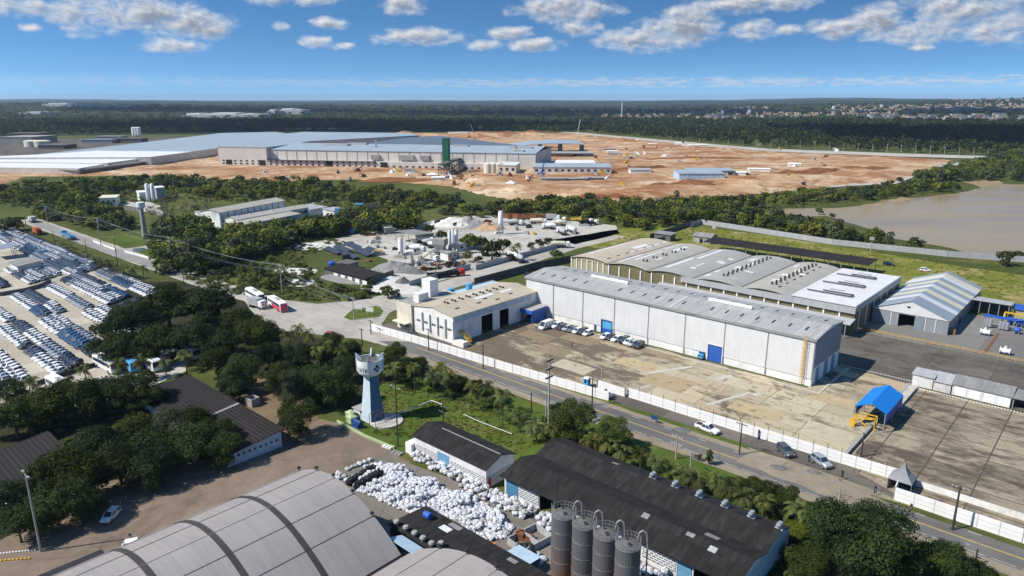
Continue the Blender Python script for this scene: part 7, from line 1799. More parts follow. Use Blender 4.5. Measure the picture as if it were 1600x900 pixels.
SAPL = [big_tree(1108, 719, 9, 'tall', 'mat_leaf_dark', 'taller of two dark saplings standing beside the road', n=420, leaf=.16), big_tree(1091, 715, 6, 'round', 'mat_leaf_dark', 'shorter of two dark saplings standing beside the road', n=260, leaf=.17)]
# palms
def palm_mesh(seed, H=1.0):
    r = random.Random(seed); v = []
    for k in range(17):
        az = k * 2.399 + r.uniform(-.2, .2); el = r.uniform(-.25, 1.15) if k > 4 else r.uniform(.9, 1.4); L = r.uniform(2.5, 3.3); p = Vector((0, 0, 0)); d = Vector((math.cos(az) * math.cos(el), math.sin(az) * math.cos(el), math.sin(el)))
        side = Vector((-math.sin(az), math.cos(az), 0)); n = 8
        for s in range(n):
            q = p + d * (L / n); w = .5 * math.sin(math.pi * (.12 + .85 * s / n)) + .08
            for t in range(2):
                a = p.lerp(q, t / 2); c = p.lerp(q, t / 2 + .34)
                for sg in (-1, 1):
                    o = side * sg * w * r.uniform(.8, 1.2) + d * .28 + Vector((0, 0, -.28 * w - r.uniform(0, .18)))
                    v += [a, c, c + o, a + o * 1.0]
            p = q; d = (d + Vector((0, 0, -.20 - .05 * s))).normalized()
    return np.array([tuple(q) for q in v])
PALM = [quads_mesh('palm_fronds', palm_mesh(s), 'mat_leaf_palm') for s in (1, 2, 3)]
def palm_trunk(seed):
    q = MB(); r = random.Random(seed); dx, dy = r.uniform(-.5, .5), r.uniform(-.4, .4); pr = Vector((0, 0, -.1))
    for k in range(1, 7):
        t = k / 6; c = Vector((dx * t * t, dy * t * t, t)); q.cyl(pr, c, .15 - .05 * (t - .16), .15 - .05 * t, 8, caps=False); pr = c
    return q.mesh('palm_trunk', ['mat_trunk'], True, False), (dx, dy)
PT = [palm_trunk(s) for s in (1, 2, 3)]
def palm(x, yb, yt, s=1.0):
    """foot and crown heart as sighted"""
    p = G(x, yb); lo, hi = .5, 25
    for _ in range(40):
        m_ = (lo + hi) / 2
        if px_of((p.x, p.y, m_))[1] > yt: lo = m_
        else: hi = m_
    H = max(2.2, lo); i = rv.randint(0, 2)
    o = bpy.data.objects.new('palm_tree', None); COL.objects.link(o); o.location = (p.x, p.y, 0); o.rotation_euler = (0, 0, rv.uniform(0, 6.3))
    tag(o, '', 'palm tree')
    tm, (dx, dy) = PT[i]
    a = bpy.data.objects.new('trunk', tm); COL.objects.link(a); a.parent = o; a.scale = (1, 1, H)
    a = bpy.data.objects.new('crown', PALM[i]); COL.objects.link(a); a.parent = o; a.location = (dx, dy, H - .1); a.scale = (s,) * 3
    return o
PZ = {'the trees left of the water tower': [(455, 560, 524), (481, 560, 524), (470, 545, 512), (497, 580, 548), (536, 575, 552), (512, 572, 540), (440, 575, 545)],
 'the lawn edge between the water tower and the road': [(592, 600, 560), (649, 614, 574), (678, 622, 588), (703, 612, 588), (735, 642, 610), (785, 664, 618), (618, 608, 578), (690, 600, 576), (760, 632, 606), (812, 676, 652), (838, 690, 664), (864, 692, 668)],
 'the strip behind the long black roof': [(925, 712, 688), (950, 716, 692), (975, 736, 706), (1000, 742, 716), (1027, 756, 722), (1048, 754, 736), (1066, 768, 742), (1085, 775, 748), (1120, 782, 752), (1140, 790, 764), (1190, 812, 782), (1160, 800, 772), (1262, 832, 800), (1240, 826, 796)],
 'the row of palms before the buses': [(186, 596, 572), (226, 592, 566), (260, 588, 568), (292, 582, 560), (136, 596, 578), (48, 620, 600)],
 'the roadside hedge by the car lot': [(160, 424, 410), (172, 426, 412), (186, 432, 418), (196, 434, 420), (208, 436, 420), (226, 446, 420), (150, 416, 405)]}
for z, L_s in PZ.items(): autolabel([palm(*q, s=rv.uniform(.85, 1.15)) for q in L_s], '{n} palm from the left in ' + z)
# trees of the middle distance: one mesh each
MID = {
 'the wood below the earthworks': ([(0, 300), (60, 290), (130, 288), (240, 282), (330, 286), (470, 288), (580, 300), (700, 312), (760, 326), (700, 338), (610, 330), (540, 320), (450, 315), (330, 312), (250, 296), (200, 300), (180, 318), (100, 326), (0, 318)], 92, (2.4, 4.6)),
 'the trees beside the left road': ([(40, 338), (120, 336), (160, 332), (215, 348), (205, 362), (150, 360), (100, 348), (60, 345)], 22, (2.6, 4.4)),
 'the dense trees below the long works': ([(245, 395), (262, 360), (310, 360), (330, 375), (400, 372), (480, 362), (545, 345), (600, 338), (650, 345), (650, 362), (540, 370), (470, 378), (420, 400), (330, 432), (260, 430)], 58, (3.4, 5.6)),
 'the scrub right of the left road': ([(290, 440), (340, 430), (420, 408), (470, 408), (500, 440), (560, 462), (600, 462), (590, 468), (500, 478), (440, 470), (380, 450)], 24, (1.5, 3.0)),
 'the belt behind the bay hall': ([(700, 340), (760, 330), (860, 318), (990, 324), (1090, 322), (1120, 330), (1200, 344), (1300, 366), (1380, 385), (1500, 398), (1460, 398), (1300, 378), (1200, 362), (1080, 348), (1000, 362), (960, 350), (860, 332), (760, 340)], 70, (2.6, 4.8)),
 'the shrubs on the spit by the pond': ([(1090, 322), (1180, 310), (1280, 303), (1400, 293), (1480, 290), (1505, 298), (1440, 304), (1370, 312), (1300, 318), (1240, 320), (1200, 326), (1120, 328)], 36, (2.0, 4.0)),
 'the wood at the right above the pond': ([(1400, 284), (1470, 272), (1520, 258), (1600, 240), (1600, 284), (1530, 282), (1480, 286), (1440, 292)], 44, (3.4, 5.8)),
}
MIDT = [template(k, s, m, 620 if k != 'bush' else 420, .125 if k != 'bush' else .15, True)[0] for k, s, m in (('round', 1, D_), ('round', 2, M_), ('broad', 1, M_), ('bush', 1, L_), ('round', 3, D_), ('bush', 2, M_), ('tall', 1, 'mat_leaf_grey'), ('broad', 2, D_), ('tall', 2, M_), ('bush', 3, 'mat_leaf_grey'))]
rm = random.Random(99); extra = []
def scatter(poly, n, rmin):
    xs = [p[0] for p in poly]; ys = [p[1] for p in poly]; W = [G(*p) for p in poly]; out = []
    X0, X1 = min(p.x for p in W), max(p.x for p in W); Y0, Y1 = min(p.y for p in W), max(p.y for p in W); t = 0
    while len(out) < n and t < n * 400:
        t += 1; p = (rm.uniform(X0, X1), rm.uniform(Y0, Y1))
        if inside(p, W) and all((p[0] - q[0]) ** 2 + (p[1] - q[1]) ** 2 > rmin ** 2 for q in out): out.append(p)
    return out
for z, (poly, n, (r0, r1)) in MID.items():
    T = []; n = int(n * .5)
    for p in scatter(poly, n * (10 if 'scrub' not in z else 2), r0 * .85):
        s = rm.uniform(r0, r1); me = rm.choice(MIDT)
        if 'spit' in z or 'scrub' in z or 'behind' in z: me = rm.choice(MIDT[1:7] + MIDT[3:4])
        T.append((p, s, me))
    T.sort(key=lambda q: q[0][1]); keep = T[:n // 2] + rm.sample(T[n // 2:], max(0, min(len(T) - n // 2, n - n // 2)))
    ids = {id(q) for q in keep}; extra += [q for q in T if id(q) not in ids]
    K = []
    for p, s, me in keep:
        o = bpy.data.objects.new('tree', me); COL.objects.link(o); o.location = (p[0], p[1], 0); o.scale = (s, s, s * rm.uniform(.85, 1.15)); o.rotation_euler = (0, 0, rm.uniform(0, 6.3)); K.append(tag(o, '', 'tree'))
    autolabel(K, '{n} tree from the left in ' + z)
# individual solitary trees
SOL = [(997, 381, 8, 'a small tree by the corner of the bay hall'), (1572, 404, 12, 'round bush on the field edge by the pond, left of two'), (1590, 397, 9, 'round bush on the field edge by the pond, right of two'), (830, 384, 7, 'small umbrella tree on the grass of the street corner, left'), (843, 381, 8, 'small umbrella tree on the grass of the street corner, middle'), (857, 379, 9, 'small umbrella tree on the grass of the street corner, right'), (868, 396, 12, 'wide dark bush beside the pale tank trailer'), (582, 441, 7, 'round dark tree at the corner of the dark long shed'), (605, 456, 12, 'dense bush at the street corner below the white material heap'), (575, 452, 10, 'bush left of the street corner bush'), (618, 460, 9, 'bush at the end of the street corner hedge'), (250, 412, 11, 'slim dark tree at the roadside by the palms'), (668, 362, 11, 'tree behind the batching silos, leftmost'), (690, 366, 12, 'tree behind the batching silos, second'), (735, 374, 18, 'dark tree right of the joined silos'), (752, 378, 16, 'second dark tree right of the joined silos'), (768, 392, 20, 'broad green tree at the wall of the side street'), (786, 386, 15, 'dark tree beside the palm at the side street'), (748, 404, 8, 'bush at the end of the pale street wall'), (800, 400, 9, 'low dark bush by the side street trucks'), (12, 352, 12, 'dark tree at the left edge by the road bend'), (26, 350, 10, 'second dark tree at the road bend'), (878, 312, 8, 'dark tree before the earth bank, left of two'), (922, 310, 9, 'dark tree before the earth bank, right of two'), (1015, 312, 7, 'lone dark tree at the foot of the orange bank'), (490, 283, 10, 'dark tree standing up before the factory'), (440, 512, 0, ''), (1280, 330, 6, 'small shrub on the islet in the pond, left'), (1300, 338, 5, 'small shrub on the islet in the pond, right'), (1386, 412, 0, ''), (1560, 398, 0, '')]
for x, y, rp, lb in SOL:
    if rp: big_tree(x, y, rp, 'round' if rm.random() < .6 else 'broad', rm.choice((D_, D_, M_)), lb, n=700, leaf=.13)
for i, (x, b_, t_) in enumerate(((808, 408, 384), (802, 404, 388), (728, 410, 398), (733, 408, 396), (222, 328, 310))):
    o = palm(x, b_, t_, .9); o['label'] = ('palm by the side street next to the umbrella trees, right', 'palm by the side street next to the umbrella trees, left', 'short palm beside the batching office, left', 'short palm beside the batching office, right', 'lone palm before the twin white silos')[i]
# uncountable green: the far wood, the rest of the belts, the undergrowth
def mass(name, items, m, label, n_leaf, leaf, flat=1.0, kind='round'):
    B = [leaf_arrays(blobs_for(kind, s), n_leaf, leaf) for s in (1, 2, 3, 4, 5)]
    V = []
    for i, (x, y, z, s) in enumerate(items):
        a = rm.uniform(0, 6.3); c, s_ = math.cos(a), math.sin(a); v = B[i % 5]
        V.append(np.stack([(v[:, 0] * c - v[:, 1] * s_) * s + x, (v[:, 0] * s_ + v[:, 1] * c) * s + y, v[:, 2] * s * flat * rm.uniform(.85, 1.2) + z], 1))
    me = quads_mesh(name, np.concatenate(V), m); o = bpy.data.objects.new(name, me); COL.objects.link(o)
    return tag(o, label, 'woodland', None, 'stuff')
def fill(poly, n): 
    W = [G(*p) for p in poly]; out = []
    X0, X1 = min(p.x for p in W), max(p.x for p in W); Y0, Y1 = min(p.y for p in W), max(p.y for p in W)
    while len(out) < n:
        p = (rm.uniform(X0, X1), rm.uniform(Y0, Y1))
        if inside(p, W): out.append(p)
    return out
def lift(p): 
    r = math.hypot(*p); return hill_h(p[0], p[1], r) if r > 1900 else 0
F1 = [(860, 209), (900, 206), (1000, 214), (1200, 231), (1400, 238), (1560, 243), (1640, 236), (1640, 196), (1400, 192), (1150, 192), (1000, 190), (930, 188), (860, 194)]
FW = [p for p in fill(F1, 8600) if noise.noise(Vector((p[0] / 90, p[1] / 120, 3))) > -.32]
for k, (m_, w_) in enumerate(((M_, 'green'), (D_, 'dark'), ('mat_leaf_grey', 'greyish'))):
    mass('far_wood', [(*p, lift(p), rm.uniform(2.6, 5.5) * (1.25 if k == 1 else 1)) for i, p in enumerate(FW) if (0, 1, 0, 1, 2, 1)[int((noise.noise(Vector((p[0] / 60, p[1] / 80, 8))) + 1) * 9 + i % 3) % 6] == k], m_, '%s trees of the far right wood beyond the earthworks' % w_, 34, .32, 1.3)
F2 = [(-40, 216), (100, 212), (300, 208), (480, 203), (700, 205), (860, 206), (860, 192), (700, 190), (400, 189), (200, 190), (-40, 192)]
mass('far_wood', [(*p, lift(p), rm.uniform(3.5, 7)) for p in fill(F2, 4200)], D_, 'dark wood belt in the far left beyond the factory roofs', 30, .34, 1.1)
F3 = [(-60, 190), (860, 189), (1700, 190), (1700, 170), (800, 168), (-60, 170)]
mass('far_copse', [(*p, lift(p), rm.uniform(5, 14)) for p in fill(F3, 3600)], D_, 'scattered woods over the plain towards the skyline', 22, .36, .7)
for k, (m_, w_) in enumerate(((D_, 'dark'), (M_, 'green'), (L_, 'pale green'), ('mat_leaf_grey', 'grey green'))):
    mass('wood_belt', [(p[0], p[1], 0, s) for i, (p, s, me) in enumerate(extra) if (0, 1, 1, 2, 0, 1, 3, 2, 1, 0)[i % 10] == k], m_, 'mass of %s bushes filling the belts between yards and earthworks' % w_, 300, .16)
UG = []
for poly, n, a, b_ in (([(0, 322), (100, 328), (180, 318), (330, 315), (450, 318), (560, 330), (640, 336), (700, 316), (580, 302), (330, 290), (130, 290), (0, 300)], 2000, .7, 1.9), ([(250, 400), (330, 380), (480, 370), (560, 380), (470, 400), (500, 440), (590, 455), (560, 470), (420, 470), (300, 445)], 1500, .5, 1.6), ([(700, 338), (860, 322), (1090, 330), (1200, 350), (1490, 400), (1300, 376), (1080, 348), (960, 352)], 700, .6, 1.6), ([(1090, 328), (1210, 312), (1400, 300), (1500, 298), (1430, 306), (1300, 320), (1200, 330)], 520, .5, 1.4), ([(80, 372), (130, 392), (240, 450), (270, 470), (255, 470), (200, 440), (120, 402)], 110, .4, 1.1)):
    UG += [(*p, -.1, rm.uniform(a, b_)) for p in fill(poly, n)]
mass('scrub', UG, L_, 'low green scrub between the trees', 90, .24, .8, 'bush')
UG = []
for poly, n, a, b_ in (([(600, 598), (640, 588), (720, 600), (860, 655), (960, 690), (1080, 735), (1200, 775), (1290, 820), (1240, 830), (1130, 788), (1000, 745), (930, 705), (850, 690), (735, 630)], 520, .35, 1.0), ([(330, 560), (400, 540), (540, 540), (580, 580), (550, 640), (500, 650), (440, 610), (360, 600)], 200, .4, 1.1), ([(0, 640), (250, 600), (320, 640), (360, 690), (200, 770), (60, 830), (0, 840)], 260, .4, 1.2), ([(1190, 900), (1230, 830), (1420, 840), (1540, 890), (1500, 960), (1200, 960)], 260, .5, 1.4)):
    UG += [(*p, -.08, rm.uniform(a, b_)) for p in fill(poly, n)]
mass('undergrowth', UG, M_, 'low leafy undergrowth below the near trees and palms', 260, .16, .8, 'bush')
TF = [(*p, -.05, rm.uniform(.18, .5)) for p in fill([(600, 602), (640, 592), (735, 624), (850, 690), (800, 712), (690, 660), (640, 690), (580, 676)], 900)]
mass('grass_tufts', TF, L_, 'rough grass tufts on the lawn by the tower and white shed', 46, .3, .8, 'bush')
TF = [(*p, -.05, rm.uniform(.3, .9)) for p in fill([(960, 372), (1095, 354), (1300, 386), (1600, 414), (1600, 470), (1520, 460), (1440, 430), (1370, 418), (1360, 410), (1120, 372), (1000, 380)], 700)]
mass('grass_tufts', TF, L_, 'rough weeds on the green field behind the hall', 40, .3, .6, 'bush')
TW = []
for p in fill([(215, 335), (260, 322), (330, 318), (325, 345), (250, 350)], 26): TW.append((*p, 0, rm.uniform(1.6, 3.0)))
mass('bare_shrubs', TW, 'mat_twig', 'leafless grey brown shrubs below the twin silos', 150, .13, 1.1)
# ================= bulk bags ================================================================
plain('mat_bag_white', (.58, .585, .61), .7, .10, 1.6); plain('mat_bag_black', (.02, .02, .022), .55, .3, 2)
BAGS = []; plain('mat_bag_grey', (.40, .395, .38), .75, .2, 2.0)
for s in range(10):
    q = bmesh.new(); bmesh.ops.create_icosphere(q, subdivisions=3, radius=1)
    for v in q.verts:
        c = v.co.copy(); n1 = noise.noise(Vector((c.x * 1.6 + s * 9, c.y * 1.6, c.z * 1.6))); n2 = noise.noise(Vector((c.x * 4.5, c.y * 4.5 + s * 5, c.z * 4.5))); n3 = noise.noise(Vector((c.x * 11, c.y * 11, c.z * 11 + s)))
        e = max(abs(c.x), abs(c.y)); f = (1 + .10 * (1 - e) * 2) * (1 + .30 * n1 + .30 * n2 + .16 * n3)
        v.co = Vector((c.x * .56 * f, c.y * .56 * f, .46 + c.z * .44 * f ))
    me = bpy.data.meshes.new('bag'); q.to_mesh(me); q.free(); me.materials.append(MATS['mat_bag_white' if s not in (3, 8) else 'mat_bag_grey']); BAGS.append(me)
HEAP = [at(*q) for q in ((540, 752), (560, 742), (580, 727), (612, 726), (650, 748), (700, 768), (760, 790), (800, 826), (790, 842), (740, 850), (712, 838), (690, 815), (650, 806), (620, 795), (590, 780), (560, 768))]
def bag_h(u, v):
    d = min(abs((Vector(p) - Vector((u, v))).length) for p in HEAP); return min(1.0, d / 3.5)
rb = random.Random(12); bags = []
BALES = [at(*q) for q in [(546 + i * 4.6, 758 - i * 2.7) for i in range(9)] + [(558 + i * 4.8, 764 - i * 2.8) for i in range(8)]]
def try_bag(u, v, z, s, zone, rmin=.8, pool=bags):
    if any((u - q[0]) ** 2 + (v - q[1]) ** 2 < 1.0 for q in BALES): return False
    if all((u - q[0]) ** 2 + (v - q[1]) ** 2 > (rmin * (s + q[3]) / 2) ** 2 or abs(z - q[2]) > .5 for q in pool[-900:]): pool.append((u, v, z, s, zone)); return True
us = [p[0] for p in HEAP]; vs = [p[1] for p in HEAP]
for lay in range(3):
    for _ in range(26000):
        u, v = rb.uniform(min(us), max(us)), rb.uniform(min(vs), max(vs))
        if not inside((u, v), HEAP): continue
        k = bag_h(u, v)
        if lay and (k < .25 + .3 * lay or noise.noise(Vector((u / 4, v / 4, lay))) < -.1 + .25 * (lay - 1)): continue
        try_bag(u, v, .02 + lay * .52 + (rb.uniform(-.1, .2) if lay else 0), rb.uniform(.52, .86), 'the big heap of white bags', .84)
def along(pts, n, w, zone, lay=1):
    P_ = [at(*q) for q in pts]; t = 0; c = 0
    while c < n and t < n * 30:
        t += 1; k = rb.randint(0, len(P_) - 2); a = Vector(P_[k]).lerp(Vector(P_[k + 1]), rb.random()); L_ = rb.randint(0, lay - 1)
        if try_bag(a.x + rb.uniform(-.3, .3) * .3, a.y + rb.uniform(-w, w), .02 + L_ * .65, rb.uniform(.7, 1.0), zone, .85): c += 1
along([(650, 712), (700, 740), (760, 775), (800, 795), (828, 806)], 130, 1.35, 'the row of bags before the two sheds', 2)
along([(524, 742), (536, 748)], 9, .8, 'the small bag group by the hangar end')
along([(548, 732), (575, 722)], 26, 1.2, 'the bag group behind the black bales', 1)
along([(846, 818), (862, 834)], 26, 1.1, 'the bags left of the silos', 3)
along([(1000, 894), (1040, 905)], 16, .8, 'the bags right of the silos', 2)
along([(838, 870), (848, 878)], 4, .5, 'the few bags in front of the silos')
bags.sort(key=lambda q: (S(q[0], q[1], q[2]) - Vector((0, 0, CH))).length - 2.2 * q[2] - (30 if 'big heap' not in q[4] else 0))
ZB = {}
for u, v, z, s, zone in bags[:295]:
    o = bpy.data.objects.new('bulk_bag', rb.choice(BAGS)); COL.objects.link(o); place(o, u, v, 0, z, (s * rb.uniform(.85, 1.25), s * rb.uniform(.85, 1.2), s * rb.uniform(.75, 1.0))); o.rotation_euler = (rb.uniform(-.2, .2), rb.uniform(-.2, .2), rb.uniform(0, 6.3)); tag(o, '', 'bag'); o['group'] = zone; ZB.setdefault(zone, []).append(o)
for zone, os_ in ZB.items(): autolabel(os_, '{n} white bag counted from the left in ' + zone)
V, Fc = [], []
for u, v, z, s, zone in bags[295:]:
    me = rb.choice(BAGS); M4 = Matrix.Translation(S(u, v, z)) @ Matrix.Rotation(rb.uniform(0, 6.3), 4, 'Z') @ Matrix.Diagonal((s * rb.uniform(.85, 1.25), s * rb.uniform(.85, 1.2), s * rb.uniform(.75, 1.0), 1)); o = len(V)
    V += [tuple(M4 @ q.co) for q in me.vertices]; Fc += [tuple(k + o for k in p.vertices) for p in me.polygons]
if V:
    me = bpy.data.meshes.new('bag_heap'); me.from_pydata(V, [], Fc); me.materials.append(MATS['mat_bag_white'])
    o = bpy.data.objects.new('bag_heap', me); COL.objects.link(o); tag(o, 'rest of the big heap of white bags', 'bags', None, 'stuff')
BB = []
for k, (x, y) in enumerate([(546 + i * 4.6, 758 - i * 2.7) for i in range(9)] + [(558 + i * 4.8, 764 - i * 2.8) for i in range(8)] + [(812 + 5.5 * (i % 4), 862 + 8 * (i // 4)) for i in range(10)]):
    o = bpy.data.objects.new('black_bale', None); me = BAGS[k % 10].copy(); me.materials.clear(); me.materials.append(MATS['mat_bag_black'])
    o = bpy.data.objects.new('black_bale', me); COL.objects.link(o); place(o, *at(x, y), rb.uniform(0, 90), .02, (1.15, 1.15, 1.5)); BB.append(tag(o, '', 'bale', 'black bales in the bag yard'))
autolabel(BB, '{n} black bale from the left in the bag yard')
q = MB()
for a, c in (((0, 0), (4, 0)), ((4, 0), (4, 6)), ((4, 6), (0, 6)), ((0, 6), (0, 0)), ((0, 3), (4, 3))): q.beam((*a, .6), (*c, .6), .22, 1.2)
q = q.obj('open_pit', 'mat_light_grey_roof'); place(q, *at(793, 850), -8); tag(q, 'open concrete block pit between bags and black bales', 'pit')
q = MB(); q.prism([(0, 2.3), (3, 2.0), (3, 2.1), (0, 2.4)], 0, 4.5, 0, 'x'); q.box(.1, 4.4, .1, .2, 0, 2.25); q.box(.1, 4.4, 2.8, 2.9, 0, 1.95)
q = q.obj('pale_shelter', 'mat_pale_blue'); place(q, *at(790, 884), 0); tag(q, 'small pale blue roofed shelter beside the black bales', 'shelter')
q = MB(); q.box(-1, 1, -.6, .6, .3, 1.1); q.box(-.4, .5, -.5, .5, 1.1, 2.0); q.cyl((.5, -.7, .4), (.5, .7, .4), .4); q.cyl((-.6, -.7, .4), (-.6, .7, .4), .4)
q = q.obj('small_loader', 'mat_orange'); place(q, *at(769, 868), 30); tag(q, 'small orange loader near the black low roof', 'loader')
q = MB(); q.box(-1.5, 1.5, -.8, .8, .1, .5); q.box(-1.2, .2, -.7, .7, .5, 1.2); q.box(.5, 1.4, -.6, .6, .5, .9)
q = q.obj('rusty_scrap', 'mat_rust'); place(q, *at(818, 842), 20); tag(q, 'rusty scrap pieces beside the concrete pit', 'scrap')
q = MB(); q.lathe([(.1, 0), (1.8, .2), (1.5, .9), (.6, 1.3), (.05, 1.35)], 12); q = q.obj('covered_heap', 'mat_wood' if 0 else plain('mat_tarp', (.27, .25, .17), .85, .2).name, None, smooth=True); place(q, *at(708, 826)); tag(q, 'olive tarpaulin covered heap among the white bags', 'heap')
for i, (x, y) in enumerate(((605, 699), (619, 709))):
    q = MB()
    for k in range(6): q.box(-1 + .4 * k, -.7 + .4 * k, -.5, .5 + .1 * (k % 3), 0, .3 + .15 * (k % 2))
    q = q.obj('litter_pile', 'mat_off_white' if i == 0 else 'mat_grey_concrete'); place(q, *at(x, y), 10); tag(q, ('white litter pile against the lawn wall', 'old tyre coloured rubble by the white shed cabin')[i], 'litter')
# ================= poles, wires, flags, people ==============================================
def height_at(x, yb, yt):
    p = G(x, yb); lo, hi = .5, 60
    for _ in range(40):
        m_ = (lo + hi) / 2
        if px_of((p.x, p.y, m_))[1] > yt: lo = m_
        else: hi = m_
    return lo
def pole(x, yb, yt, label, kind='wood', arms=1, lamp=0, ang=0, w=1.0, dark=0):
    g = wroot('utility_pole' if arms else 'lamp_post', label, 'pole' if arms else 'lamp post', G(x, yb), AX + rad(90 + ang)); H = height_at(x, yb, yt)
    q = MB(); q.cyl((0, 0, 0), (0, 0, H), .17 * w, .11 * w, 8); q.obj('pole', 'mat_pole_concrete' if kind == 'concrete' else 'mat_pole_wood', g, smooth=True)
    for k in range(arms):
        q = MB(); z = H - .4 - k * (1.5 if not dark else 1.9); q.beam((0, -1.2, z), (0, 1.2, z), .12 + .25 * dark, .14 + .1 * dark)
        q.obj('crossarm', 'mat_pole_wood' if kind == 'wood' or dark else 'mat_pole_concrete', g)
        q = MB()
        for y in (-1.1, -.5, .5, 1.1): q.cyl((0, y, z + .07), (0, y, z + .3), .05, n=6)
        q.obj('insulator', 'mat_off_white', g)
    if lamp:
        q = MB()
        for s in ((-1, 1) if lamp == 2 else (1,)): q.beam((0, 0, H - .1), (0, s * 1.3, H + .15), .07); q.box(-.16, .16, s * 1.3 - .3, s * 1.3 + .3, H + .1, H + .22)
        q.obj('lamp_head', 'mat_galvanised', g)
    return g, H
TALL = [(75, 350, 322), (158, 384, 340), (269, 418, 370), (441, 458, 413)]
PO = []
for i, (x, b_, t_) in enumerate(TALL): PO.append(pole(x, b_, t_, '%s tall concrete pole of the power line right of the left road, counted from the far end' % ordn(i + 1).capitalize() if 0 else '%s tall concrete power pole from the left, right of the left road' % ordn(i + 1), 'concrete', 2, w=1.3))
PX = [(553, 500, 465), (737, 525, 498)]
for i, (x, b_, t_) in enumerate(PX): PO.append(pole(x, b_, t_, ('concrete pole at the junction island with power lines', 'concrete pole at the wall corner by the junction')[i], 'concrete', 1))
runs = [g for g, _ in PO]
for k in range(6):
    b = MB()
    for (g, H), (g2, H2) in zip(PO, PO[1:]):
        off = (-1.1, -.5, .5, 1.1, -1.1, 1.1)[k]; z0, z1 = [h - .1 - (1.5 if k > 3 else 0) for h in (H, H2)]
        d = Vector((math.cos(AX + rad(90)), math.sin(AX + rad(90)), 0)); s_ = d * off * 1.0
        a, c = g.location + s_ + Vector((0, 0, z0)), g2.location + s_ + Vector((0, 0, z1)); pr = a
        for t in range(1, 13):
            f = t / 12; p = a.lerp(c, f); p.z -= 4 * (1.2 + .35 * k) * f * (1 - f); b.cyl(pr, p, .022, n=4, caps=False); pr = p
    o = b.obj('power_cable', 'mat_galvanised', uv=False); tag(o, 'thin bright power cable slung between the tall concrete poles', 'cable', 'cables of the left power line')
pole(857, 668, 560, 'tall concrete pole with three crossarms standing in the shrubs before the road', 'concrete', 3, ang=-90, w=1.4, dark=1)
pole(1155, 710, 660, 'dark wooden pole at the forecourt behind the white pickup', 'wood', 1)
pole(755, 576, 538, 'dark wooden pole by the verge outside the beige hall wall', 'wood', 1)
pole(925, 634, 590, 'dark wooden pole beside the entrance gate', 'wood', 1)
pole(1488, 828, 760, 'dark wooden pole at the roadside wall near the right edge', 'wood', 1, w=1.2)
pole(830, 646, 614, 'short wooden pole in the bushes left of the tall pole', 'wood', 1)
pole(853, 655, 612, 'thin pale pole just left of the tall concrete pole', 'concrete', 1)
pole(1056, 717, 680, 'transformer pole before the road among palms', 'concrete', 2)
pole(1078, 742, 706, 'pale street lamp bending over the road by the saplings', 'concrete', 0, 1)
pole(1308, 802, 758, 'grey pole at the near roadside above the big tree', 'concrete', 0, 1)
pole(1523, 882, 858, 'short dark post at the near roadside in the corner', 'wood', 0, 1)
pole(670, 548, 513, 'wooden pole at the wall of the white front', 'wood', 1)
pole(566, 540, 513, 'thin pole behind the palms by the junction', 'wood', 1)
pole(580, 522, 500, 'small pole at the junction edge', 'wood', 1)
pole(622, 698, 606, 'very tall dark lamp mast beside the tower lawn', 'wood', 0, 2)
pole(64, 862, 742, 'tall grey lamp post at the lower left corner', 'concrete', 0, 2)
pole(693, 668, 632, 'short pole with wires behind the white block shed', 'wood', 2)
pole(1345, 714, 676, 'thin dark lamp post in the yard corner by the long wall', 'wood', 0, 1)
pole(681, 436, 418, 'thin dark pole at the pale wall of the batching yard', 'wood', 0, 1)
pole(721, 424, 396, 'leaning grey pole beside the batching plant', 'concrete', 0, 1)
pole(940, 602, 576, 'thin pale post in the yard behind the gate', 'concrete', 0, 1)
for i, (x, b_, t_) in enumerate(((85, 378, 360), (138, 410, 374), (184, 414, 372), (288, 446, 424), (41, 352, 336))):
    pole(x, b_, t_, '%s lamp post from the left along the left road' % ordn(i + 1), 'wood', 0, 1)
FR = []
for k in range(26):
    x = 980 + k * 22.5; y = 214 + (x - 980) * .047 + (2 if x < 1200 else 0)
    q = MB(); q.cyl((0, 0, 0), (0, 0, 11), .28, .2, 6); q.beam((-1.5, 0, 10.4), (1.5, 0, 10.4), .25); q = q.obj('road_pole', 'mat_pole_concrete'); q.location = G(x, y + 6); FR.append(tag(q, '', 'pole', 'poles along the far forest road'))
autolabel(FR, '{n} pole from the left along the far forest road')
FL = [(1183, 691, 674, 'mat_deep_blue', 'dark blue feather flag by the long wall behind the white pickup'), (1213, 705, 696, 'mat_pink', 'short pink banner beside the grey car'), (1261, 726, 714, 'mat_deep_blue', 'dark blue feather flag between the grey and silver cars'), (1313, 750, 738, 'mat_green_net', 'green and yellow feather flag right of the silver car'), (1364, 775, 762, 'mat_deep_blue', 'dark blue feather flag left of the pointed tent'), (1420, 803, 790, 'mat_red', 'red feather flag before the roadside wall'), (1487, 826, 813, 'mat_deep_blue', 'dark blue feather flag at the foot of the right roadside pole')]
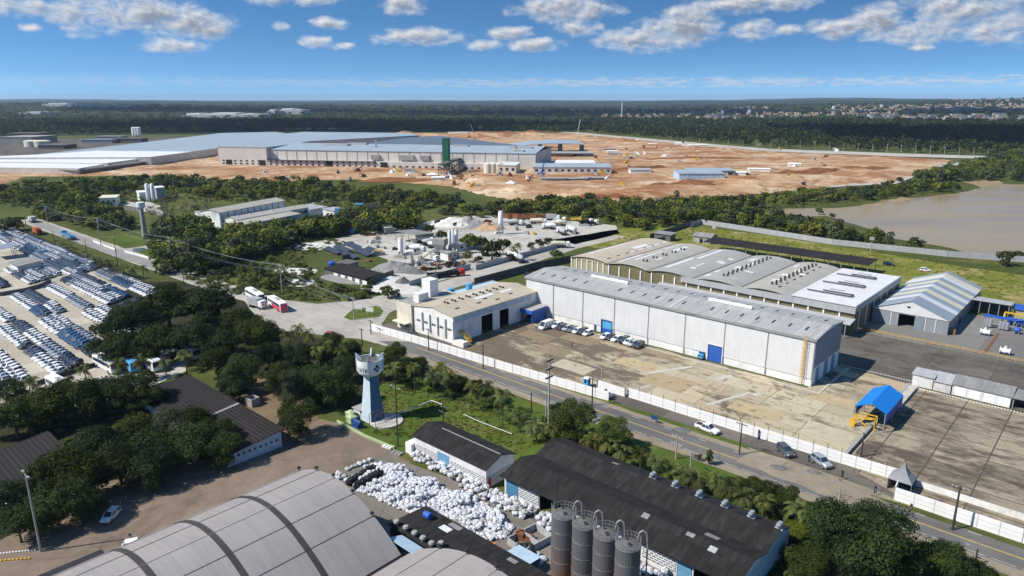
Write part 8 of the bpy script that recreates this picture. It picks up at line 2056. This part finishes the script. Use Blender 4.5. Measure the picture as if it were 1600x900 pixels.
for x, b_, t_, m, lb in FL:
    g = wroot('feather_flag', lb, 'flag', G(x, b_), rad(20)); H = height_at(x, b_, t_) + .4
    q = MB(); q.cyl((0, 0, 0), (0, 0, H), .025, n=6); q.obj('mast', 'mat_galvanised', g)
    q = MB(); n = 8
    for k in range(n):
        z0, z1 = .5 + (H - .5) * k / n, .5 + (H - .5) * (k + 1) / n
        w0, w1 = [.75 * (1 - max(0, (z - H * .7) / (H * .3)) ** 2 * .8) for z in (z0, z1)]
        q.hexa([(.03, -.015, z0), (w0, -.015 + .08, z0), (w0, .015 + .08, z0), (.03, .015, z0), (.03, -.015, z1), (w1, -.015 + .08, z1), (w1, .015 + .08, z1), (.03, .015, z1)])
    cl = q.obj('cloth', m, g); q = MB(); q.hexa([(.2, -.04, H * .4), (.5, .0, H * .4), (.5, .14, H * .4), (.2, .1, H * .4), (.2, -.04, H * .7), (.5, .0, H * .7), (.5, .14, H * .7), (.2, .1, H * .7)])
    q.obj('print', 'mat_yellow' if 'green' in lb else 'mat_off_white', cl)
    q = MB(); q.box(-.4, .4, -.06, .06, 0, .05); q.box(-.06, .06, -.4, .4, .055, .09); q.obj('base', 'mat_dark_steel', g)
q = MB(); q.box(-.8, .8, -.04, .04, .8, 1.7); q.cyl((-.6, 0, 0), (-.6, 0, .8), .04, n=6); q.cyl((.6, 0, 0), (.6, 0, .8), .04, n=6)
q = q.obj('sign_board', 'mat_deep_blue'); place(q, *at(1022, 661), 0); tag(q, 'small dark blue sign board on the grass verge', 'sign')
for i, (x, y, w) in enumerate(((561, 487, 2.2), (578, 491, 2.6))):
    q = MB(); q.box(-w / 2, w / 2, -.08, .08, .9, 2.3)
    for s in (-.8, .8): q.cyl((s, 0, 0), (s, 0, .9), .07, n=6)
    q = q.obj('sign_board', 'mat_off_white'); place(q, *at(x, y), 30); tag(q, ('left', 'right')[i] + ' one of two white sign boards on the junction island', 'sign')
for i, ((a, c), lb) in enumerate(zip((((146, 378), (180, 391)), ((195, 394), (232, 404))), ('left white low wall on the roadside lawn', 'right white low wall on the roadside lawn'))):
    panel_wall('lawn_wall', lb, [at(*a), at(*c)], .8, 'mat_off_white', 6, .3)
q = MB(); q.box(-2.6, 2.6, -.15, .15, .3, 2.0)
for s in (-1.8, 1.8): q.box(s - .1, s + .1, -.1, .1, 0, .3)
q = q.obj('sign_board', 'mat_off_white'); place(q, *at(218, 394), 60); tag(q, 'white board on the lawn below the slender tank tower', 'sign')
def person(label, x, y, top, ang=0, step=.25):
    v = [(0, 0, .95), (0, 0, 1.2), (0, 0, 1.42), (0, 0, 1.52), (0, .02, 1.66), (.1, 0, .9), (.12, step * .5, .5), (.12, step * .2, .08), (.12, step * .2 + .16, .04), (-.1, 0, .9), (-.12, -step * .3, .5), (-.12, -step, .08), (-.12, -step + .16, .04),
         (.2, 0, 1.4), (.26, -.05, 1.12), (.27, .08, .88), (-.2, 0, 1.4), (-.26, .06, 1.12), (-.27, .16, .9)]
    e = [(0, 1), (1, 2), (2, 3), (3, 4), (0, 5), (5, 6), (6, 7), (7, 8), (0, 9), (9, 10), (10, 11), (11, 12), (2, 13), (13, 14), (14, 15), (2, 16), (16, 17), (17, 18)]
    r_ = [.14, .15, .14, .06, .105, .095, .065, .045, .04, .095, .065, .045, .04, .06, .045, .035, .06, .045, .035]
    me = bpy.data.meshes.new('person'); me.from_pydata(v, e, []); o = bpy.data.objects.new('person', me); COL.objects.link(o)
    sk = o.modifiers.new('skin', 'SKIN'); me.skin_vertices[0].data[0].use_root = True
    for i, k in enumerate(r_): me.skin_vertices[0].data[i].radius = (k, k)
    sb = o.modifiers.new('sub', 'SUBSURF'); sb.levels = sb.render_levels = 1
    me.materials.append(MATS[top]); o.location = G(x, y) + Vector((0, 0, .05)); o.rotation_euler = (0, 0, ang); tag(o, label, 'person')
person('person in dark clothes walking across the stained tan yard', 894, 544, 'mat_black', 1.2)
# lower left: ribbed drain covers, kerbs
q = MB(); a, c = Vector(at(64, 905)), Vector(at(166, 862)); d = (c - a)
for k in range(13):
    p = a + d * (k / 13); n_ = Vector((-d.y, d.x)).normalized() * 1.1; e = d.normalized() * .34
    P_ = [p - n_ - e, p - n_ + e, p + n_ + e, p + n_ - e]; q.hexa([(*t, .03) for t in P_] + [(*t, .1) for t in P_])
q = q.obj('drain_covers', 'mat_dark_steel'); place(q, 0, 0); tag(q, 'row of dark ribbed slabs along the hangar edge', 'slabs')
for (x0, y0, x1, y1, m, n) in ((0, 866, 58, 860, 'mat_off_white', 12), (0, 877, 50, 873, 'mat_yellow', 8)):
    q = MB(); a, c = Vector(at(x0, y0)), Vector(at(x1, y1))
    for k in range(n): p0, p1 = a.lerp(c, k / n), a.lerp(c, (k + .5) / n); q.beam((*p0, .1), (*p1, .1), .3, .2)
    q = q.obj('painted_kerb', m); place(q, 0, 0); q['kind'] = 'structure'
# ================= air, sky, light, camera ==================================================
SUN_EL, SDX, SDY = rad(46), -.962, -.272
def cloud(name, x, y, z, rx, ry, rz, seed):
    q = bmesh.new(); bmesh.ops.create_icosphere(q, subdivisions=4, radius=1)
    for v in q.verts:
        c = v.co.copy(); n = noise.fractal(c * 1.3 + Vector((seed, 0, 0)), 1, 2, 5); f = 1 + .55 * n
        v.co = Vector((c.x * rx * f, c.y * ry * f, max(c.z, -.3) * rz * f))
    me = bpy.data.meshes.new(name); q.to_mesh(me); q.free(); me.materials.append(MATS['mat_cloud']); me.polygons.foreach_set('use_smooth', [True] * len(me.polygons))
    o = bpy.data.objects.new(name, me); COL.objects.link(o); o.location = (x, y, z); o['kind'] = 'structure'
plain('mat_cloud', (.85, .85, .86), 1.0, .03)
def shade(cx, cy, rx, ry, seed, h=900.0):  # unseen cloud above the frame, placed so its shadow falls on this spot
    k = h / math.tan(SUN_EL); cloud('cloud', cx + SDX * k, cy + SDY * k, h, rx, ry, 130, seed)
shade(960, 1300, 430, 300, 3)
shade(-500, 1750, 560, 260, 9)
shade(300, 3300, 900, 500, 14)
shade(-1500, 3600, 700, 500, 21)
shade(2300, 3000, 700, 350, 33)

w = bpy.data.worlds.new('World'); SC.world = w; w.use_nodes = True
nt = NT(w.node_tree); bg = nt.n['Background']
sky = nt.new('TexSky'); sky.sky_type = 'NISHITA'; sky.sun_disc = False; sky.sun_elevation = SUN_EL; sky.sun_rotation = math.atan2(SDX, SDY)
sky.altitude = 80; sky.air_density = 1.0; sky.dust_density = .15; sky.ozone_density = 2.6
tc = nt.new('TexCoord').outputs['Generated']
sx = nt.new('SeparateXYZ', {'Vector': tc}).outputs
az = nt.m('ARCTAN2', sx[0], sx[1]); el = nt.m('ARCSINE', sx[2])
DEG = 180 / math.pi
azd, eld = nt.m('MULTIPLY', az, DEG), nt.m('MULTIPLY', el, DEG)
e2 = nt.m('MULTIPLY', nt.m('MAXIMUM', eld, nt.m('MINIMUM', nt.m('ADD', nt.m('MULTIPLY', nt.m('MAXIMUM', eld, 0.0), 3.7), 7.6), 72.0)), 1 / DEG)  # elevation stretched so the sky overhead darkens and gives less ambient light
cv = nt.new('CombineXYZ', {0: nt.m('MULTIPLY', nt.m('COSINE', e2), nt.m('SINE', az)), 1: nt.m('MULTIPLY', nt.m('COSINE', e2), nt.m('COSINE', az)), 2: nt.m('SINE', e2)}).outputs[0]
nt.l.new(cv, sky.inputs[0])
def ang(x, y):
    a, b_ = (x - 800) / FPX, (450 - y) / FPX; d = Vector((a, CP + SP * b_, -SP + CP * b_)).normalized()
    return math.degrees(math.atan2(d.x, d.y)), math.degrees(math.asin(d.z))
CL = [(30, 8, 45, 20), (130, 18, 55, 30), (230, 20, 70, 26), (300, 40, 55, 22), (270, 70, 50, 12), (45, 42, 18, 7), (460, -4, 60, 12), (437, 40, 14, 7), (515, 36, 26, 8), (500, 66, 26, 8), (535, 72, 16, 6), (630, 4, 30, 16), (655, 58, 62, 12), (800, 52, 34, 10), (755, 70, 30, 7), (880, 14, 75, 18), (905, 44, 32, 12), (1010, 62, 70, 17), (1060, 48, 60, 22), (1080, 22, 50, 12), (1180, 46, 40, 14), (1230, 45, 20, 8), (1170, 6, 85, 14), (1370, 34, 50, 22), (1310, 44, 50, 14), (1420, 50, 70, 16), (1500, 14, 90, 24), (1570, 40, 60, 24), (1440, 74, 18, 5), (835, 68, 40, 9)]
def blobs(da, de):
    mask = None; A_, E_ = nt.m('ADD', azd, da), nt.m('ADD', eld, de)
    for x, y, rx, ry in CL:
        a0, e0 = ang(x, y); a1, _ = ang(x + rx, y); _, e1 = ang(x, y - ry)
        dx = nt.m('MULTIPLY_ADD', A_, 1 / (max(.05, a1 - a0) * 1.15), -a0 / (max(.05, a1 - a0) * 1.15)); k = max(.03, e1 - e0) * 1.2; dy = nt.m('MULTIPLY_ADD', E_, 1 / k, -e0 / k)
        g_ = nt.m('SUBTRACT', 1.0, nt.m('MULTIPLY_ADD', dx, dx, nt.m('MULTIPLY', dy, dy)))
        mask = g_ if mask is None else nt.m('SMOOTH_MAX', mask, g_, .25)
    cv_ = nt.new('CombineXYZ', {0: A_, 1: nt.m('MULTIPLY', E_, 1.7), 2: 3.3}).outputs[0]
    n1 = nt.noise(cv_, .7, 7, .57, .35); n2 = nt.noise(cv_, .28, 3, .5); n3 = nt.noise(cv_, 2.6, 6, .6)
    d = nt.m('ADD', nt.m('MULTIPLY_ADD', n1, 3.4, -1.7), nt.m('MULTIPLY_ADD', n2, 1.2, -.6)); d = nt.m('ADD', d, nt.m('MULTIPLY_ADD', n3, .5, -.25))
    return nt.m('MULTIPLY_ADD', nt.m('MAXIMUM', mask, -1.6), .95, d)
body = blobs(0, 0); body1 = blobs(-.28, .26)
alpha = nt.rng(body, -.45, 1.5, 0, 1, True)
lit = nt.rng(body1, 1.55, .0, 0, 1, True)
ccol = nt.mix(lit, (.32, .37, .46), (1.0, .985, .96))
# thin cloud bank low over the skyline
lv = nt.new('CombineXYZ', {0: nt.m('MULTIPLY', azd, .55), 1: nt.m('MULTIPLY', eld, 3.4), 2: 9.0}).outputs[0]
ln = nt.noise(lv, 1.6, 8, .65, .2)
band = nt.m('SUBTRACT', 1.0, nt.m('ABSOLUTE', nt.m('DIVIDE', nt.m('SUBTRACT', eld, 1.12), .55)))
bandw = nt.rng(azd, -16, 10, .35, 1.0)
la = nt.m('MULTIPLY', nt.m('MULTIPLY', nt.rng(nt.m('ADD', ln, nt.m('MULTIPLY', band, .16)), .53, .70), nt.rng(band, 0, .5)), nt.m('MULTIPLY', bandw, .55))
# shift hue, saturation and value of the whole clear sky
skyc = nt.new('HueSaturation', {'Hue': .494, 'Saturation': 1.22, 'Value': 1.17, 'Color': sky.outputs[0]}).outputs[0]
CLOUD_GAIN = 6.2
cl1 = nt.mix(1.0, ccol, (CLOUD_GAIN, CLOUD_GAIN, CLOUD_GAIN), 'MULTIPLY')
c1 = nt.mix(la, skyc, (CLOUD_GAIN * .80, CLOUD_GAIN * .84, CLOUD_GAIN * .9))
c2 = nt.mix(nt.m('MULTIPLY', alpha, .96), c1, cl1)
nt.put(bg.inputs['Color'], c2); bg.inputs['Strength'].default_value = .115
sl = bpy.data.lights.new('sun', 'SUN'); sl.energy = 4.9; sl.angle = rad(.53); sl.color = (1.0, .945, .865)
so = bpy.data.objects.new('sun', sl); COL.objects.link(so)
dv = Vector((SDX * math.cos(SUN_EL), SDY * math.cos(SUN_EL), math.sin(SUN_EL)))
so.rotation_euler = dv.to_track_quat('Z', 'Y').to_euler(); so.location = (-200, 0, 400)
hz = MB(); hz.box(-17500, 17500, -700, 19500, -3, 130)
hz = hz.obj('haze', plain('mat_haze', (.5, .5, .5)).name, uv=False); hz['kind'] = 'stuff'
hm = bpy.data.materials.new('mat_haze_air'); hm.use_nodes = True; hn = NT(hm.node_tree); hn.n.remove(hn.n['Principled BSDF'])
pv = hn.new('VolumePrincipled', {'Color': (.55, .70, .95), 'Density': .000055, 'Anisotropy': .1}); hn.l.new(pv.outputs[0], hn.n['Material Output'].inputs['Volume'])
hz.data.materials.clear(); hz.data.materials.append(hm)
cd = bpy.data.cameras.new('camera'); cam = bpy.data.objects.new('camera', cd); COL.objects.link(cam)
cd.sensor_width = 36; cd.lens = FPX / 1600 * 36; cd.clip_start = .5; cd.clip_end = 60000
cam.location = (0, 0, CH); cam.rotation_euler = (math.pi / 2 - PITCH, 0, 0); SC.camera = cam
vs_ = SC.view_settings; vs_.view_transform = 'Standard'; vs_.look = 'None'; vs_.gamma = 1; vs_.exposure = .3
SC.cycles.max_bounces = 5; SC.cycles.diffuse_bounces = 2; SC.cycles.transparent_max_bounces = 6; SC.cycles.volume_bounces = 0
